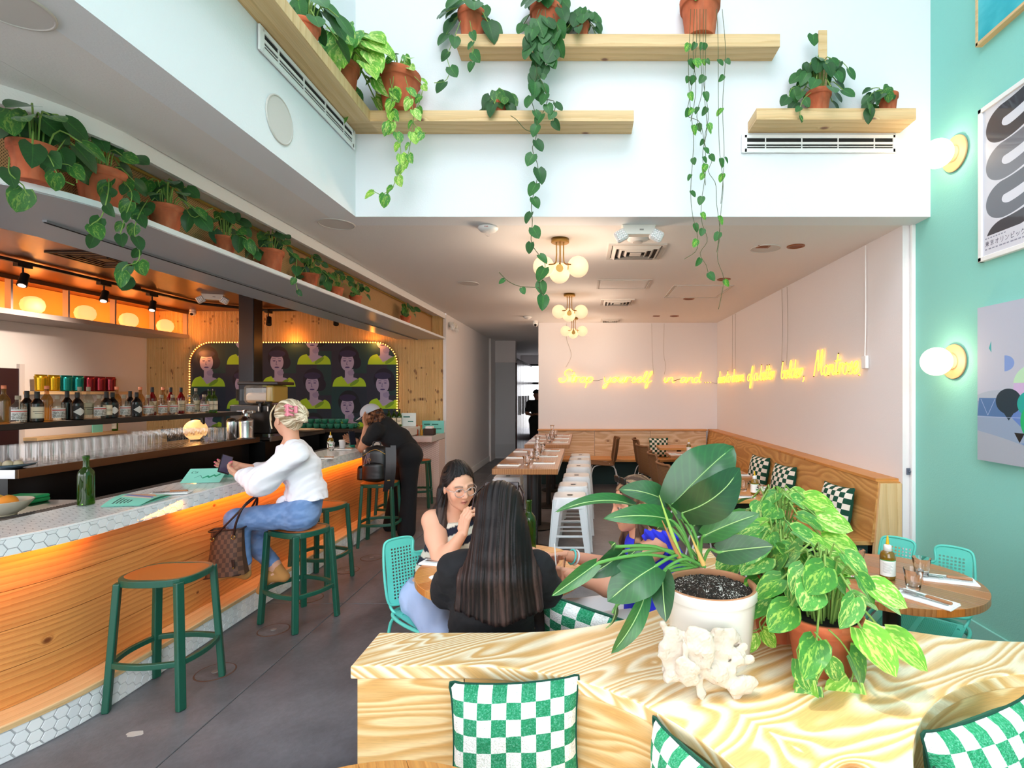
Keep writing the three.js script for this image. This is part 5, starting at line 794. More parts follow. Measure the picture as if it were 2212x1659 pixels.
// plants on the shelf over the bar
{
  const N = ['nearest', 'second', 'third', 'fourth', 'fifth', 'sixth', 'seventh', 'eighth', 'ninth and furthest'], D = [[72, 0.082, 0.16, 16, 0.13, 0.17], [217, 0.1, 0.185, 11, 0.11, 0.16], [357, 0.085, 0.15, 14, 0.1, 0.16], [485, 0.068, 0.12, 10, 0.1, 0.14], [584, 0.092, 0.17, 14, 0.095, 0.14], [669, 0.072, 0.12, 14, 0.085, 0.14], [726, 0.068, 0.1, 14, 0.075, 0.13], [768, 0.064, 0.1, 12, 0.08, 0.13], [876, 0.07, 0.115, 12, 0.1, 0.14]];
  const hang = (px, py, X = -2.19) => at(px, py, -X * F / (CX - px));
  const tr = { 0: [{ pts: [hang(90, 320, -2.3), hang(110, 345), hang(130, 385), hang(160, 400)], L: 0.08, step: 0.1 }, { pts: [hang(20, 340, -2.3), hang(25, 380), hang(50, 400), hang(57, 418)], L: 0.1, step: 0.12 }, { pts: [hang(140, 300, -2.3), hang(120, 350, -2.24), hang(160, 360), hang(166, 395)], L: 0.1, step: 0.08 }], 1: [{ pts: [hang(235, 370, -2.33), hang(232, 425), hang(218, 470), hang(192, 492), hang(215, 512)], L: 0.075, step: 0.065 }, { pts: [hang(250, 375, -2.33), hang(285, 420), hang(270, 470), hang(260, 505)], L: 0.07, step: 0.06 }], 2: [{ pts: [hang(320, 430, -2.33), hang(298, 470), hang(290, 500), hang(302, 545), hang(297, 566), hang(270, 575), hang(262, 592), hang(285, 598)], L: 0.07, step: 0.06 }, { pts: [hang(395, 440, -2.33), hang(420, 470), hang(445, 455), hang(460, 450)], L: 0.09, step: 0.08 }], 3: [{ pts: [hang(500, 505, -2.33), hang(530, 515), hang(550, 535), hang(548, 560)], L: 0.09, step: 0.06 }], 4: [{ pts: [hang(620, 540, -2.33), hang(640, 560), hang(638, 600), hang(645, 640)], L: 0.07, step: 0.09 }], 5: [{ pts: [hang(690, 585, -2.3), hang(705, 600), hang(700, 615)], L: 0.08, step: 0.07 }] };
  D.forEach(([px, R, h, n, L, sp], i) => potted('trailing green plant in terracotta pot, ' + N[i] + ' on the white shelf over the bar', at(px, 0, 2.355 * F / (CX - px)).setY(2.516), R, h, { set: 'dull', n: n + 1, L: L * 0.86, spread: sp * 0.95, up: 0.15, fall: 0.03, hang: 0.45, wall: [1, 0, 0], face: V(0.7, 0.1, 0.8), trails: tr[i] || [], skew: V(0.03, 0, 0) }));
}
// plants on the pine shelves
{
  const Y1 = 3.5685, Y2 = 4.11, base = (px, d, y) => at(px, 0, d).setY(y);
  potted('variegated pothos with drooping leaves in terracotta, on the long left shelf', base(738, 3.46, Y1), 0.11, 0.22, { set: 'pothos', n: 34, L: 0.165, spread: 0.22, up: 0.2, fall: 0.14, hang: 0.7, wall: [1, 0, 0], skew: V(0.12, 0, 0.05) });
  potted('leafy pothos on the long left shelf, cut by the top edge', base(659, 2.94, Y1), 0.08, 0.12, { set: 'heart', n: 12, L: 0.12, spread: 0.16, up: 0.18, fall: 0.02, wall: [1, 0, 0], skew: V(0.05, 0, -0.1) });
  potted('largest terracotta pot with trailing pothos, in the corner where the pine shelves meet', base(862, 3.655, Y1), 0.145, 0.27, { set: 'pothos', n: 18, L: 0.085, spread: 0.16, up: 0.13, fall: 0.02, hang: 0.5, wall: [0, 0, 1], step: 0.075, trails: [{ pts: P3([[850, 165], [846, 220], [848, 262], [862, 300], [866, 345], [858, 380], [845, 408], [822, 420], [803, 410]], 3.5), L: 0.085 }, { pts: P3([[875, 165], [888, 215], [893, 255], [888, 300], [878, 345], [866, 362]], 3.5), L: 0.08 }, { pts: P3([[842, 170], [850, 215], [842, 250], [838, 285]], 3.49), L: 0.08 }, { pts: P3([[895, 165], [912, 185], [908, 215], [898, 240]], 3.55), L: 0.07 }, { pts: P3([[890, 262], [905, 280], [920, 288]], 3.5), L: 0.06, step: 0.05 }] });
  potted('small drooping plant in a small terracotta pot on the lower back shelf', base(1077, 3.69, Y1), 0.062, 0.085, { set: 'dull', n: 22, L: 0.11, spread: 0.1, up: 0.07, fall: 0.08, wall: [0, 0, 1], face: V(0, 0.1, 1) });
  potted('heartleaf plant in terracotta at the left end of the upper shelf', base(1020, 3.7, Y2), 0.1, 0.19, { set: 'heart', n: 18, L: 0.13, spread: 0.17, up: 0.09, fall: 0.12, wall: [0, 0, 1], skew: V(-0.04, 0, 0), trails: [{ pts: P3([[995, 45], [978, 90], [966, 125], [972, 150], [962, 175], [938, 179]], 3.58), L: 0.085, step: 0.11 }, { pts: P3([[1015, 45], [1022, 90], [1020, 125], [1024, 140]], 3.56), L: 0.08, step: 0.07 }] });
  potted('heartleaf plant with the longest dark trail, in the middle of the upper shelf', base(1180, 3.7, Y2), 0.115, 0.22, { set: 'heart', n: 18, L: 0.12, spread: 0.16, up: 0.12, fall: 0.08, wall: [0, 0, 1], stemMat: mStemDark, trails: [
    { pts: P3([[1172, 20], [1150, 70], [1152, 110], [1160, 160], [1150, 190], [1148, 215], [1160, 260], [1157, 300], [1150, 320], [1162, 360], [1158, 400], [1148, 440], [1150, 480], [1148, 525], [1160, 545], [1178, 570], [1168, 600], [1165, 622], [1180, 645]], 3.5), L: 0.1, step: 0.1 },
    { pts: P3([[1178, 20], [1180, 70], [1176, 110], [1160, 150], [1152, 180]], 3.52), L: 0.12, step: 0.055 }, { pts: P3([[1195, 30], [1205, 70], [1195, 110], [1180, 140]], 3.52), L: 0.11, step: 0.06 }, { pts: P3([[1165, 20], [1155, 50], [1148, 90], [1158, 130]], 3.5), L: 0.12, step: 0.06 }, { pts: P3([[1162, 160], [1178, 195], [1182, 220], [1172, 245]], 3.5), L: 0.08, step: 0.07 }, { pts: P3([[1180, 215], [1198, 220], [1194, 262]], 3.5), L: 0.07, step: 0.06 }, { pts: P3([[1165, 621], [1140, 620], [1120, 618], [1097, 607], [1078, 588]], 3.5), L: 0.05, step: 0.12 }, { pts: P3([[1150, 285], [1135, 280], [1115, 258], [1103, 250]], 3.5), L: 0.04, step: 0.3 }] });
  potted('smallest heartleaf plant in terracotta on the upper shelf', base(1258, 3.7, Y2), 0.05, 0.12, { set: 'heart', n: 20, L: 0.09, spread: 0.12, up: 0.09, fall: 0.09, wall: [0, 0, 1] });
  potted('large orange terracotta pot with curtain of thin trailing vines, right on the upper shelf', base(1512, 3.69, Y2), 0.14, 0.27, { set: 'hoya', n: 8, L: 0.07, spread: 0.12, up: 0.08, fall: 0.02, wall: [0, 0, 1], stemMat: mStemDark, step: 0.11, vine: 0.002, trails: [
    [[1492, 20], [1490, 75], [1487, 140], [1491, 230], [1498, 300], [1492, 420], [1497, 470], [1505, 500], [1505, 540], [1478, 560]], [[1505, 20], [1505, 75], [1500, 150], [1488, 220], [1484, 250], [1510, 262], [1520, 300], [1525, 360], [1515, 440], [1516, 480], [1528, 520], [1512, 548], [1525, 572], [1530, 590]], [[1520, 20], [1519, 80], [1520, 180], [1530, 250], [1522, 310], [1538, 345], [1530, 370], [1545, 395], [1548, 440], [1555, 500], [1550, 560], [1563, 600], [1558, 640], [1552, 668]],
    [[1548, 20], [1551, 90], [1552, 230], [1554, 320], [1562, 400], [1557, 460], [1552, 520], [1548, 545]], [[1560, 20], [1567, 110], [1561, 230], [1564, 330], [1561, 400], [1557, 440]], [[1512, 20], [1512, 100], [1516, 200], [1505, 250], [1515, 290]], [[1500, 20], [1497, 110], [1503, 190], [1497, 240], [1492, 262]], [[1525, 20], [1524, 130], [1522, 210], [1527, 280], [1518, 330], [1524, 400]]].map((q, i) => ({ pts: P3(q, 3.5 + (i % 3) * 0.02), L: 0.062, skip: i === 3 || i === 4 ? 0.7 : 0.42, from: 2 })) });
  const h = potted('bushy pothos climbing a wooden stake on the short right shelf', base(1768, 3.68, Y1 + 0.01), 0.085, 0.15, { set: 'heart', n: 34, L: 0.1, spread: 0.17, up: 0.22, fall: 0.06, wall: [0, 0, 1], trails: [{ pts: P3([[1752, 200], [1735, 215], [1728, 250], [1735, 262]], 3.57), L: 0.06, step: 0.06 }, { pts: P3([[1735, 195], [1712, 190], [1702, 215]], 3.6), L: 0.1, step: 0.07 }, { pts: P3([[1790, 160], [1810, 130], [1830, 145], [1836, 158]], 3.66), L: 0.08, step: 0.07 }] });
  part('stake', rbox(0.06, 0.47, 0.012, 0.02, 0.34, 0.02, 0.003), mPine, h); part('stake_tip_leaf', leafSets.heart.geo[0].clone().scale(0.1, 0.1, 0.1).rotateX(1.2).translate(-0.04, 0.56, 0), leafSets.heart.mat[1], h);
  potted('small ivy in a small terracotta pot at the right end of the short shelf', base(1918, 3.68, Y1 + 0.01), 0.066, 0.13, { set: 'dull', n: 16, L: 0.08, spread: 0.1, up: 0.05, fall: 0.06, wall: [0, 0, 1], skew: V(-0.08, 0, 0), trails: [{ pts: P3([[1905, 195], [1885, 200], [1876, 220], [1882, 244]], 3.57), L: 0.085, step: 0.045 }] });
}
// plants on the divider
{
  const top = (px, d) => at(px, 0, d).setY(PH);
  potted('golden pothos in terracotta pot, nearest on the plywood divider', top(1778, 1.56), 0.112, 0.165, { set: 'pothos', n: 30, L: 0.105, spread: 0.17, up: 0.19, fall: 0.02, hang: 0.5, face: V(0, 0.6, 0.8), trails: [{ pts: P3([[1745, 1370], [1722, 1400], [1730, 1440], [1760, 1480], [1785, 1510]], 1.43), L: 0.1, step: 0.07 }, { pts: P3([[1790, 1360], [1820, 1390], [1845, 1440], [1838, 1475]], 1.43), L: 0.11, step: 0.08 }, { pts: P3([[1760, 1365], [1790, 1410], [1775, 1450], [1745, 1500]], 1.42), L: 0.09, step: 0.08 }], step: 0.09 });
  potted('golden pothos in terracotta pot, middle of three on the plywood divider', top(1682, 1.76), 0.095, 0.15, { set: 'pothos', n: 32, L: 0.1, spread: 0.16, up: 0.22, fall: 0.02, hang: 0.45, face: V(0, 0.6, 0.8), trails: [{ pts: P3([[1660, 1330], [1640, 1360], [1612, 1365], [1600, 1380], [1620, 1410]], 1.6), L: 0.085, step: 0.07 }, { pts: P3([[1665, 1320], [1640, 1345], [1650, 1370], [1660, 1395]], 1.58), L: 0.08, step: 0.07 }] });
  potted('golden pothos in terracotta pot, furthest back on the plywood divider', top(1672, 1.97), 0.09, 0.15, { set: 'pothos', n: 34, L: 0.105, spread: 0.18, up: 0.28, fall: 0.0, hang: 0.4, face: V(0, 0.6, 0.8), skew: V(0.03, 0.02, 0) });
}
// the philodendron in the white glazed pot
{
  const t = thing('potted_plant', 'large dark-leaved philodendron in a white glazed pot, with bare soil', 'plant', [0.391, PH, -1.62]);
  const glaze = M(0xe9e6de, 0.22, { clearcoat: 0.7, clearcoatRoughness: 0.12 });
  part('pot', lathe([[0, 0], [0.108, 0], [0.113, 0.006], [0.126, 0.1], [0.134, 0.185], [0.136, 0.196], [0.141, 0.2], [0.142, 0.222], [0.139, 0.229]], 56), glaze, t, 'white glazed pot');
  part('pot_rim', lathe([[0.139, 0.229], [0.132, 0.231], [0.126, 0.226], [0.126, 0.19]], 56), M(0xc98d66, 0.8), t, 'bare terracotta inner rim');
  const soil = tex(256, 256, 0.3, 0.3, (x, y) => { const n = fbm(x * 160, y * 160, 2), p = vn(x * 320, y * 320), k = sstep(0.62, 0.7, p * (0.55 + 0.6 * fbm(x * 18, y * 18, 3))); return mix3([58 * n + 12, 42 * n + 8, 32 * n + 6], [226, 220, 214], k); });
  const sg = grid(44, 44, (u, v) => { let x = 2 * u - 1, y = 2 * v - 1; const m = Math.max(abs(x), abs(y)), l = hyp(x, y) || 1, k = m / l; x *= k * 0.126; y *= k * 0.126; return [x, 0.205 + 0.022 * (1 - (x * x + y * y) / 0.0159) + fbm(x * 140 + 9, y * 140, 2) * 0.012, -y]; }, (u, v) => [u * 0.26, v * 0.26]);
  part('soil', sg, M(0xffffff, 1, { map: soil }), t);
  const O = V(0.391, PH, -1.62), q = (px, py, d) => at(px, py, d).sub(O), crown = q(1512, 1222, 1.62), stems = [];
  const phil = (tint, cc = 0.7) => M(tint, 0.6, { map: tPhil, clearcoat: cc, clearcoatRoughness: 0.25, side: THREE.DoubleSide, transmission: 0.1, thickness: 0 });
  const mats = [phil(0xb8e0b0), phil(0x8cb890), phil(0xffffe0), phil(0xe0ff9c), phil(0xa8c8a0)];
  const lf = (b, e, wpx, mi, o = {}) => {
    const A = q(b[0], b[1], b[2]), B = q(e[0], e[1], e[2]), L = A.distanceTo(B), d = (b[2] + e[2]) / 2, wd = wpx * 1.14 / F * d; const dir = B.clone().sub(A);
    const g = leafGeo(L, wd, { heart: o.heart ?? 0.06, fold: o.fold ?? 0.25, droop: 0, nu: 8, nv: 14, peak: o.peak ?? 0.32, wave: o.wave ?? 0.12 });
    const bow = o.bow ?? 0.12, p = g.attributes.position; for (let i = 0; i < p.count; i++) { const v = p.getZ(i) / L; p.setY(i, p.getY(i) + bow * L * 4 * v * (1 - v)); } g.computeVertexNormals();
    const nr = V(...(o.n || [0, 0.5, 1])); const m = new THREE.Mesh(g, mats[mi]); const z = dir.normalize(), x = new THREE.Vector3().crossVectors(nr, z).normalize(), y = new THREE.Vector3().crossVectors(z, x); m.name = 'leaf'; m.matrix.makeBasis(x, y, z).setPosition(A); m.matrix.decompose(m.position, m.quaternion, m.scale); t.add(m);
    const c2 = crown.clone().add(V(rr(-0.02, 0.02), 0, rr(-0.015, 0.015))); stems.push(tube([c2, c2.clone().lerp(A, 0.5).add(V(0, 0.03, 0)), A, A.clone().addScaledVector(dir, 0.02)], 0.0048, 14, 7));
    part('midrib', tube([V(0, 0.0015 - 0.0, 0), V(0, bow * L * 0.75 + 0.0012, L * 0.25), V(0, bow * L + 0.001, L * 0.5), V(0, bow * L * 0.75 + 0.001, L * 0.75), V(0, 0.0005, L * 0.97)], 0.0016, 16, 5), M(0x9fbf7a, 0.5), m);
  };
  lf([1452, 1092, 1.66], [1584, 965, 1.74], 104, 0, { n: [-0.35, 0.25, 1], fold: 0.18, wave: 0.3, peak: 0.4 });
  lf([1472, 1108, 1.6], [1598, 1010, 1.6], 92, 1, { n: [0.5, 0.1, 1], fold: 0.12, bow: 0.2, peak: 0.4 });
  lf([1496, 1138, 1.64], [1566, 1045, 1.7], 74, 4, { n: [0.5, 0.2, 1], fold: 0.2, peak: 0.35 });
  lf([1438, 1082, 1.72], [1337, 1058, 1.72], 52, 0, { n: [0.1, 0.8, 0.9] });
  lf([1370, 1092, 1.72], [1198, 1107, 1.6], 30, 3, { n: [0, 1, 0.7], fold: 0.5 });
  lf([1450, 1124, 1.6], [1302, 1121, 1.5], 46, 3, { n: [0.1, 0.7, 1], fold: 0.3, wave: 0.3 });
  lf([1520, 1158, 1.6], [1641, 1110, 1.56], 46, 3, { n: [-0.2, 0.5, 1] });
  lf([1551, 1193, 1.56], [1671, 1180, 1.5], 56, 4, { n: [0, 0.5, 1], bow: 0.05 });
  lf([1345, 1192, 1.5], [1266, 1246, 1.44], 46, 1, { n: [0.3, 0.2, 1], fold: 0.5 });
  lf([1322, 1180, 1.46], [1330, 1172, 1.44], 20, 2);
  lf([1288, 1218, 1.42], [1191, 1288, 1.36], 32, 3, { n: [0.5, 0.6, 1], fold: 0.6, bow: 0.05 });
  lf([1418, 1222, 1.5], [1312, 1300, 1.42], 84, 0, { n: [0.1, 0.7, 0.8], fold: 0.12, peak: 0.45 });
  lf([1432, 1236, 1.52], [1439, 1344, 1.42], 48, 1, { n: [-0.3, 0.2, 1], fold: 0.2, peak: 0.4 });
  lf([1396, 1276, 1.46], [1320, 1412, 1.38], 40, 3, { n: [0.5, 0.3, 1], fold: 0.35, peak: 0.5 });
  lf([1362, 1200, 1.66], [1388, 1176, 1.7], 22, 4);
  lf([1440, 1118, 1.7], [1420, 1142, 1.72], 30, 1); lf([1330, 1310, 1.46], [1308, 1358, 1.46], 20, 1, { n: [1, 0, 0.6] });
  part('stem', stems, M(0x5f9a48, 0.45), t);
  const spear = (a, b, r, c) => part('new_leaf_sheath', bar(q(...a), q(...b), r, 0.0012, 8), M(c, 0.5), t);
  spear([1470, 1208, 1.58], [1424, 1070, 1.52], 0.009, 0xa8c860); spear([1468, 1206, 1.57], [1430, 1124, 1.53], 0.008, 0xb0794a); spear([1520, 1220, 1.55], [1492, 1156, 1.53], 0.008, 0xd0a860); spear([1511, 1212, 1.6], [1506, 1170, 1.6], 0.005, 0x9fb84a);
}
// ---------- surface nets: a mesh round a distance field ----------
function nets(f, lo, hi, cell) {
  const n = [0, 1, 2].map((k) => Math.ceil((hi[k] - lo[k]) / cell) + 1), [nx, ny, nz] = n, v = new Float32Array(nx * ny * nz); let i = 0;
  const st = 4; // coarse skip: blocks that lie far from the surface keep a coarse value
  for (let z = 0; z < nz; z += st) for (let y = 0; y < ny; y += st) for (let x = 0; x < nx; x += st) {
    const c = f(lo[0] + (x + 1.5) * cell, lo[1] + (y + 1.5) * cell, lo[2] + (z + 1.5) * cell), far = abs(c) > cell * 6;
    for (let c3 = z; c3 < Math.min(z + st, nz); c3++) for (let b = y; b < Math.min(y + st, ny); b++) for (let a = x; a < Math.min(x + st, nx); a++) v[a + nx * (b + ny * c3)] = far ? c : f(lo[0] + a * cell, lo[1] + b * cell, lo[2] + c3 * cell);
  }
  const idx = new Int32Array(nx * ny * nz).fill(-1), pos = [], tri = [];
  const E = [[0, 1], [2, 3], [4, 5], [6, 7], [0, 2], [1, 3], [4, 6], [5, 7], [0, 4], [1, 5], [2, 6], [3, 7]], off = [0, 1, nx, nx + 1, nx * ny, nx * ny + 1, nx * ny + nx, nx * ny + nx + 1];
  for (let z = 0; z < nz - 1; z++) for (let y = 0; y < ny - 1; y++) for (let x = 0; x < nx - 1; x++) {
    const o = x + nx * (y + ny * z); let mask = 0; for (let k = 0; k < 8; k++) if (v[o + off[k]] < 0) mask |= 1 << k; if (mask === 0 || mask === 255) continue;
    let sx = 0, sy = 0, sz = 0, m = 0; for (const [a, b] of E) { const p = v[o + off[a]], q = v[o + off[b]]; if ((p < 0) === (q < 0)) continue; const t = p / (p - q); sx += (a & 1) + t * ((b & 1) - (a & 1)); sy += (a >> 1 & 1) + t * ((b >> 1 & 1) - (a >> 1 & 1)); sz += (a >> 2) + t * ((b >> 2) - (a >> 2)); m++; }
    idx[o] = pos.length / 3; pos.push(lo[0] + (x + sx / m) * cell, lo[1] + (y + sy / m) * cell, lo[2] + (z + sz / m) * cell);
  }
  const quad = (a, b, c, d, fl) => { if (a < 0 || b < 0 || c < 0 || d < 0) return; if (fl) tri.push(a, b, c, a, c, d); else tri.push(a, c, b, a, d, c); };
  for (let z = 1; z < nz - 1; z++) for (let y = 1; y < ny - 1; y++) for (let x = 1; x < nx - 1; x++) {
    const o = x + nx * (y + ny * z), s = v[o] < 0;
    if (s !== (v[o + 1] < 0)) quad(idx[o - nx - nx * ny], idx[o - nx * ny], idx[o], idx[o - nx], s);
    if (s !== (v[o + nx] < 0)) quad(idx[o - 1 - nx * ny], idx[o - 1], idx[o], idx[o - nx * ny], s);
    if (s !== (v[o + nx * ny] < 0)) quad(idx[o - 1 - nx], idx[o - nx], idx[o], idx[o - 1], s);
  }
  const g = new THREE.BufferGeometry(); g.setAttribute('position', new THREE.Float32BufferAttribute(pos, 3)); g.setIndex(tri);
  // smooth normals straight from the field
  const nrm = new Float32Array(pos.length), e = cell * 0.5; for (i = 0; i < pos.length; i += 3) { const x = pos[i], y = pos[i + 1], z = pos[i + 2]; let a = f(x + e, y, z) - f(x - e, y, z), b = f(x, y + e, z) - f(x, y - e, z), c = f(x, y, z + e) - f(x, y, z - e); const l = hyp(a, b, c) || 1; nrm[i] = a / l; nrm[i + 1] = b / l; nrm[i + 2] = c / l; }
  g.setAttribute('normal', new THREE.BufferAttribute(nrm, 3)); return g;
}
const smin = (a, b, k) => { const h = clamp(0.5 + 0.5 * (b - a) / k); return b + (a - b) * h - k * h * (1 - h); };
function sdCone(p, x, y, z) {                                        // p: ax ay az ra bx by bz rb, a tapered capsule
  const dx = p[4] - p[0], dy = p[5] - p[1], dz = p[6] - p[2], L = dx * dx + dy * dy + dz * dz, t = L > 0 ? clamp(((x - p[0]) * dx + (y - p[1]) * dy + (z - p[2]) * dz) / L) : 0;
  return hyp(x - p[0] - dx * t, y - p[1] - dy * t, z - p[2] - dz * t) - p[3] - (p[7] - p[3]) * t;
}
function sdEll(c, r, x, y, z) { const a = (x - c[0]) / r[0], b = (y - c[1]) / r[1], d = (z - c[2]) / r[2], k = hyp(a, b, d), m = hyp(a / r[0], b / r[1], d / r[2]); return m > 0 ? k * (k - 1) / m : -Math.min(...r); }
// coral
{
  const O = at(1520, 0, 1.42).setY(PH), S = 1.42 / F, c = (px, py, dz = 0) => [(px - 1520) * S, (1505 - py) * S, dz];
  const caps = [[...c(1450, 1375), 0.022, ...c(1470, 1440, 0.01), 0.03], [...c(1432, 1360, -0.01), 0.016, ...c(1452, 1400), 0.022], [...c(1500, 1375, 0.01), 0.03, ...c(1500, 1440, 0.02), 0.03], [...c(1525, 1385), 0.026, ...c(1520, 1450, 0.01), 0.026], [...c(1475, 1385, 0.03), 0.015, ...c(1478, 1425, 0.04), 0.014], [...c(1440, 1450, 0.0), 0.02, ...c(1480, 1465, 0.01), 0.022], [...c(1490, 1475, 0.02), 0.02, ...c(1500, 1462), 0.026], [...c(1510, 1492, 0.04), 0.018, ...c(1505, 1470, 0.03), 0.022], [...c(1512, 1510, 0.05), 0.013, ...c(1510, 1490, 0.04), 0.018], [...c(1555, 1385, -0.02), 0.026, ...c(1550, 1430, -0.01), 0.024], [...c(1580, 1395, -0.02), 0.024, ...c(1560, 1425), 0.02], [...c(1610, 1410, -0.02), 0.018, ...c(1570, 1430, -0.01), 0.022], [...c(1596, 1425, 0.02), 0.014, ...c(1550, 1455, 0.02), 0.022], [...c(1616, 1432, 0), 0.012, ...c(1575, 1450, 0.01), 0.018], [...c(1545, 1460, 0.02), 0.026, ...c(1510, 1450, 0), 0.026], [...c(1612, 1478, 0.02), 0.017, ...c(1575, 1475, 0.02), 0.024], [...c(1586, 1502, 0.04), 0.018, ...c(1572, 1478, 0.03), 0.022], [...c(1575, 1475, 0.02), 0.022, ...c(1540, 1465, 0.01), 0.024]];
  const plates = [[1462, 1415, 0.0, 0.05, 0.062, 0.016, 0.25], [1508, 1405, 0.012, 0.046, 0.058, 0.017, -0.15], [1480, 1445, 0.03, 0.03, 0.045, 0.016, 0.5], [1572, 1402, -0.02, 0.045, 0.042, 0.014, -0.5], [1595, 1428, -0.005, 0.05, 0.018, 0.016, -0.35], [1600, 1480, 0.02, 0.04, 0.022, 0.016, 0.2], [1545, 1455, 0.01, 0.05, 0.03, 0.024, 0], [1452, 1460, 0.01, 0.03, 0.02, 0.02, 0.2]].map((q) => [...c(q[0], q[1], q[2]), ...q.slice(3)]);
  const f = (x, y, z) => { let d = 1; for (const q of plates) { const a = x - q[0], b = y - q[1], w = z - q[2], C = cos(q[6]), S2 = sin(q[6]); const e = sdEll([0, 0, 0], [q[3], q[4], q[5]], a * C + b * S2, -a * S2 + b * C, w + 0.25 * (a * C + b * S2) * sin(q[6] * 9)); d = smin(d, e + 0.0007 * sin(Math.atan2(b, a) * 5 + q[0] * 90), 0.006); } for (const k of caps) { const q = sdCone(k, x, y, z * 1.6) + 0.007; d = smin(d, q, 0.008); } return Math.max(d + (vn3(x * 52, y * 52, z * 52) - 0.5) * 0.012 + (vn3(x * 260, y * 260, z * 260) - 0.5) * 0.003, -y - 0.004) * 0.6; };
  const g = nets(f, [-0.16, -0.012, -0.09], [0.16, 0.21, 0.11], 0.0036); solo('coral', g, M(0xc9bcab, 0.9, { bumpMap: plush, bumpScale: 0.001 }), 'piece of white branching coral before the white pot on the divider', 'coral', null, [O.x, PH + 0.004, O.z]);
}
// ---------- glasses, bottles, cutlery ----------
const kindOf = {};
function first(key, make) { return kindOf[key] || (kindOf[key] = { o: make(), used: false }); }
function put(key, make, x, y, z, label, group, turn = 0) { const k = first(key, make); let o; if (!k.used) { k.used = true; o = k.o; o.position.set(x, y, z); o.rotation.y = turn; } else o = dup(k.o, [x, y, z], turn); o.userData.label = label; if (group) o.userData.group = group; else delete o.userData.group; return o; }
const tumbler = () => { const t = thing('tumbler', '', 'glass'); part('glass_wall', lathe([[0, 0], [0.025, 0], [0.028, 0.004], [0.031, 0.025], [0.035, 0.06], [0.041, 0.092], [0.039, 0.0925], [0.0325, 0.06], [0.029, 0.028], [0.024, 0.016], [0, 0.014]], 10), mGlassS, t); return t; };
const highball = () => { const t = thing('highball_glass', '', 'glass'); part('glass_wall', lathe([[0.03, 0.003], [0.034, 0.15], [0.032, 0.15], [0.0285, 0.012]], 16), mGlass, t); part('glass_base', lathe([[0, 0], [0.03, 0], [0.03, 0.014], [0, 0.014]], 16), mGlass, t); return t; };
const coupe = () => { const t = thing('stemmed_glass', '', 'glass'); part('bowl', lathe([[0.004, 0.085], [0.03, 0.095], [0.044, 0.125], [0.04, 0.165], [0.038, 0.165], [0.041, 0.126], [0.028, 0.1], [0, 0.09]], 18), mGlass, t); part('foot', lathe([[0, 0], [0.034, 0], [0.034, 0.003], [0.005, 0.008], [0.004, 0.088], [0, 0.09]], 18), mGlass, t); return t; };
const labelTex = (draw, w = 128, h = 128) => canvasTex(w, h, draw);
const squatLbl = labelTex((c) => { c.fillStyle = '#cfccc6'; c.fillRect(0, 0, 128, 128); for (let i = 0; i < 260; i++) { c.fillStyle = rnd() < 0.5 ? '#5a5650' : '#8d8880'; c.fillRect(rnd() * 128, 40 + rnd() * 80, 4 + rnd() * 8, 3); } c.fillStyle = '#c0392b'; c.fillRect(0, 20, 128, 12); });
const diaLbl = labelTex((c) => { c.fillStyle = '#101012'; c.fillRect(0, 0, 128, 128); c.fillStyle = '#d8d4ce'; c.beginPath(); c.moveTo(64, 20); c.lineTo(120, 70); c.lineTo(64, 118); c.lineTo(8, 70); c.fill(); });
const creamLbl = labelTex((c) => { c.fillStyle = '#ded2b8'; c.fillRect(0, 0, 128, 128); c.fillStyle = '#3a332a'; c.fillRect(20, 50, 88, 6); c.fillRect(34, 70, 60, 5); c.strokeStyle = '#3a332a'; c.strokeRect(6, 6, 116, 116); });
const sauceLbl = labelTex((c) => { c.fillStyle = '#f2f2ee'; c.fillRect(0, 0, 256, 128); c.fillStyle = '#2d9a4a'; c.fillRect(0, 0, 256, 6); c.fillRect(150, 76, 70, 16); c.fillStyle = '#3a3a38'; c.fillRect(160, 40, 56, 16); c.fillStyle = '#e0c02a'; c.beginPath(); c.arc(190, 24, 12, 0, 7); c.fill(); c.fillStyle = '#a9a9a6'; for (let i = 0; i < 9; i++) c.fillRect(24, 24 + i * 9, 70 - (i * 17) % 24, 3); }, 256, 128);
function bottleProto(name, R, h, neck, glassM, lbl, capM, capH = 0.03) {
  return () => { const t = thing(name, '', 'bottle'); part('glass_body', lathe([[0, 0], [R * 0.9, 0], [R, 0.006], [R, h * 0.56], [R * 0.92, h * 0.63], [neck * 1.5, h * 0.73], [neck, h * 0.78], [neck, h - capH], [0, h - capH]], 22), glassM, t); part('cap', lathe([[0, h], [neck * 1.08, h], [neck * 1.12, h - capH], [neck, h - capH - 0.004]], 16), capM, t); if (lbl) part('label', grid(14, 1, (u, v) => { const a = (u - 0.5) * 2.6; return [sin(a) * (R + 0.0008), lerp(h * 0.12, h * 0.5, v), cos(a) * (R + 0.0008)]; }), M(0xffffff, 0.6, { map: lbl }), t); return t; };
}
const mClearB = M(0xe9e4d8, 0.03, { transmission: 0.96, thickness: 0 }), mAmberB = M(0xd9b26a, 0.03, { transmission: 0.9, thickness: 0 }), mRedB = M(0x9a1418, 0.05, { transmission: 0.6, thickness: 0 }), mCapLit = M(0xe0805a, 0.5), mCork = M(0x9a8a74, 0.7);
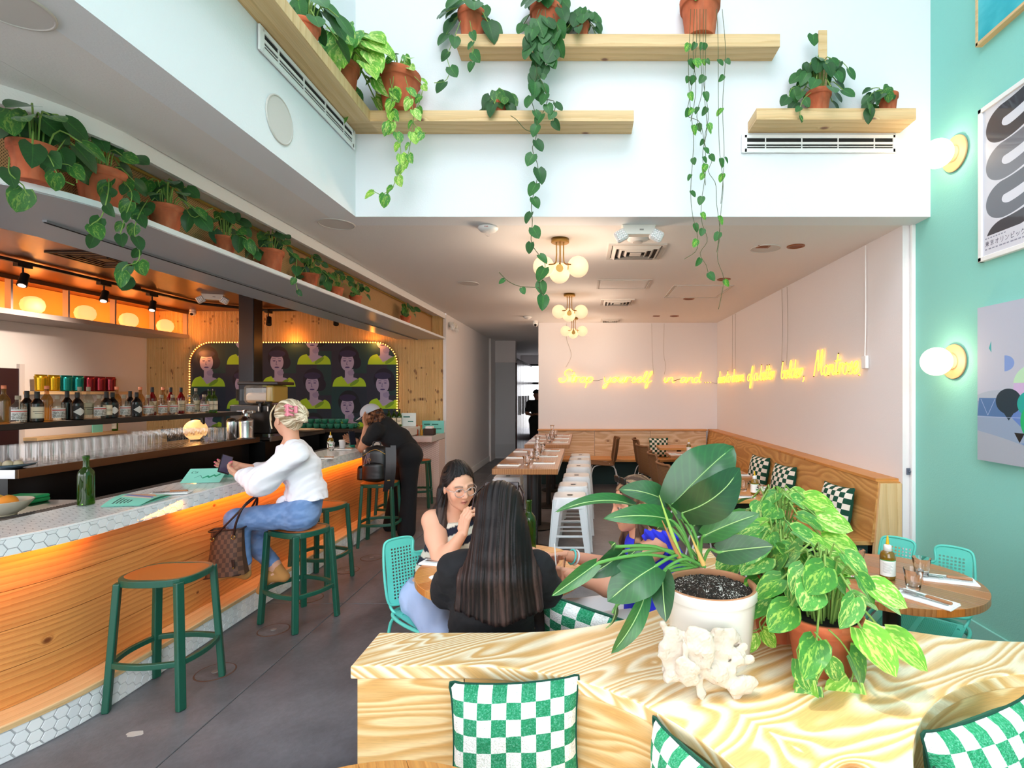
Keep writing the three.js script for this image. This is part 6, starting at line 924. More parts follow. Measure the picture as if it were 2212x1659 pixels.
{ // the black bottle shelf and its bottles
  const s = thing('bottle_shelf', 'long black metal shelf of spirit bottles above the back bar', 'shelf'); part('shelf_board', rbox(0.32, 0.045, 3.5, -4.22, 1.375, -4.45, 0.004), mBlack, s);
  for (const z of [-5.95, -3.2]) for (const x of [-4.34, -4.1]) part('post', box2(x - 0.015, x + 0.015, 1.076, 1.355, z - 0.015, z + 0.015), mBlack, s);
  const K = { q: ['squat_bottle', 0.045, 0.2, 0.015, mClearB, squatLbl, mCork, 0.026], k: ['black_bottle', 0.037, 0.235, 0.013, mBlackGloss, null, mBlack, 0.05], d: ['diamond_bottle', 0.039, 0.225, 0.014, mBlackGloss, diaLbl, mBlack, 0.04], c: ['tall_bottle', 0.036, 0.275, 0.013, mAmberB, null, mCapLit, 0.022], w: ['clear_bottle', 0.035, 0.27, 0.013, mClearB, creamLbl, mCork, 0.03], r: ['red_bottle', 0.035, 0.275, 0.013, mRedB, creamLbl, mBlack, 0.045], l: ['labelled_bottle', 0.038, 0.23, 0.014, mBlackGloss, creamLbl, mBlack, 0.05], g: ['green_bottle', 0.036, 0.26, 0.013, mGreenGlass, creamLbl, mBlack, 0.02] };
  const txt = { q: 'squat clear bottle with speckled red-banded label', k: 'plain black spirit bottle', d: 'black spirit bottle with a white diamond label', c: 'tall amber bottle with a lit orange cap', w: 'clear spirit bottle with a cream label', r: 'red spirit bottle with cream label', l: 'black spirit bottle with a cream label', g: 'green wine bottle with a pale label' };
  const list = [[8, 'c'], [39, 'q'], [58, 'k'], [80, 'l'], [101, 'c'], [124, 'q'], [145, 'k'], [167, 'd'], [172, 'w'], [191, 'w'], [214, 'q'], [230, 'l'], [243, 'd'], [252, 'c'], [268, 'q'], [281, 'k'], [295, 'd'], [303, 'c'], [320, 'q'], [329, 'r'], [349, 'q'], [352, 'c'], [369, 'r'], [373, 'q'], [391, 'r'], [409, 'q'], [423, 'w'], [441, 'q'], [452, 'g'], [462, 'g']];
  const cnt = {};
  list.forEach(([px, k], i) => { const n = cnt[k] = (cnt[k] ?? -1) + 1; const back = 'cwrk'.includes(k) ? 0.12 : 0, X = -4.14 - back, d = -X * F / (CX - px); put('b' + k, bottleProto(...K[k]), X, 1.398, -d, txt[k] + ' on the bar shelf, ' + ORD[n] + ' from the left', txt[k].split(' with')[0] + 's on the black shelf', 1.1 + (i % 3) * 0.15); });
}
{ // back bar with its glasses
  const t = thing('back_bar', 'dark back bar with a brown metal-edged top under the bottle shelf', 'counter'); part('stone_top', rbox(0.62, 0.03, 2.75, -4.33, 1.06, -5.07, 0.004), M(0x2a2624, 0.12), t); part('edge_band', rbox(0.02, 0.065, 2.75, -4.005, 1.043, -5.07, 0.003), M(0x7a5236, 0.35, { metalness: 0.6 }), t); part('end_band', rbox(0.64, 0.065, 0.02, -4.325, 1.043, -3.69, 0.003), mSteel, t); part('body', box2(-4.6, -4.1, 0, 1.01, -6.4, -3.72), mBlackGloss, t);
  const f = thing('far_counter', 'dark counter along the fluted wall carrying stacked green cups', 'counter'); part('stone_top', rbox(3.2, 0.05, 0.6, -4.75, 1.045, -8.14, 0.004), M(0x3a2c22, 0.3), f); part('body', box2(-6.3, -3.2, 0, 1.02, -8.42, -7.9), mBlackGloss, f);
  const sd = thing('side_counter', 'dark counter joining the back bar to the fluted wall', 'counter'); part('stone_top', rbox(0.42, 0.04, 1.35, -4.1, 1.05, -7.14, 0.004), M(0x2a2624, 0.15), sd); part('edge_band', rbox(0.02, 0.06, 1.35, -3.88, 1.043, -7.14, 0.003), M(0x8a8078, 0.3, { metalness: 0.7 }), sd); part('body', box2(-4.3, -3.95, 0, 1.02, -7.8, -6.48), mBlackGloss, sd);
  for (let i = 0; i < 15; i++) for (let j = 0; j < 4; j++) put('hb', highball, -4.08 - j * 0.085, 1.076, -3.86 - i * 0.082, 'clear highball glass on the back bar, ' + ['front', 'second', 'third', 'back'][j] + ' row, ' + ORD[i] + ' from the left', 'highball glasses on the back bar');
  for (let i = 0; i < 7; i++) for (let j = 0; j < 4; j++) put('cp', coupe, -4.09 - j * 0.1, 1.076, -5.13 - i * 0.1, 'clear stemmed glass on the back bar, ' + ['front', 'second', 'third', 'back'][j] + ' row, ' + ORD[i] + ' from the left', 'stemmed glasses on the back bar');
  for (let i = 0; i < 2; i++) for (let j = 0; j < 3; j++) put('hb', highball, -4.06 - j * 0.08, 1.076, -5.84 - i * 0.085, 'clear highball glass by the globe table lamp, ' + ['front', 'middle', 'back'][j] + (i ? ' right' : ' left'), 'highball glasses by the table lamp');
  const lamp = solo('globe_lamp', ball(0.115, 0, 0.12, 0, 28), glow(0xffc27a, 1.6), 'round glowing table lamp at the end of the back bar', 'lamp', null, [-4.42, 1.076, -5.95]); part('lamp_foot', lathe([[0, 0], [0.05, 0], [0.055, 0.02], [0, 0.03]], 20), mCork, lamp); const pl = new THREE.PointLight(0xffb060, 0.8, 0, 2); pl.position.set(-4.42, 1.2, -5.95); pl.castShadow = true; scene.add(pl);
}
{ // slush machine, juicer
  const t = thing('drink_machine', 'black frozen drink machine with a clear hopper of pale slush', 'drink machine', [-4.1, 1.07, -6.62]), bk = M(0x0c0b0b, 0.3);
  part('body', rbox(0.52, 0.36, 0.4, 0, 0.22, 0, 0.02, 3), bk, t); for (const x of [-0.2, 0.2]) for (const z of [-0.14, 0.14]) part('foot', cyl(0.02, 0.018, 0.05, x, 0.02, z, 10), mSteel, t);
  part('hopper', rbox(0.34, 0.24, 0.36, 0.06, 0.53, 0, 0.05, 4), M(0xeae6de, 0.08, { transmission: 0.85, thickness: 0 }), t); part('slush', rbox(0.31, 0.13, 0.33, 0.06, 0.485, 0, 0.05, 4), M(0xdcc0a0, 0.6), t); part('second_hopper', rbox(0.1, 0.22, 0.34, 0.22, 0.53, 0.01, 0.03, 3), M(0xe6c86a, 0.1, { transmission: 0.5, thickness: 0 }), t); part('lid', rbox(0.5, 0.04, 0.38, 0.08, 0.665, 0, 0.012), M(0x2a1c18, 0.35), t); part('motor_cap', cyl(0.09, 0.09, 0.14, -0.2, 0.52, 0, 24).rotateZ(0), bk, t);
  for (const x of [0.13, 0.24]) { const p = part('tap', [box(0.03, 0.12, 0.04, x, 0.37, 0.2), bar([x - 0.04, 0.43, 0.22], [x + 0.04, 0.43, 0.22], 0.012)], bk, t); part('tap_handle', rbox(0.014, 0.06, 0.012, x, 0.35, 0.24, 0.004), mWhitePaint, p); }
  const j = thing('juicer', 'tall shiny steel juicer beside the black drink machine', 'juicer', [-4.02, 1.07, -6.22]); part('body', lathe([[0, 0], [0.1, 0], [0.1, 0.012], [0.075, 0.02], [0.08, 0.2], [0.085, 0.23], [0.05, 0.25], [0.04, 0.28], [0.045, 0.34], [0, 0.345]], 30), mSteel, j); part('pulp_bin', lathe([[0, 0], [0.06, 0], [0.068, 0.2], [0.05, 0.24], [0, 0.25]], 24).translate(-0.15, 0, 0.02), mSteel, j); part('chute_arm', rbox(0.2, 0.035, 0.06, 0, 0.32, 0, 0.008), mSteel, j); part('latch', bar([0.08, 0.15, 0.04], [0.11, 0.12, 0.06], 0.006), mWhitePaint, j);
}
{ // floating shelves on the white wall behind the bar
  const a = thing('wall_shelf', 'upper wooden shelf of coloured tins on the white wall behind the bar', 'shelf', [-7.0, 1.615, -7.3]); part('board', rbox(0.2, 0.04, 1.4, 0, 0, 0, 0.003), mPine, a);
  const cols = [0xc8a020, 0xc8a020, 0x1f8f8a, 0x1f8f8a, 0x9a2f3a, 0x9a2f3a, 0xa03a44], nm = ['gold', 'gold', 'teal', 'teal', 'red', 'red', 'red'];
  cols.forEach((c, i) => { const q = solo('foil_bag', lathe([[0, 0], [0.06, 0], [0.065, 0.02], [0.07, 0.16], [0.075, 0.19], [0.06, 0.192]], 14).scale(0.8, 1, 1), M(c, 0.25, { metalness: 0.8 }), nm[i] + ' foil bag on the upper shelf behind the bar, ' + ['first', 'second', 'third', 'fourth', 'fifth', 'sixth', 'last'][i] + ' from the left', 'bag', null, [-7.0, 1.637, -6.74 - i * 0.165]); part('top_seal', box(0.02, 0.03, 0.14, 0, 0.2, 0), q.material, q); });
  const b = thing('wall_shelf', 'lower wooden shelf with a mint card on the white wall behind the bar', 'shelf', [-7.0, 1.03, -7.25]); part('board', rbox(0.2, 0.04, 1.3, 0, 0, 0, 0.003), mPine, b);
  const k = solo('menu_card', rbox(0.01, 0.2, 0.16, -6.98, 1.15, -7.5, 0.002), mMint, 'mint card standing on the lower shelf behind the bar', 'card'); k.rotation.z = 0;
  put('bg', bottleProto('green_bottle', 0.036, 0.26, 0.013, mGreenGlass, creamLbl, mBlack, 0.02), -6.98, 1.052, -7.78, 'green bottle on the lower shelf behind the bar');
}
// squeeze bottles of sauce
const sauce = () => { const t = thing('sauce_bottle', '', 'sauce bottle'); part('bottle', lathe([[0, 0], [0.03, 0], [0.0335, 0.006], [0.0335, 0.1], [0.028, 0.122], [0.017, 0.13], [0.015, 0.134], [0, 0.134]], 24), M(0x7a5a10, 0.15, { clearcoat: 0.6 }), t, 'olive brown sauce bottle'); part('label', grid(20, 1, (u, v) => { const a = (u - 0.5) * 5; return [sin(a) * 0.0341, lerp(0.018, 0.092, v), cos(a) * 0.0341]; }), M(0xffffff, 0.5, { map: sauceLbl }), t); part('cap', lathe([[0, 0.16], [0.011, 0.158], [0.017, 0.154], [0.018, 0.13], [0, 0.13]], 20), mWhitePaint, t); part('nozzle', lathe([[0, 0.2], [0.003, 0.199], [0.008, 0.16], [0, 0.16]], 14), M(0xe8b91c, 0.5), t); return t; };
for (const [x, y, z, l, r] of [[1.418, 0.752, -2.446, 'sauce squeeze bottle on the round table by the teal wall', 0.9], [1.456, 0.752, -4.47, 'sauce squeeze bottle on the small table nearest the bench end', -0.4], [1.5, 0.752, -7.5, 'sauce squeeze bottle on the fourth small table along the bench', 0], [1.42, 0.752, -6.6, 'sauce squeeze bottle on the third small table along the bench', 0.3], [-2.92, 0.97, -6.02, 'sauce squeeze bottle on the bar between the two standing customers', -0.6]]) put('sauce', sauce, x, y, z, l, null, r);
// napkins with knife and fork
const napkin = () => { const t = thing('napkin', '', 'napkin'); part('cloth', rbox(0.1, 0.006, 0.22, 0, 0.003, 0, 0.002), mPaper, t); part('fold', rbox(0.094, 0.003, 0.214, 0.004, 0.0075, 0, 0.001), mPaper, t); return t; };
const knife = () => { const t = thing('table_knife', '', 'knife'); part('blade', rbox(0.016, 0.002, 0.11, 0, 0.003, -0.06, 0.001), mSteel, t); part('handle', rbox(0.017, 0.011, 0.1, 0, 0.0055, 0.045, 0.005, 3), mHandle, t); return t; };
const fork = () => { const t = thing('table_fork', '', 'fork'); part('handle', [rbox(0.008, 0.003, 0.12, 0, 0.003, 0.03, 0.001), rbox(0.022, 0.003, 0.02, 0, 0.004, -0.035, 0.001)], mSteel, t); for (let i = 0; i < 4; i++) part('tine', box(0.003, 0.0025, 0.042, (i - 1.5) * 0.006, 0.004, -0.065), mSteel, t); return t; };
function setting(x, y, z, r, where, g) { const c = cos(r), s = sin(r), P = (a) => [x + a * c, z - a * s]; const w = (k) => k + where; put('nap', napkin, x, y, z, w('white napkin '), g && 'napkins ' + g, r); let [a, b] = P(0.012); put('knf', knife, a, y + 0.009, b, w('wood-handled knife '), g && 'knives ' + g, r - 0.08); [a, b] = P(-0.016); put('frk', fork, a, y + 0.009, b, w('steel fork '), g && 'forks ' + g, r - 0.02); }
setting(1.43, 0.751, -2.19, 0.62, 'at the front of the round table by the teal wall'); setting(1.685, 0.751, -2.42, 1.2, 'at the right of the round table by the teal wall'); setting(1.28, 0.751, -2.7, -1.1, 'at the back of the round table by the teal wall');
setting(1.3, 0.751, -4.35, 1.5, 'on the small table nearest the bench end, aisle side'); setting(1.66, 0.751, -4.62, 1.6, 'on the small table nearest the bench end, wall side'); setting(1.3, 0.751, -7.35, 1.5, 'on the fourth small table along the bench'); setting(1.62, 0.751, -5.5, 1.5, 'on the second small table along the bench');
setting(-2.66, 0.971, -3.36, 1.9, 'on the bar beside the striped menu'); setting(-2.72, 0.971, -5.95, 1.4, 'on the bar before the leaning woman'); setting(-2.56, 0.971, -5.15, 1.5, 'on the bar beyond the blonde woman');
setting(-0.72, 0.751, -2.66, 1.3, 'on the women’s round table beside the glasses-wearer'); setting(-0.62, 0.751, -2.4, 0.7, 'on the women’s round table, front left');
for (let i = 0; i < 3; i++) { setting(-0.73, 0.911, -5.08 - i * 0.58, 1.5, 'on the first tall table, aisle side, ' + ORD[i] + ' from the near end', 'along the first tall table, aisle side'); setting(-0.4, 0.911, -5.22 - i * 0.56, 1.57, 'on the first tall table, bench side, ' + ORD[i] + ' from the near end', 'along the first tall table, bench side'); setting(-0.68, 0.911, -7.35 - i * 0.58, 1.5, 'on the second tall table, aisle side, ' + ORD[i] + ' from the near end', 'along the second tall table, aisle side'); setting(-0.34, 0.911, -7.45 - i * 0.56, 1.57, 'on the second tall table, bench side, ' + ORD[i] + ' from the near end', 'along the second tall table, bench side'); }
// tumblers
[[1.346, -2.587, 'at the back'], [1.262, -2.476, 'at the left'], [1.585, -2.458, 'at the right'], [1.447, -2.3, 'at the front']].forEach(([x, z, l]) => put('tb', tumbler, x, 0.752, z, 'clear tumbler ' + l + ' of the round table by the teal wall'));
put('tb', tumbler, 1.487, 0.752, -4.36, 'clear tumbler before the sauce bottle on the first small table'); put('tb', tumbler, 1.4, 0.752, -4.6, 'clear tumbler behind the sauce bottle on the first small table');
put('tb', tumbler, -2.83, 0.97, -5.85, 'clear tumbler on the bar beside the white paper cup');
[[-0.56, -5.1], [-0.5, -5.45], [-0.56, -5.5], [-0.52, -5.75], [-0.55, -6.15], [-0.5, -6.3]].forEach(([x, z], k) => put('tb', tumbler, x, 0.912, z, 'clear tumbler along the first tall table, ' + ORD[k] + ' from the near end', 'tumblers on the first tall table'));
[[-0.5, -7.4], [-0.48, -7.75], [-0.54, -7.8], [-0.5, -8.2], [-0.47, -8.5]].forEach(([x, z], k) => put('tb', tumbler, x, 0.912, z, 'clear tumbler along the second tall table, ' + ORD[k] + ' from the near end', 'tumblers on the second tall table'));
const carafe = () => { const t = thing('water_carafe', '', 'carafe'); part('glass_body', lathe([[0, 0], [0.04, 0], [0.044, 0.01], [0.045, 0.09], [0.024, 0.15], [0.024, 0.19], [0.034, 0.21], [0.032, 0.21], [0.022, 0.19], [0.022, 0.15], [0.042, 0.09], [0.04, 0.014], [0, 0.014]], 22), mGlassS, t); return t; };
put('cf', carafe, -0.53, 0.912, -5.95, 'clear water carafe in the middle of the first tall table'); put('cf', carafe, -0.49, 0.912, -8.0, 'clear water carafe in the middle of the second tall table');
// green wine bottles
const wine = () => { const t = thing('wine_bottle', '', 'bottle'); part('glass_body', lathe([[0, 0.01], [0.025, 0.006], [0.036, 0], [0.039, 0.006], [0.039, 0.17], [0.034, 0.195], [0.018, 0.215], [0.0145, 0.225], [0.0145, 0.268], [0.0165, 0.27], [0.0165, 0.284], [0.0135, 0.285]], 30), mGreenGlass, t); part('bottle_lip', lathe([[0.0135, 0.278], [0.0172, 0.276], [0.0172, 0.283], [0.0135, 0.285]], 20), mGreenGlass, t); return t; };
put('wine', wine, -2.885, 0.97, -3.03, 'empty green wine bottle standing on the near end of the bar'); put('wine', wine, -0.3, 0.752, -2.84, 'green wine bottle on the women’s round table'); put('wine', wine, -3.0, 1.112, -7.6, 'green wine bottle on the return counter, by the capped woman');
// water glass with a straw
{ const g = put('tb2', () => { const t = thing('drinking_glass', '', 'glass'); part('glass_wall', lathe([[0, 0], [0.028, 0], [0.03, 0.004], [0.032, 0.07], [0.038, 0.118], [0.036, 0.118], [0.0295, 0.07], [0.026, 0.016], [0, 0.014]], 12), mGlassS, t); return t; }, -0.12, 0.752, -2.375, 'tall ribbed water glass held on the women’s round table'); solo('straw', bar([-0.125, 0.765, -2.375], [-0.135, 0.93, -2.385], 0.003), mPaper, 'pale straw in the held water glass', 'straw'); void g; }
// menus and bits on the bar
{
  const art = canvasTex(256, 160, (c) => { c.fillStyle = '#7fd8c2'; c.fillRect(0, 0, 256, 160); c.fillStyle = '#1c5a52'; for (let i = 0; i < 5; i++) c.fillRect(20 + i * 3, 30 + i * 14, 70 - i * 8, 7); const b = (col, o) => { c.fillStyle = col; c.beginPath(); c.moveTo(110 + o, 20); c.lineTo(256, 20 + o * 0.4); c.lineTo(256, 60 + o * 0.4); c.lineTo(100 + o, 150); c.fill(); }; b('#e8dcc8', 0); b('#7d86c4', 20); b('#d9a98a', 50); });
  const m1 = thing('menu', 'mint folded menu with striped artwork, lying on the bar beside the wine bottle', 'menu', [-2.67, 0.971, -3.13], 1.75);
  part('bottom_leaf', rbox(0.3, 0.002, 0.2, 0, 0.001, 0, 0.0005), mMint, m1); part('top_leaf', grid(10, 1, (u, v) => [(u - 0.5) * 0.3, 0.004 + 0.035 * sin(u * PI * 0.9) * (0.4 + 0.6 * v), (0.5 - v) * 0.2]), M(0xffffff, 0.6, { map: art, side: THREE.DoubleSide }), m1);
  const cov = canvasTex(256, 200, (c) => { c.fillStyle = '#8fe0cc'; c.fillRect(0, 0, 256, 200); c.strokeStyle = '#0e4a44'; c.lineWidth = 6; c.lineCap = 'round'; c.font = 'italic 40px serif'; c.fillStyle = '#0e4a44'; c.fillText('Ca', 22, 66); c.strokeStyle = '#159a70'; c.lineWidth = 14; c.beginPath(); c.moveTo(128, 132); c.lineTo(150, 108); c.lineTo(166, 126); c.lineTo(188, 96); c.lineTo(206, 112); c.lineTo(224, 84); c.stroke(); c.strokeStyle = '#2a6a62'; c.lineWidth = 3; c.beginPath(); c.moveTo(70, 130); c.lineTo(100, 96); c.lineTo(118, 128); c.stroke(); });
  const m2 = thing('menu', 'mint menu standing tented on the bar before the white-bloused woman', 'menu', [-2.78, 0.971, -3.86], 0.15);
  part('front_leaf', grid(1, 1, (u, v) => [(u - 0.5) * 0.26, v * 0.085, 0.1 - v * 0.13]), M(0xffffff, 0.6, { map: cov, side: THREE.DoubleSide }), m2); part('back_leaf', grid(1, 1, (u, v) => [(u - 0.5) * 0.26, v * 0.085, -0.12 + v * 0.09]), M(0x7fd4c0, 0.6, { side: THREE.DoubleSide }), m2);
  const cup = solo('paper_cup', lathe([[0, 0], [0.03, 0], [0.036, 0.085], [0.034, 0.085]], 22), mPaper, 'white lidded paper cup on the far bar', 'cup', null, [-2.81, 0.97, -6.08]); part('lid', lathe([[0.04, 0.082], [0.04, 0.092], [0.034, 0.1], [0, 0.1]], 22), mPaper, cup);
  const teal = M(0x1f9c84, 0.3), sc = thing('coffee_cup', 'teal coffee cup on a matching saucer, on the far bar', 'cup', [-2.72, 0.97, -6.15]); part('saucer', lathe([[0, 0.004], [0.03, 0.002], [0.066, 0.012], [0.064, 0.014], [0, 0.008]], 28), M(0xaee4d6, 0.3), sc); part('cup', lathe([[0, 0.012], [0.024, 0.012], [0.038, 0.03], [0.042, 0.062], [0.039, 0.062], [0.034, 0.03], [0, 0.02]], 26), teal, sc); part('handle', new THREE.TorusGeometry(0.016, 0.005, 8, 18).translate(0.05, 0.04, 0), teal, sc);
  const gc = () => { const t = thing('green_cup', '', 'cup'); part('cup', lathe([[0, 0], [0.03, 0], [0.045, 0.04], [0.047, 0.07], [0.043, 0.07], [0.04, 0.04], [0, 0.01]], 20), M(0x2f7d64, 0.35), t); part('handle', new THREE.TorusGeometry(0.018, 0.006, 6, 14).translate(0.055, 0.04, 0), M(0x2f7d64, 0.35), t); return t; };
  for (let i = 0; i < 8; i++) for (let j = 0; j < 2; j++) put('gc', gc, -4.3 + i * 0.105, 1.072, -8.0 - j * 0.12, 'green coffee cup under the patterned panel, ' + (j ? 'back' : 'front') + ' row, ' + ORD[i] + ' from the left', 'green cups under the patterned panel', i); for (let i = 0; i < 6; i++) put('gc', gc, -4.2 + i * 0.105, 1.145, -8.05, 'green coffee cup stacked on top under the patterned panel, ' + ORD[i] + ' from the left', 'green cups under the patterned panel', i * 2);
  // far return: small bottles, menus, box
  for (let i = 0; i < 3; i++) put('bg', () => null, -2.95 + i * 0.08, 1.111, -7.9, 'small dark green bottle on the return counter, ' + ['left', 'middle', 'right'][i] + ' of three', 'small dark bottles on the return counter');
  const pm = (x, y, z, c, l) => { const q = solo('menu_card', rbox(0.22, 0.2, 0.008, x, y + 0.1, z, 0.001), M(c, 0.6), l, 'card'); part('printed_line', [box(0.1, 0.02, 0.002, x - 0.03, y + 0.14, z + 0.005), box(0.08, 0.012, 0.002, x + 0.03, y + 0.07, z + 0.005)], M(0x14695c, 0.6), q); };
  pm(-2.66, 1.112, -7.93, 0xdfe9e6, 'white card standing on the return counter'); pm(-2.46, 0.976, -8.3, 0x6fcfc4, 'left aqua menu standing at the end of the bar'); pm(-2.33, 0.976, -8.28, 0x7fd8cc, 'right aqua menu standing at the end of the bar');
  for (const [x, c, l] of [[-2.52, 0x9a3a1a, 'small red hot sauce bottle at the end of the bar'], [-2.45, 0xb8862a, 'small amber hot sauce bottle at the end of the bar']]) { const q = solo('hot_sauce', lathe([[0, 0], [0.02, 0], [0.022, 0.08], [0.009, 0.1], [0.009, 0.13], [0, 0.13]], 16), M(c, 0.2), l, 'sauce bottle', null, [x, 0.976, -7.88]); part('cap', cyl(0.011, 0.011, 0.025, 0, 0.14, 0, 12), M(0xc84a1a, 0.5), q); }
  const cad = solo('napkin_box', rbox(0.16, 0.1, 0.12, -2.35, 1.026, -7.95, 0.004), M(0x3a2418, 0.5), 'dark wooden napkin box at the end of the bar', 'box'); part('napkins', rbox(0.1, 0.04, 0.1, -2.35, 1.09, -7.95, 0.004), mPaper, cad);
  // near well: fruit bowl, plate, cloth, carton
  const led = thing('work_ledge', 'steel work ledge behind the near end of the bar', 'counter'); part('worktop', rbox(0.54, 0.03, 1.1, -3.34, 0.93, -2.75, 0.004), mDarkSteel, led); part('skirt', box2(-3.6, -3.1, 0.765, 0.915, -3.28, -2.25), mBlackGloss, led);
  const bw = solo('fruit_bowl', lathe([[0, 0], [0.05, 0], [0.095, 0.03], [0.132, 0.08], [0.126, 0.083], [0.088, 0.036], [0, 0.012]], 36), M(0xd9cbb8, 0.4), 'cream bowl of oranges and lemons at the far left', 'bowl', null, [-3.19, 0.947, -2.86]); part('foot', lathe([[0.05, -0.0], [0.062, 0.0], [0.064, 0.008], [0.05, 0.01]], 24), M(0xb8a890, 0.5), bw);
  const fruit = (r, c, p, l) => { const q = solo('orange', ball(r, 0, 0, 0, 20), M(c, 0.45, { bumpMap: plush, bumpScale: 0.0006 }), l, 'fruit', null, p); part('stem_end', cyl(0.004, 0.006, 0.003, 0, r, 0, 8), M(0x6a7a2a, 0.8), q); };
  fruit(0.042, 0xf09020, [-3.14, 1.02, -2.85], 'bright orange in the cream bowl, right of the lemons'); fruit(0.038, 0xe8c060, [-3.19, 1.01, -2.79], 'pale yellow lemon in the cream bowl, nearest the bar'); fruit(0.04, 0xe8b040, [-3.225, 1.02, -2.87], 'yellow orange in the cream bowl, furthest left');
  const cl = solo('green_cloth', rbox(0.2, 0.03, 0.16, -3.44, 0.96, -3.2, 0.014, 3), M(0x0f8a4c, 0.8), 'folded green cloth on the dark ledge behind the fruit bowl', 'cloth'); part('fold', rbox(0.19, 0.02, 0.12, -3.43, 0.982, -3.21, 0.009, 3), M(0x129a58, 0.8), cl);
  const pls = solo('plate', lathe([[0, 0], [0.07, 0], [0.14, 0.02], [0.15, 0.035], [0.07, 0.014], [0, 0.01]], 36), M(0x6d8494, 0.3), 'blue-grey plate of food scraps at the left edge of the back bar', 'plate', null, [-4.14, 1.076, -3.76]); part('food', [ball(0.03, 0.02, 0.03, 0.02, 10), ball(0.025, -0.04, 0.028, 0.03, 10), ball(0.028, 0.06, 0.03, -0.01, 10)], M(0xd8c8a8, 0.7), pls);
  const ct = canvasTex(256, 96, (c) => { c.fillStyle = '#e9e6e8'; c.fillRect(0, 0, 256, 96); c.fillStyle = '#c0303a'; for (const x of [14, 100, 186]) c.fillRect(x, 24, 56, 14); c.strokeStyle = '#555'; c.strokeRect(140, 50, 26, 30); });
  const cb = solo('carton', new THREE.BoxGeometry(0.3, 0.1, 0.12), M(0xffffff, 0.7, { map: ct }), 'small white carton with red print behind the bar', 'box', null, [-3.35, 0.812, -4.6], 0.9); part('green_flap', box(0.12, 0.012, 0.1, 0.2, 0.05, 0), M(0x18a85c, 0.7), cb);
  const tray = solo('oval_tray', lathe([[0, 0], [0.2, 0], [0.24, 0.03], [0.23, 0.032], [0.19, 0.01], [0, 0.008]], 40).scale(1.5, 1, 0.8), M(0xb89a7c, 0.5), 'tan oval tray on the side counter behind the seated woman', 'tray', null, [-4.02, 1.072, -7.35]); part('bread_board', rbox(0.22, 0.03, 0.12, 0.1, 0.03, 0, 0.012), M(0xd8b890, 0.6), tray);
}
// black outlet on the jamb of the right wall
{ const o = thing('wall_bracket', 'small grey bracket on the white wall corner beside the bench end', 'bracket', [XW + 0.04, 1.02, -3.98]); part('plate', rbox(0.03, 0.05, 0.01, 0, 0, 0.0, 0.002), M(0x5a6070, 0.5), o); part('knob', ball(0.01, 0, 0, 0.01, 10), M(0x5a6070, 0.4), o); }
// ---------- people ----------
const capsF = (list, k, inf = 0) => (x, y, z) => { let d = 9; for (let i = 0; i < list.length; i++) { const q = sdCone(list[i], x, y, z) - inf; d = q < d - k ? q : q > d + k ? d : smin(d, q, k); } return d; };
const cone = (a, ra, b, rb) => [a.x, a.y, a.z, ra, b.x, b.y, b.z, rb];
function bounds(list, m) { const lo = [9, 9, 9], hi = [-9, -9, -99]; for (const b of list) for (let k = 0; k < 3; k++) { lo[k] = Math.min(lo[k], b[k] - b[3] - m, b[k + 4] - b[7] - m); hi[k] = Math.max(hi[k], b[k] + b[3] + m, b[k + 4] + b[7] + m); } return [lo, hi]; }
function paint(g, fn) { const p = g.attributes.position, c = new Float32Array(p.count * 3); for (let i = 0; i < p.count; i++) { const q = fn(p.getX(i), p.getY(i), p.getZ(i)); c[i * 3] = q[0]; c[i * 3 + 1] = q[1]; c[i * 3 + 2] = q[2]; } g.setAttribute('color', new THREE.BufferAttribute(c, 3)); return g; }
const lin = (h) => { const c = new THREE.Color(h); return [c.r, c.g, c.b]; };
const mSkin = new THREE.MeshPhysicalMaterial({ vertexColors: true, roughness: 0.55, sheen: 0.15 }), mHair = new THREE.MeshPhysicalMaterial({ vertexColors: true, roughness: 0.5, specularIntensity: 0.5 }), mCloth = new THREE.MeshPhysicalMaterial({ vertexColors: true, roughness: 0.9, bumpMap: fabricBump, bumpScale: 0 });
function frame(c, fwd, up = V(0, 1, 0), s = 1) { const z = fwd.clone().normalize(), x = new THREE.Vector3().crossVectors(up, z).normalize(), y = new THREE.Vector3().crossVectors(z, x); return new THREE.Matrix4().makeBasis(x.multiplyScalar(s), y.multiplyScalar(s), z.multiplyScalar(s)).setPosition(c); }
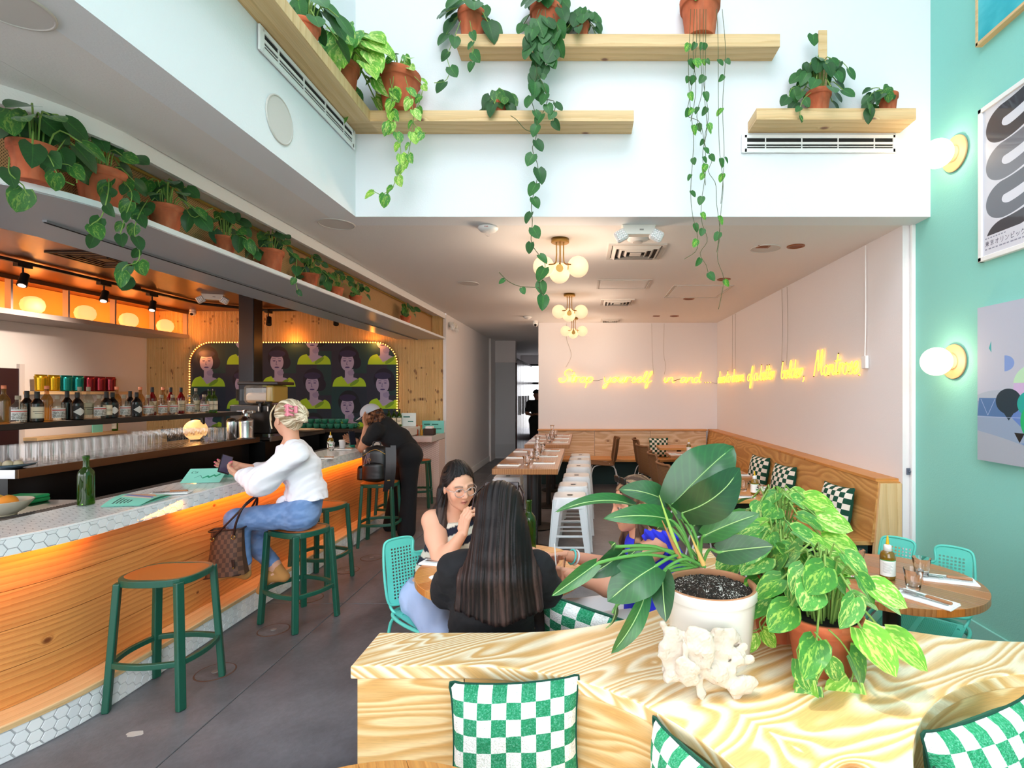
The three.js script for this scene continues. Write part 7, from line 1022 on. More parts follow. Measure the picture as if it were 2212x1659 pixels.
// head in its own axes: z where the face looks, y up, eyes at y = 0.005
function headField(x, y, z) {
  const ax = abs(x); let d = sdEll([0, 0.032, -0.014], [0.075, 0.092, 0.092], x, y, z);
  d = smin(d, sdEll([0, -0.022, 0.022], [0.06, 0.085, 0.066], x, y, z), 0.03); d = smin(d, sdEll([0, -0.072, 0.034], [0.044, 0.036, 0.044], x, y, z), 0.03); d = smin(d, hyp(x, y + 0.098, z - 0.062) - 0.017, 0.025);
  d = smin(d, sdEll([0.036, -0.03, 0.056], [0.028, 0.03, 0.026], ax, y, z), 0.02);
  d = smin(d, sdCone([0.046, 0.026, 0.068, 0.008, 0.014, 0.023, 0.083, 0.009], ax, y, z), 0.014);
  d = -smin(-d, (hyp((ax - 0.031) * 0.8, y - 0.006, z - 0.1) - 0.018), 0.008);
  d = smin(d, hyp(ax - 0.031, y - 0.006, z - 0.0725) - 0.0125, 0.004);
  d = smin(d, sdCone([0, 0.018, 0.083, 0.008, 0, -0.026, 0.104, 0.0105], x, y, z), 0.012); d = smin(d, hyp(ax - 0.011, y + 0.031, z - 0.094) - 0.0075, 0.008);
  d = smin(d, sdCone([0.019, -0.061, 0.074, 0.004, 0.003, -0.0555, 0.088, 0.0055], ax, y, z), 0.004); d = smin(d, sdCone([0.017, -0.063, 0.075, 0.004, 0.0, -0.068, 0.086, 0.0065], ax, y, z), 0.004);
  d = smin(d, sdEll([0.077, -0.008, -0.008], [0.01, 0.03, 0.018], ax, y, z), 0.008);
  return smin(d, sdCone([0, -0.06, -0.015, 0.05, 0, -0.16, -0.035, 0.05], x, y, z), 0.03);
}
const headCache = nets(headField, [-0.1, -0.17, -0.125], [0.1, 0.14, 0.13], 0.004);
function headGeo(m, skin, brow = [0.03, 0.02, 0.015]) {
  const g = headCache.clone(); paint(g, (x, y, z) => {
    const ax = abs(x); let c = skin; const lip = Math.exp(-Math.pow(x / 0.019, 4) - Math.pow((y + 0.0615) / 0.0085, 4)) * (z > 0.06 ? 1 : 0); c = mix3(c, [0.42, 0.1, 0.09], lip * 0.85);
    const mouth = Math.exp(-Math.pow((y + 0.061 + ax * 0.05) / 0.0022, 2)) * (ax < 0.019 && z > 0.06 ? 1 : 0); c = mix3(c, [0.12, 0.03, 0.03], mouth * 0.7);
    const br = Math.exp(-Math.pow((y - 0.03 + (ax - 0.03) * (ax - 0.03) * 8) / 0.0045, 2)) * sstep(0.01, 0.014, ax) * (1 - sstep(0.048, 0.056, ax)) * (z > 0.04 ? 1 : 0); c = mix3(c, brow, br * 0.85);
    const ch = Math.exp(-Math.pow(hyp(ax - 0.04, y + 0.03) / 0.022, 2)) * (z > 0.03 ? 1 : 0); c = mix3(c, [c[0] * 1.02, c[1] * 0.82, c[2] * 0.8], ch * 0.5);
    const r = hyp(ax - 0.031, (y - 0.005) * 2.1); if (z > 0.06 && r < 0.0155) { c = mix3(c, [0.45, 0.4, 0.37], 1 - sstep(0.011, 0.0132, r)); const ir = hyp(ax - 0.031, y - 0.0055); c = mix3([0.025, 0.014, 0.01], c, sstep(0.0052, 0.0066, ir)); const lid = Math.exp(-Math.pow((r - 0.0132) / 0.0024, 2)) * (y > 0.004 ? 1 : 0.4); c = mix3(c, [0.04, 0.02, 0.015], lid * 0.8); }
    return c;
  }); return g.applyMatrix4(m);
}
// a hand: wrist, where the fingers point, which way the palm faces, thumb side, finger curls
function handBones(w, dir, palm, thumbSide, curls, s = 1) {
  const d = dir.clone().normalize(), n = palm.clone().addScaledVector(d, -palm.dot(d)).normalize(), t = new THREE.Vector3().crossVectors(d, n).multiplyScalar(thumbSide), out = [], L = [0.072, 0.082, 0.077, 0.06], off = [0.026, 0.009, -0.009, -0.026], pl = [0.082, 0.086, 0.081, 0.074];
  for (let i = 0; i < 4; i++) { const a = w.clone().addScaledVector(t, off[i] * 0.55 * s), k = w.clone().addScaledVector(d, pl[i] * s).addScaledVector(t, off[i] * s); out.push(cone(a, 0.014 * s, k, 0.0115 * s)); let p = k, ang = curls[i] * 0.6; const r = [0.0095, 0.0086, 0.0078, 0.0066], f = [0.46, 0.3, 0.24]; for (let j = 0; j < 3; j++) { const q = p.clone().addScaledVector(d, cos(ang) * L[i] * f[j] * s).addScaledVector(n, sin(ang) * L[i] * f[j] * s).addScaledVector(t, off[i] * 0.06 * s); out.push(cone(p, r[j] * s, q, r[j + 1] * s)); p = q; ang += curls[i] * 0.8; } }
  const b = w.clone().addScaledVector(d, 0.022 * s).addScaledVector(t, 0.024 * s), m = b.clone().addScaledVector(d, 0.03 * s).addScaledVector(t, 0.024 * s).addScaledVector(n, 0.014 * s), e = m.clone().addScaledVector(d, 0.032 * s).addScaledVector(t, 0.008 * s).addScaledVector(n, (0.008 + curls[4] * 0.02) * s), e2 = e.clone().addScaledVector(d, 0.024 * s).addScaledVector(n, curls[4] * 0.018 * s);
  out.push(cone(w, 0.02 * s, b, 0.016 * s), cone(b, 0.0145 * s, m, 0.0115 * s), cone(m, 0.0105 * s, e, 0.0095 * s), cone(e, 0.0095 * s, e2, 0.0075 * s)); out.tips = []; return out;
}
function footBones(ankle, toe, heel) { const b = ankle.clone().lerp(toe, 0.5); return [cone(ankle, 0.036, heel, 0.028), cone(ankle, 0.034, b, 0.032), cone(b, 0.032, toe, 0.02), cone(heel, 0.026, b, 0.03)]; }
const netOf = (list, k, cell, inf = 0, extra) => { const f0 = capsF(list, k, inf), f = extra ? (x, y, z) => extra(f0(x, y, z), x, y, z) : f0, [lo, hi] = bounds(list, inf + 0.03); return nets(f, lo, hi, cell); };
function person(label, o) {
  const geos = [netOf(o.body, 0.03, o.cell || 0.011)].map((g) => paint(g, () => o.skin)); for (const h of o.hands || []) geos.push(paint(netOf(h, 0.006, 0.0032), o.nail ? (x, y, z) => { for (const q of h) { if (q[7] < 0.0082 && hyp(x - q[4], y - q[5], z - q[6]) < 0.0095 && y > q[5] - 0.002) return o.nail; } return o.skin; } : () => o.skin));
  const hm = frame(o.head, o.fwd, o.up || V(0, 1, 0), o.hs || 1); geos.push(headGeo(hm, o.skin, o.brow)); for (const g of geos) g.deleteAttribute('uv');
  const m = new THREE.Mesh(mergeGeometries(geos), mSkin); m.name = numbered('person'); scene.add(m); tag(m, label, 'person'); m.userData.headMatrix = undefined; delete m.userData.headMatrix; return [m, hm];
}
const wear = (name, parent, list, k, inf, cell, extra, colour, label, mat = mCloth) => part(name, paint(netOf(list, k, cell, inf, extra), typeof colour === 'function' ? colour : () => colour), mat, parent, label);
const strand = (c0, c1, fx, fy) => (x, y, z) => { const a = fbm(x * fx + z * fx * 0.8, y * fy, 3), t = sstep(0.3, 0.72, a); return mix3(c0, c1, t); };
// ----- the woman in the white blouse on the second stool, facing the bar -----
{
  const hipN = at(650, 1112, 3.66), hipF = at(652, 1108, 3.86), waist = at(662, 1066, 3.76), chest = at(645, 1010, 3.76), shN = at(640, 976, 3.6), shF = at(634, 966, 3.92), neck = at(630, 952, 3.77), head = at(622, 906, 3.74), elN = at(566, 1040, 3.52), wrN = at(512, 1025, 3.66), elF = at(588, 1022, 3.98), wrF = at(518, 1007, 3.84), knN = at(512, 1122, 3.58), anN = at(526, 1222, 3.58), knF = at(526, 1150, 3.78), anF = at(592, 1220, 3.76);
  const toeN = at(474, 1247, 3.55), heN = at(530, 1240, 3.58), toeF = at(562, 1276, 3.72), heF = at(614, 1246, 3.76), skin = lin('#d9a184');
  const torso = [cone(hipN, 0.105, hipF, 0.105), cone(hipN.clone().lerp(hipF, 0.5), 0.115, waist, 0.105), cone(waist, 0.105, chest, 0.115), cone(shN, 0.05, shF, 0.05), cone(chest, 0.11, neck.clone().add(V(0, -0.07, 0)), 0.085)], arms = [cone(shN, 0.05, elN, 0.04), cone(elN, 0.04, wrN, 0.027), cone(shF, 0.05, elF, 0.04), cone(elF, 0.04, wrF, 0.027)], legs = [cone(hipN, 0.095, knN, 0.064), cone(knN, 0.062, knN.clone().lerp(anN, 0.35), 0.057), cone(knN.clone().lerp(anN, 0.35), 0.057, anN, 0.036), cone(hipF, 0.095, knF, 0.064), cone(knF, 0.06, knF.clone().lerp(anF, 0.35), 0.057), cone(knF.clone().lerp(anF, 0.35), 0.057, anF, 0.036)];
  const nk = [cone(neck.clone().add(V(0, -0.04, 0)), 0.052, head.clone().add(V(0.02, -0.06, 0)), 0.05)], fN = footBones(anN, toeN, heN), fF = footBones(anF, toeF, heF);
  const hN = handBones(wrN, V(-0.8, 0.32, -0.35), V(0.1, 0.55, -0.8), 1, [0.5, 0.55, 0.6, 0.65, 0.5]), hF = handBones(wrF, V(-0.85, 0.2, 0.35), V(0.05, 0.5, 0.85), -1, [0.4, 0.5, 0.55, 0.6, 0.4]);
  const [p, hm] = person('blonde woman in white blouse and jeans sitting at the bar with her phone', { body: [...torso, ...arms, ...legs, ...nk, ...fN, ...fF], hands: [hN, hF], head, fwd: V(-0.86, -0.08, -0.5), skin, nail: lin('#e05a78') });
  const fold = (amp) => (d, x, y, z) => d + (fbm(x * 13 + z * 9, y * 10 - x * 6, 3) - 0.5) * amp;
  const hemY = at(655, 1080, 3.7).y;
  wear('blouse', p, [...torso.slice(1), cone(waist, 0.12, waist.clone().add(V(0.01, -0.06, 0)), 0.13), ...[cone(shN, 0.06, elN, 0.062), cone(elN, 0.066, elN.clone().lerp(wrN, 0.75), 0.05), cone(elN, 0.062, elN.clone().add(V(-0.03, -0.045, 0)), 0.045), cone(shF, 0.06, elF, 0.06), cone(elF, 0.06, elF.clone().lerp(wrF, 0.4), 0.05)]], 0.05, 0.012, 0.0085, (d, x, y, z) => Math.max(fold(0.05)(d, x, y, z), hemY + 0.02 * (fbm(x * 20, z * 20, 2) - 0.5) - y, y - (neck.y - 0.005 + (x - neck.x) * 0.35)), lin('#eceaf0'));
  wear('blouse_knot', p, [cone(at(606, 1082, 3.68), 0.022, at(602, 1100, 3.66), 0.028), cone(at(612, 1076, 3.68), 0.02, at(606, 1086, 3.68), 0.022)], 0.02, 0, 0.006, null, lin('#eceaf0'));
  wear('jeans', p, [...torso.slice(0, 2), ...legs.map((l, i) => i === 2 || i === 5 ? cone(V(l[0], l[1], l[2]), l[3], V(lerp(l[0], l[4], 0.88), lerp(l[1], l[5], 0.88), lerp(l[2], l[6], 0.88)), 0.044) : l)], 0.03, 0.008, 0.008, (d, x, y, z) => Math.max(d + (fbm(x * 22, y * 30 + z * 12, 2) - 0.5) * 0.012, y - hemY - 0.03), (x, y, z) => mix3(lin('#6484b4'), lin('#7896c4'), sstep(0.3, 0.75, fbm(x * 30, y * 40, 3))));
  for (const [f, an] of [[fN, anN], [fF, anF]]) { const dir = V(f[2][4] - f[2][0], f[2][5] - f[2][1], f[2][6] - f[2][2]).normalize(); wear('sandal', p, f, 0.015, 0.006, 0.005, (d, x, y, z) => { const t = (x - f[2][0]) * dir.x + (y - f[2][1]) * dir.y + (z - f[2][2]) * dir.z, up = V(0, 1, 0).addScaledVector(dir, -dir.y).normalize(), h = (x - f[2][0]) * up.x + (y - f[2][1]) * up.y + (z - f[2][2]) * up.z; const band = Math.min(abs(t - 0.03) - 0.022, h + 0.012, Math.max(-t - 0.06, h - 0.03)); return Math.max(d, band); }, lin('#b98348')); }
  const hair0 = lin('#8a7350'), hair1 = lin('#efe2c6'), hf = (x, y, z) => { let d = sdEll([0, 0.046, -0.024], [0.09, 0.1, 0.108], x, y, z); d = smin(d, sdEll([0, -0.01, -0.075], [0.062, 0.07, 0.05], x, y, z), 0.03); d = smin(d, sdEll([0.0, 0.03, -0.155], [0.05, 0.06, 0.055], x, y, z), 0.02); d = smin(d, sdCone([0.01, 0.075, -0.17, 0.024, 0.005, -0.02, -0.215, 0.016], x, y, z), 0.02); d = smin(d, sdCone([-0.02, 0.02, -0.13, 0.022, 0, -0.06, -0.115, 0.018], x, y, z), 0.02); const face = Math.max(-(z - 0.052 + (y - 0.02) * 0.25), -(0.072 - y)); const cut = Math.max(0.03 + z * 0.6 - (0.078 - y) * 0.35, -1); d = Math.max(d, Math.min(z - 0.062 + Math.max(0, 0.06 - y) * 0.75, 9)); d = Math.max(d, Math.min(-(y + 0.01 - z * -0.4), z + 0.03)); return (d + (fbm(Math.atan2(y - 0.03, x) * 9, z * 12, 3) - 0.5) * 0.012) * 0.85; };
  part('hair', paint(nets(hf, [-0.13, -0.12, -0.24], [0.13, 0.17, 0.1], 0.0042), (x, y, z) => mix3(hair0, hair1, sstep(0.25, 0.7, fbm(Math.atan2(y - 0.02, x) * 14 + 5, z * 14, 3)))).applyMatrix4(hm), mHair, p);
  part('hair_wisp', [tube([[0.055, 0.1, 0.06], [0.072, 0.05, 0.085], [0.072, -0.02, 0.09], [0.07, -0.06, 0.08]], 0.005, 14, 5), tube([[0.05, 0.11, 0.06], [0.066, 0.06, 0.09], [0.062, 0.0, 0.1]], 0.004, 14, 5)].map((g) => g.applyMatrix4(hm)), M(0xd8c8a4, 0.5), p);
  part('hair_clip', [...[-1, 0, 1].map((k) => tube([[0.07, 0.06 + k * 0.03, -0.09], [0.078, 0.065 + k * 0.03, -0.13], [0.06, 0.05 + k * 0.028, -0.17]], 0.008, 12, 6)), rbox(0.016, 0.085, 0.03, 0.076, 0.06, -0.13, 0.006), rbox(0.014, 0.05, 0.03, 0.05, 0.06, -0.185, 0.006)].map((g) => g.applyMatrix4(hm)), M(0xe88a9a, 0.3), p);
  const ph = solo('phone', rbox(0.075, 0.15, 0.009, 0, 0, 0, 0.004, 3), M(0x1a1a20, 0.2), 'dark smartphone in the hands of the white-bloused woman', 'phone', null, [0, 0, 0]); ph.position.copy(at(487, 1003, 3.76)); ph.rotation.set(-0.9, 0.9, 0.3); part('screen', box(0.066, 0.135, 0.002, 0, 0, 0.005), M(0x43405a, 0.15), ph);
}
// ----- handbag hanging from her knee -----
{
  const chk = canvasTex(256, 256, (c) => { for (let i = 0; i < 10; i++) for (let j = 0; j < 10; j++) { c.fillStyle = (i + j) & 1 ? '#4a2c1e' : '#6b4530'; c.fillRect(i * 25.6, j * 25.6, 26, 26); } });
  const t = thing('handbag', 'brown checked tote bag hanging from the seated woman’s knee', 'bag'), c = at(492, 1142, 3.5), leather = M(0x2e1712, 0.4);
  t.position.set(c.x, c.y, c.z); t.rotation.set(0.05, 0.12, 0.07); const mB = M(0xffffff, 0.55, { map: chk });
  const wall = (sg) => grid(10, 10, (u, v) => { const a = 2 * u - 1, w = lerp(0.125, 0.098, v) - 0.01 * sin(v * PI); return [a * w - (1 - v) * 0.035, (v - 1) * 0.3 - 0.012 * (1 - v) * a * a, sg * lerp(0.075, 0.035, v) * (1 - Math.pow(abs(a), 4) * 0.6)]; });
  part('front_panel', wall(1), mB, t); part('back_panel', wall(-1), mB, t); for (const s of [-1, 1]) part('side_gusset', grid(2, 8, (u, v) => { const w = lerp(0.125, 0.098, v) - 0.01 * sin(v * PI); return [s * w - (1 - v) * 0.035, (v - 1) * 0.3 - 0.012 * (1 - v), (u - 0.5) * 0.8 * lerp(0.075, 0.035, v)]; }), mB, t); part('base', box(0.22, 0.006, 0.14, -0.035, -0.302, 0), leather, t);
  part('top_trim', tube([[-0.1, 0, 0.034], [0, 0, 0.037], [0.1, 0, 0.034], [0.1, 0, -0.034], [0, 0, -0.037], [-0.1, 0, -0.034]], 0.006, 50, 6, true), leather, t);
  const k = at(522, 1100, 3.5).sub(c); for (const s of [-1, 1]) part('strap', tube([[s * 0.065 - 0.01, -0.04, 0.045], [s * 0.03 + 0.05, 0.04, 0.05], [k.x + 0.04, k.y + 0.02, 0.02 + s * 0.012], [k.x + 0.06, k.y + 0.045, -0.1], [s * 0.03 + 0.06, 0.03, -0.15], [s * 0.06, -0.04, -0.045]], 0.007, 40, 6), leather, t);
  for (const s of [-1, 1]) part('ring', new THREE.TorusGeometry(0.012, 0.003, 8, 18).translate(s * 0.065 - 0.012, -0.05, 0.048), mBrass, t); part('tab', rbox(0.02, 0.06, 0.006, 0.05, -0.22, 0.075, 0.003), leather, t); part('tab_stud', ball(0.006, 0.05, -0.245, 0.08, 8), mBrass, t);
}
// ----- the woman in black leaning on the bar -----
{
  const D = 5.92, hipN = at(884, 984, D - 0.1), hipF = at(882, 984, D + 0.12), waist = at(858, 950, D), chest = at(826, 926, D), shN = at(812, 930, D - 0.17), shF = at(806, 926, D + 0.18), neck = at(806, 914, D), head = at(802, 900, D - 0.02), elN = at(783, 968, D - 0.2), wrN = at(791, 922, D - 0.14), elF = at(778, 968, D + 0.22), wrF = at(770, 952, D + 0.05), knN = at(884, 1062, D - 0.1), anN = at(878, 1140, D - 0.12), knF = at(858, 1062, D + 0.14), anF = at(846, 1128, D + 0.25), skin = lin('#b67c5c');
  const torso = [cone(hipN, 0.135, hipF, 0.135), cone(hipN.clone().lerp(hipF, 0.5), 0.145, waist, 0.13), cone(waist, 0.13, chest, 0.13), cone(shN, 0.06, shF, 0.06), cone(chest, 0.12, neck, 0.075)], arms = [cone(shN, 0.058, elN, 0.045), cone(elN, 0.042, wrN, 0.03), cone(shF, 0.058, elF, 0.045), cone(elF, 0.042, wrF, 0.03)], legs = [cone(hipN, 0.115, knN, 0.07), cone(knN, 0.068, anN, 0.045), cone(hipF, 0.115, knF, 0.07), cone(knF, 0.068, anF, 0.045)];
  const fN = footBones(anN, at(866, 1153, D - 0.15), at(886, 1151, D - 0.12)), fF = footBones(anF, at(834, 1138, D + 0.22), at(850, 1138, D + 0.25));
  const [p, hm] = person('woman in black with a grey cap leaning over the bar on her elbow', { body: [...torso, ...arms, ...legs, ...fN, ...fF], hands: [handBones(wrN, V(-0.2, 0.85, 0.1), V(0.7, 0, 0), 1, [0.3, 0.3, 0.35, 0.4, 0.3]), handBones(wrF, V(-0.7, 0.3, 0.3), V(0.3, 0.4, 0.8), -1, [0.5, 0.5, 0.5, 0.5, 0.5])], head, fwd: V(-0.86, -0.45, 0.1), up: V(-0.3, 1, 0), skin });
  const blk = lin('#0d0d11');
  wear('shirt', p, [...torso.slice(1), cone(shN, 0.062, shN.clone().lerp(elN, 0.55), 0.06), cone(shF, 0.062, shF.clone().lerp(elF, 0.55), 0.06)], 0.045, 0.012, 0.012, (d, x, y, z) => d + (fbm(x * 12, y * 12 + z * 5, 3) - 0.5) * 0.025, blk);
  wear('trousers', p, [torso[0], torso[1], ...legs.map((l, i) => i & 1 ? cone(V(l[0], l[1], l[2]), 0.075, V(l[4], l[5] - 0.03, l[6]), 0.09) : l)], 0.03, 0.008, 0.012, null, lin('#0b0b10')); for (const f of [fN, fF]) wear('shoe', p, f, 0.015, 0.01, 0.008, null, lin('#1a1a1c'));
  part('cap_crown', new THREE.SphereGeometry(0.105, 24, 12, 0, 2 * PI, 0, PI * 0.52).scale(0.95, 0.95, 1.08).translate(0, 0.045, -0.012).applyMatrix4(hm), M(0xaeb0b8, 0.85), p); part('cap_peak', grid(12, 6, (u, v) => { const a = (u - 0.5) * 2.2; return [sin(a) * (0.09 + v * 0.0), 0.05 - v * 0.012 - a * a * 0.01, 0.055 + cos(a) * (0.04 + v * 0.08)]; }).applyMatrix4(hm), M(0xb4b6be, 0.85, { side: THREE.DoubleSide }), p);
  const hf = (x, y, z) => { let d = sdEll([0, 0.0, -0.05], [0.095, 0.07, 0.09], x, y, z); d = smin(d, sdEll([0.03, -0.08, -0.06], [0.09, 0.1, 0.085], x, y, z), 0.03); d = smin(d, sdEll([0.075, -0.1, 0.03], [0.035, 0.09, 0.045], x, y, z), 0.02); d = Math.max(d, y - 0.06); return (d + (vn3(x * 60, y * 60, z * 60) - 0.5) * 0.022) * 0.75; };
  part('hair', paint(nets(hf, [-0.13, -0.22, -0.2], [0.15, 0.1, 0.11], 0.006), (x, y, z) => mix3(lin('#2a1710'), lin('#7a4a2c'), sstep(0.35, 0.75, vn3(x * 70, y * 50, z * 70)))).applyMatrix4(hm), mHair, p);
  const ph = solo('phone', rbox(0.08, 0.16, 0.01, 0, 0, 0, 0.004), M(0x16161a, 0.25), 'dark phone held by the leaning woman in black', 'phone'); ph.position.copy(at(761, 946, D)); ph.rotation.set(-0.5, 1.0, 0.4); part('screen', box(0.07, 0.145, 0.002, 0, 0, 0.006), M(0x2a2a34, 0.15), ph);
}
// ----- backpack on the fourth stool -----
{
  const t = thing('backpack', 'black leather backpack standing on the fourth bar stool', 'bag', [-2.2, 0.665, -5.55], 0.2), lea = M(0x0e0e10, 0.38, { clearcoat: 0.3, clearcoatRoughness: 0.4 });
  const sh3 = (w, h, d, y0) => grid(22, 18, (u, v) => { const a = u * 2 * PI, n = Math.pow(Math.pow(abs(cos(a)), 3) + Math.pow(abs(sin(a)), 3), -1 / 3), k = v < 0.08 ? v / 0.08 : v > 0.8 ? Math.sqrt(Math.max(0, 1 - Math.pow((v - 0.8) / 0.2, 2))) : 1, wr = 1 + 0.05 * (fbm(u * 9, v * 7, 2) - 0.5) - 0.08 * v; return [cos(a) * n * w * k * wr, y0 + v * h, sin(a) * n * d * k * wr]; });
  part('bag_body', sh3(0.15, 0.4, 0.1, 0.0), lea, t); part('front_pocket', sh3(0.11, 0.2, 0.05, 0.03).translate(-0.02, 0, 0.085), lea, t); part('side_pocket', sh3(0.04, 0.16, 0.06, 0.03).translate(-0.15, 0, 0.02), lea, t);
  part('flap_zip', tube([[-0.12, 0.3, 0.09], [0, 0.36, 0.1], [0.1, 0.31, 0.09]], 0.004, 16, 6), mBrass, t); part('top_handle', tube([[-0.04, 0.39, 0], [-0.03, 0.43, 0], [0.03, 0.43, 0], [0.04, 0.39, 0]], 0.008, 16, 6), lea, t);
  for (const [x, w] of [[0.1, 0], [0.15, 0.02]]) part('shoulder_strap', grid(4, 16, (u, v) => { const s = 1 - v; return [x + 0.02 * sin(v * 3) + (u - 0.5) * 0.055 + s * 0.03, 0.38 - v * 0.46 + w, 0.1 + 0.03 * sin(v * PI)]; }), lea, t);
  part('buckle', [new THREE.TorusGeometry(0.014, 0.003, 6, 16).translate(-0.05, 0.26, 0.14), rbox(0.03, 0.012, 0.006, 0.14, 0.04, 0.135, 0.002), rbox(0.03, 0.012, 0.006, 0.05, -0.01, 0.125, 0.002)], mBrass, t); part('tassel', [-1, 0, 1].map((k) => tube([[-0.06 + k * 0.01, 0.33, 0.135], [-0.07 + k * 0.018, 0.27, 0.145], [-0.075 + k * 0.026, 0.22, 0.14]], 0.003, 8, 5)), M(0x8a7a8a, 0.5), t);
}
// ----- the woman with glasses, chin on hand -----
{
  const head = at(991, 1050, 2.86), neck = at(982, 1108, 2.92), shR = at(934, 1124, 2.84), shL = at(1036, 1096, 3.02), chest = at(982, 1160, 2.94), waist = at(950, 1232, 2.98), hipR = at(915, 1290, 2.9), hipL = at(962, 1278, 3.02), elR = at(953, 1218, 2.7), wrR = at(1000, 1152, 2.68), elL = at(1120, 1190, 2.96), wrL = at(1150, 1192, 2.8), knR = at(962, 1378, 2.5), knL = at(1010, 1360, 2.66), skin = lin('#e0a688');
  const anR = knR.clone().add(V(0.06, -0.4, -0.05)).setY(0.08), anL = knL.clone().add(V(0.05, -0.4, -0.05)).setY(0.08);
  const torso = [cone(hipR, 0.115, hipL, 0.115), cone(hipR.clone().lerp(hipL, 0.5), 0.12, waist, 0.105), cone(waist, 0.105, chest, 0.12), cone(shR, 0.048, shL, 0.048), cone(chest, 0.115, neck.clone().add(V(0, -0.08, 0)), 0.08), cone(chest.clone().add(V(0.0, -0.01, 0.06)), 0.07, chest.clone().add(V(0.09, -0.01, 0.02)), 0.07)], arms = [cone(shR, 0.055, shR.clone().lerp(elR, 0.4), 0.053), cone(shR.clone().lerp(elR, 0.4), 0.053, elR, 0.042), cone(elR, 0.042, elR.clone().lerp(wrR, 0.35), 0.04), cone(elR.clone().lerp(wrR, 0.35), 0.04, wrR, 0.026), cone(shL, 0.054, elL, 0.042), cone(elL, 0.042, wrL, 0.027)], legs = [cone(hipR, 0.105, knR, 0.07), cone(knR, 0.065, anR, 0.042), cone(hipL, 0.105, knL, 0.07), cone(knL, 0.065, anL, 0.042)];
  const hR = handBones(wrR, V(0.12, 0.9, -0.1), V(0.6, 0.25, -0.75), 1, [0.75, 0.85, 0.95, 1.0, 0.5]), hL = handBones(wrL, V(0.8, -0.1, 0.4), V(0, -1, 0), 1, [0.3, 0.35, 0.4, 0.4, 0.3]);
  const fR = footBones(anR, anR.clone().add(V(0.12, -0.05, 0.08)), anR.clone().add(V(-0.04, -0.045, -0.03))), fL = footBones(anL, anL.clone().add(V(0.12, -0.05, 0.08)), anL.clone().add(V(-0.04, -0.045, -0.03)));
  const fwd = V(0.58, -0.2, 0.82);
  const [p, hm] = person('dark-haired woman with clear glasses and striped top, resting her chin on her hand', { body: [...torso, ...arms, ...legs, cone(neck.clone().add(V(0, -0.05, 0)), 0.055, head.clone().add(V(-0.01, -0.06, -0.01)), 0.05), ...fR, ...fL], hands: [hR, hL], head, fwd, up: V(-0.06, 1, 0), skin, cell: 0.01 });
  const navy = lin('#15172c'), cream = lin('#d8d0c0');
  wear('striped_top', p, torso.slice(1).filter((b, i) => i !== 2).concat([cone(shR.clone().lerp(shL, 0.2), 0.045, shR.clone().lerp(shL, 0.8), 0.045)]), 0.04, 0.02, 0.007, (d, x, y, z) => Math.max(d + 0.0012 * sin((x + z) * 420), y - (neck.y - 0.035 - 0.2 * abs(x - neck.x) * 0.0), waist.y - 0.07 - y, -(sdCone(arms[0], x, y, z) - 0.006)), (x, y, z) => { const q = (y + (x - chest.x) * -0.28 + (z - chest.z) * 0.1) / 0.072; return q - Math.floor(q) < 0.54 ? navy : cream; });
  wear('jeans', p, [torso[0], torso[1], ...legs.map((l, i) => i & 1 ? cone(V(l[0], l[1], l[2]), 0.07, V(l[4], l[5] + 0.06, l[6]), 0.075) : l)], 0.03, 0.01, 0.01, (d, x, y, z) => Math.max(d + (fbm(x * 20, y * 26, 2) - 0.5) * 0.012, y - waist.y + 0.02), (x, y, z) => mix3(lin('#8fa6cf'), lin('#aebfe0'), fbm(x * 8, y * 8, 2))); for (const f of [fR, fL]) wear('shoe', p, f, 0.015, 0.008, 0.008, null, lin('#e8e6e2'));
  wear('shoulder_strap', p, [cone(shR.clone().lerp(shL, 0.28).add(V(0, 0.045, 0.01)), 0.011, chest.clone().add(V(-0.045, 0.04, 0.13)), 0.011), cone(chest.clone().add(V(-0.045, 0.04, 0.13)), 0.011, waist.clone().add(V(0.08, 0.05, 0.1)), 0.011)], 0.01, 0, 0.004, null, lin('#b99a80'));
  const hf = (x, y, z) => { let d = sdEll([0, 0.04, -0.022], [0.085, 0.1, 0.104], x, y, z); d = smin(d, sdEll([0, -0.06, -0.075], [0.085, 0.12, 0.05], x, y, z), 0.03); d = smin(d, sdCone([-0.085, -0.02, -0.03, 0.026, -0.1, -0.2, 0.02, 0.032], x, y, z), 0.03); d = smin(d, sdCone([-0.1, -0.2, 0.02, 0.032, -0.1, -0.32, 0.05, 0.02], x, y, z), 0.02); d = smin(d, sdCone([0.078, 0.0, -0.03, 0.022, 0.085, -0.16, 0.02, 0.03], x, y, z), 0.03); d = smin(d, sdCone([0.085, -0.16, 0.02, 0.03, 0.1, -0.3, 0.05, 0.022], x, y, z), 0.02); d = smin(d, sdCone([-0.06, -0.15, -0.08, 0.05, -0.13, -0.28, -0.08, 0.03], x, y, z), 0.03);
    const ax = abs(x), line = 0.088 - Math.pow(ax / 0.07, 2) * 0.05; if (z > 0.0) { const face = Math.min(line - y, 0.07 - ax * 1.0 + 0.0); d = Math.max(d, Math.min(face + 0.0, z - 0.012) * 0.9); } return (d + (fbm(Math.atan2(x, 0.2 - y) * 30 + z * 8, y * 4, 3) - 0.5) * 0.01) * 0.85; };
  part('hair', paint(nets(hf, [-0.2, -0.36, -0.16], [0.17, 0.16, 0.12], 0.0045), (x, y, z) => mix3(lin('#0c0909'), y < -0.1 ? lin('#4a3a34') : lin('#241a18'), sstep(0.35, 0.8, fbm(x * 60 + z * 40, y * 6, 3)))).applyMatrix4(hm), mHair, p);
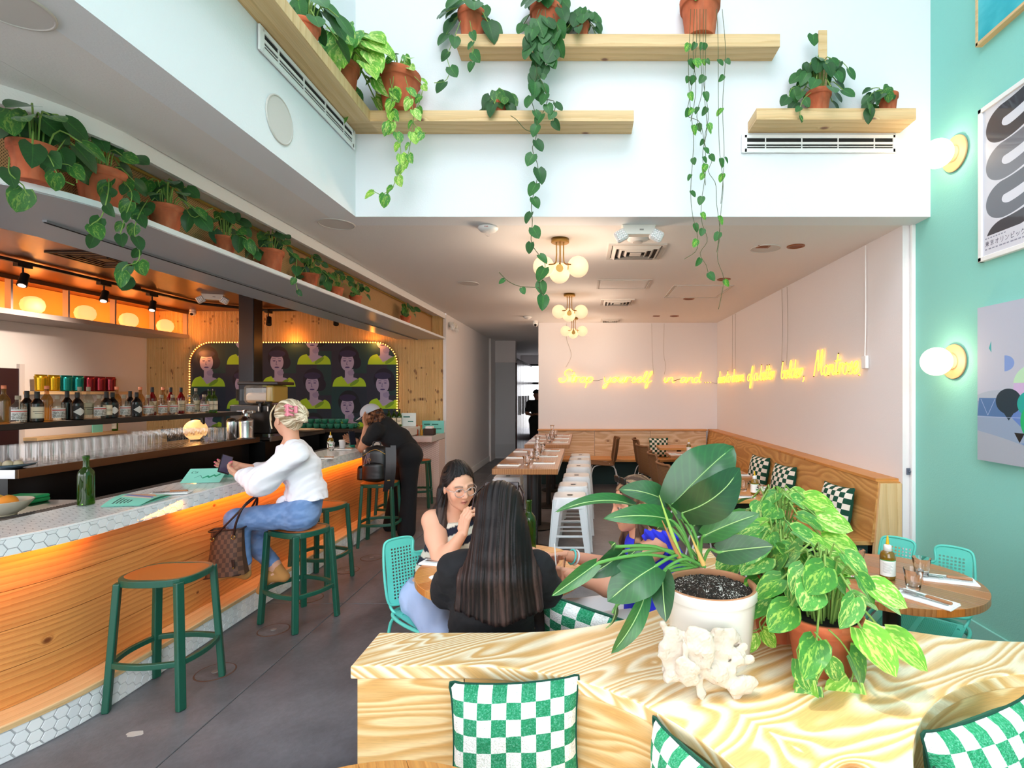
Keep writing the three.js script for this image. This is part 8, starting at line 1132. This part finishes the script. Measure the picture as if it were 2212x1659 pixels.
  const gl = (s) => Array.from({ length: 28 }, (_, i) => { const a = i / 28 * 2 * PI; return V(s * 0.032 + cos(a) * 0.0265, 0.001 + sin(a) * 0.0235 * (sin(a) > 0 ? 0.9 : 1), 0.1 - 0.12 * Math.pow(abs(s * 0.032 + cos(a) * 0.0265), 1.6) * 3); });
  part('glasses', [tube(gl(1), 0.0021, 60, 6, true), tube(gl(-1), 0.0021, 60, 6, true), tube([[-0.007, 0.004, 0.1], [0, 0.007, 0.103], [0.007, 0.004, 0.1]], 0.0018, 8, 6), ...[-1, 1].map((s) => tube([[s * 0.059, 0.008, 0.092], [s * 0.077, 0.006, 0.06], [s * 0.083, 0.004, -0.01]], 0.0018, 10, 6))].map((g) => g.applyMatrix4(hm)), M(0xcbb8ae, 0.15, { metalness: 0.5 }), p);
}
// ----- the woman with long hair, seen from behind -----
{
  const head = at(1080, 1118, 2.0), neck = at(1078, 1190, 2.0), shL = at(986, 1232, 1.98), shR = at(1156, 1234, 1.98), chest = at(1070, 1270, 2.0), waist = at(1064, 1345, 2.02), hipL = at(1020, 1410, 2.06), hipR = at(1108, 1410, 2.06), elL = at(962, 1282, 2.12), wrL = at(985, 1236, 2.36), elR = at(1182, 1282, 2.08), wrR = at(1165, 1240, 2.3), skin = lin('#c88f70');
  hipL.y = hipR.y = 0.57; const knL = V(hipL.x - 0.04, 0.52, -2.5), knR = V(hipR.x + 0.04, 0.52, -2.5), anL = V(knL.x, 0.09, -2.46), anR = V(knR.x, 0.09, -2.46);
  const torso = [cone(hipL, 0.125, hipR, 0.125), cone(hipL.clone().lerp(hipR, 0.5), 0.14, waist, 0.14), cone(waist, 0.14, chest, 0.135), cone(shL, 0.054, shR, 0.054), cone(chest, 0.13, neck.clone().add(V(0, -0.05, 0)), 0.075)], arms = [cone(shL, 0.06, elL, 0.048), cone(elL, 0.044, wrL, 0.028), cone(shR, 0.06, elR, 0.048), cone(elR, 0.044, wrR, 0.028)], legs = [cone(hipL, 0.1, knL, 0.068), cone(knL, 0.062, anL, 0.042), cone(hipR, 0.1, knR, 0.068), cone(knR, 0.062, anR, 0.042)];
  const fL = footBones(anL, V(anL.x, 0.03, -2.6), V(anL.x, 0.035, -2.42)), fR = footBones(anR, V(anR.x, 0.03, -2.6), V(anR.x, 0.035, -2.42));
  const [p, hm] = person('woman with very long dark hair and black top, seen from behind', { body: [...torso, ...arms, ...legs, cone(neck.clone().add(V(0, -0.04, 0)), 0.055, head.clone().add(V(0, -0.05, 0.01)), 0.05), ...fL, ...fR], hands: [handBones(wrL, V(0.5, 0.02, -0.7), V(0, -1, 0), -1, [0.3, 0.3, 0.35, 0.4, 0.3]), handBones(wrR, V(-0.1, 0.02, -0.9), V(0, -1, 0), 1, [0.3, 0.3, 0.35, 0.4, 0.3])], head, fwd: V(0.02, -0.22, -1), skin });
  const blk = lin('#0e0e12');
  wear('black_top', p, [...torso, cone(shL, 0.055, shL.clone().lerp(elL, 0.85), 0.06), cone(shR, 0.055, shR.clone().lerp(elR, 0.85), 0.06)], 0.045, 0.012, 0.009, (d, x, y, z) => Math.max(d + (fbm(x * 14, y * 20, 3) - 0.5) * 0.022, 0.5 - y, y - neck.y - 0.03), blk); wear('trousers', p, [torso[0], ...legs], 0.03, 0.008, 0.012, (d, x, y, z) => Math.max(d, y - 0.62), lin('#15151c')); for (const f of [fL, fR]) wear('shoe', p, f, 0.015, 0.008, 0.009, null, lin('#202022'));
  // hair: a long sheet of strands down the back
  const H = (px, py, d) => at(px, py, d), hb = [cone(H(1080, 1105, 1.99), 0.088, H(1082, 1135, 1.955), 0.092), cone(H(1082, 1135, 1.955), 0.09, H(1078, 1200, 1.89), 0.088)];
  const strips = []; for (let i = 0; i < 9; i++) { const f = i / 8; strips.push(cone(H(lerp(1046, 1118, f), 1150, 1.9 + 0.03 * Math.pow(2 * f - 1, 2)), 0.035, H(lerp(1012, 1146, f), 1250, 1.845 + 0.05 * Math.pow(2 * f - 1, 2)), 0.034), cone(H(lerp(1012, 1146, f), 1250, 1.845 + 0.05 * Math.pow(2 * f - 1, 2)), 0.034, H(lerp(995, 1160, f), 1340 - 30 * abs(2 * f - 1), 1.83 + 0.06 * Math.pow(2 * f - 1, 2)), 0.022)); }
  const fr = capsF([...hb, ...strips], 0.035), bb = bounds([...hb, ...strips], 0.03);
  const hmi = hm.clone().invert(), tv3 = V(0, 0, 0);
  const hf = (x, y, z) => { tv3.set(x, y, z).applyMatrix4(hmi); const sk = sdEll([0, 0.042, -0.026], [0.087, 0.098, 0.105], tv3.x, tv3.y, tv3.z), cr = Math.max(sk, Math.min(tv3.z - 0.035, 0.075 - tv3.y)); const lo = 0.72 + 0.05 * (fbm(x * 34, 3.3, 3) - 0.5) + 0.015 * Math.sin(x * 90); return Math.max(smin(fr(x, y, z), cr, 0.02) + (fbm((x + 0.33) / (1 + Math.max(0, 1.15 - y) * 0.8) * 130, y * 3 + z * 5, 4) - 0.5) * 0.011, (lo - y) * 0.6) * 0.8; };
  bb[1][1] += 0.06; bb[0][2] -= 0.06; part('hair', paint(nets(hf, bb[0], bb[1], 0.0042), (x, y, z) => mix3(lin('#0e0a0b'), lin('#4a3834'), sstep(0.42, 0.85, fbm((x + 0.33) / (1 + Math.max(0, 1.15 - y) * 0.9) * 170, y * 3, 4)) * (0.35 + 0.65 * sstep(1.2, 0.95, y)))), mHair, p);
  part('sunglasses', [rbox(0.062, 0.036, 0.012, -0.036, 0.118, 0.02, 0.006), rbox(0.062, 0.036, 0.012, 0.036, 0.118, 0.02, 0.006), bar([-0.008, 0.124, 0.02], [0.008, 0.124, 0.02], 0.004), ...[-1, 1].map((s) => tube([[s * 0.07, 0.12, 0.015], [s * 0.092, 0.085, -0.03], [s * 0.098, 0.03, -0.045]], 0.004, 10, 6))].map((g) => g.applyMatrix4(hm)), M(0x2a1412, 0.2), p);
}
// ----- the woman in blue behind the philodendron -----
{
  const head = at(1366, 1090, 2.5), neck = at(1388, 1142, 2.5), shN = at(1422, 1174, 2.36), shF = at(1396, 1160, 2.66), chest = at(1408, 1206, 2.5), waist = at(1424, 1262, 2.48), hipN = V(0.36, 0.56, -2.34), hipF = V(0.3, 0.56, -2.52), elN = at(1314, 1266, 2.28), wrN = at(1228, 1240, 2.36), elF = at(1330, 1222, 2.66), wrF = at(1222, 1200, 2.52), skin = lin('#d89a7c');
  const knN = V(-0.05, 0.53, -2.38), knF = V(-0.08, 0.53, -2.56), anN = V(-0.02, 0.09, -2.4), anF = V(-0.05, 0.09, -2.56);
  const torso = [cone(hipN, 0.115, hipF, 0.115), cone(hipN.clone().lerp(hipF, 0.5), 0.125, waist, 0.115), cone(waist, 0.115, chest, 0.115), cone(shN, 0.05, shF, 0.05), cone(chest, 0.11, neck.clone().add(V(0.01, -0.07, 0)), 0.075)], arms = [cone(shN, 0.056, elN, 0.044), cone(elN, 0.042, wrN, 0.027), cone(shF, 0.054, elF, 0.042), cone(elF, 0.04, wrF, 0.026)], legs = [cone(hipN, 0.095, knN, 0.066), cone(knN, 0.06, anN, 0.04), cone(hipF, 0.095, knF, 0.066), cone(knF, 0.06, anF, 0.04)];
  const fN = footBones(anN, V(anN.x - 0.14, 0.03, anN.z), V(anN.x + 0.04, 0.035, anN.z)), fF = footBones(anF, V(anF.x - 0.14, 0.03, anF.z), V(anF.x + 0.04, 0.035, anF.z));
  const [p, hm] = person('woman in a ruffled bright blue top holding a glass, mostly hidden by the philodendron', { body: [...torso, ...arms, ...legs, cone(neck.clone().add(V(0, -0.04, 0)), 0.052, head.clone().add(V(0.015, -0.06, 0)), 0.05), ...fN, ...fF], hands: [handBones(wrN, V(-0.86, 0.0, -0.1), V(-0.2, 0.1, -0.9), 1, [0.7, 0.75, 0.8, 0.85, 0.5]), handBones(wrF, V(-0.85, -0.1, 0.25), V(0, -0.6, 0.6), -1, [0.6, 0.65, 0.7, 0.8, 0.6])], head, fwd: V(-0.92, -0.14, 0.3), skin, nail: lin('#3f8fd8') });
  const blue = lin('#2f35d8');
  wear('blue_top', p, [...torso], 0.04, 0.014, 0.009, (d, x, y, z) => Math.max(d + (fbm(x * 16, y * 18 + z * 10, 3) - 0.5) * 0.03, y - neck.y + 0.035, 0.5 - y, -(sdCone(arms[0], x, y, z) - 0.006)), blue); const fr2 = (d, x, y, z) => d + 0.006 * sin(x * 160 + y * 130); wear('ruffle', p, [cone(shN.clone().add(V(-0.05, 0.045, 0.02)), 0.024, shN.clone().add(V(0.05, 0.03, 0.03)), 0.026), cone(shN.clone().add(V(0.05, 0.03, 0.03)), 0.026, shN.clone().add(V(0.1, -0.08, 0.03)), 0.024)], 0.02, 0, 0.006, fr2, blue); wear('ruffle', p, [cone(shF.clone().add(V(-0.04, 0.04, 0)), 0.024, shF.clone().add(V(-0.08, -0.05, 0.02)), 0.024)], 0.02, 0, 0.006, fr2, blue);
  wear('trousers', p, [torso[0], ...legs], 0.03, 0.008, 0.012, (d, x, y, z) => Math.max(d, y - 0.64), lin('#e4e2de')); for (const f of [fN, fF]) wear('shoe', p, f, 0.015, 0.008, 0.009, null, lin('#c8a88a'));
  const hf = (x, y, z) => { let d = sdEll([0, 0.042, -0.026], [0.085, 0.098, 0.104], x, y, z); d = smin(d, sdEll([0, -0.07, -0.08], [0.075, 0.13, 0.05], x, y, z), 0.03); for (const s of [-1, 1]) { d = smin(d, sdCone([s * 0.075, -0.02, -0.02, 0.025, s * 0.08, -0.2, 0.03, 0.03], x, y, z), 0.03); d = smin(d, sdCone([s * 0.08, -0.2, 0.03, 0.03, s * 0.07, -0.28, 0.05, 0.015], x, y, z), 0.02); } const ax = abs(x), line = 0.085 - Math.pow(ax / 0.07, 2) * 0.05; if (z > 0.0) d = Math.max(d, Math.min(Math.min(line - y, 0.07 - ax), z - 0.012) * 0.9); return (d + (fbm(Math.atan2(x, 0.2 - y) * 30 + z * 8, y * 4, 3) - 0.5) * 0.01) * 0.85; };
  part('hair', paint(nets(hf, [-0.13, -0.31, -0.16], [0.13, 0.16, 0.11], 0.005), (x, y, z) => mix3(lin('#4a3226'), lin('#b08a68'), sstep(0.4, 0.8, fbm(x * 70 + z * 60, y * 5, 3)))).applyMatrix4(hm), mHair, p);
  part('sunglasses', [rbox(0.06, 0.034, 0.012, -0.035, 0.128, 0.045, 0.006), rbox(0.06, 0.034, 0.012, 0.035, 0.128, 0.045, 0.006), bar([-0.008, 0.134, 0.045], [0.008, 0.134, 0.045], 0.004), ...[-1, 1].map((s) => tube([[s * 0.066, 0.13, 0.04], [s * 0.09, 0.1, 0.0], [s * 0.096, 0.05, -0.05]], 0.0035, 10, 6))].map((g) => g.applyMatrix4(hm)), M(0x15110f, 0.2), p);
  const q = wrF.clone().lerp(elF, 0.12); for (const [o, c] of [[0, 0x54c8c0], [0.018, 0xe8e8ea]]) { const g = new THREE.TorusGeometry(0.034, 0.0045, 8, 24); const b = new THREE.Mesh(g, M(c, 0.4)); b.name = 'bracelet'; b.position.copy(q.clone().lerp(elF, o * 4)); b.lookAt(elF); p.add(b); }
}
// ----- someone far down the hallway -----
{
  const x = -1.2, z = -13.2, B = (a, b, c) => V(x + a, b, z + c), torso = [cone(B(-0.07, 0.92, 0), 0.12, B(0.07, 0.92, 0), 0.12), cone(B(0, 0.95, 0), 0.13, B(0, 1.15, 0), 0.12), cone(B(0, 1.15, 0), 0.12, B(0, 1.3, 0), 0.13), cone(B(-0.16, 1.36, 0), 0.06, B(0.16, 1.36, 0), 0.06)], arms = [cone(B(-0.19, 1.35, 0), 0.052, B(-0.24, 1.1, 0.03), 0.042), cone(B(-0.24, 1.1, 0.03), 0.042, B(-0.1, 1.06, 0.2), 0.03), cone(B(0.19, 1.35, 0), 0.052, B(0.24, 1.1, 0.03), 0.042), cone(B(0.24, 1.1, 0.03), 0.042, B(0.1, 1.06, 0.2), 0.03)], legs = [-1, 1].flatMap((s) => [cone(B(s * 0.08, 0.9, 0), 0.1, B(s * 0.09, 0.5, 0.02), 0.07), cone(B(s * 0.09, 0.5, 0.02), 0.065, B(s * 0.09, 0.08, 0), 0.045)]), feet = [-1, 1].flatMap((s) => footBones(B(s * 0.09, 0.08, 0), B(s * 0.1, 0.03, 0.15), B(s * 0.09, 0.035, -0.05)));
  const [p, hm] = person('person in dark clothes standing far down the hallway, half hidden by the wall corner', { body: [...torso, ...arms, ...legs, ...feet, cone(B(0, 1.36, 0), 0.055, B(0, 1.5, 0), 0.05)], hands: [handBones(B(-0.1, 1.06, 0.2), V(0.8, 0.1, 0.3), V(0, 1, 0), 1, [0.4, 0.4, 0.4, 0.4, 0.3]), handBones(B(0.1, 1.06, 0.2), V(-0.8, 0.1, 0.3), V(0, 1, 0), -1, [0.4, 0.4, 0.4, 0.4, 0.3])], head: B(0, 1.56, 0.02), fwd: V(0, -0.1, 1), skin: lin('#8a5a44'), cell: 0.016 });
  wear('shirt', p, [...torso, cone(B(-0.19, 1.35, 0), 0.06, B(-0.22, 1.18, 0.02), 0.058), cone(B(0.19, 1.35, 0), 0.06, B(0.22, 1.18, 0.02), 0.058)], 0.04, 0.012, 0.016, null, lin('#121216')); wear('trousers', p, [torso[0], ...legs], 0.03, 0.012, 0.016, (d, a, b) => Math.max(d, b - 0.98), lin('#0e0e12'));
  part('cap', new THREE.SphereGeometry(0.1, 18, 10, 0, 2 * PI, 0, PI * 0.5).translate(0, 0.045, -0.012).applyMatrix4(hm), M(0x101014, 0.8), p);
}
sh(scene);
scene.environment = null;
renderer.render(scene, camera);
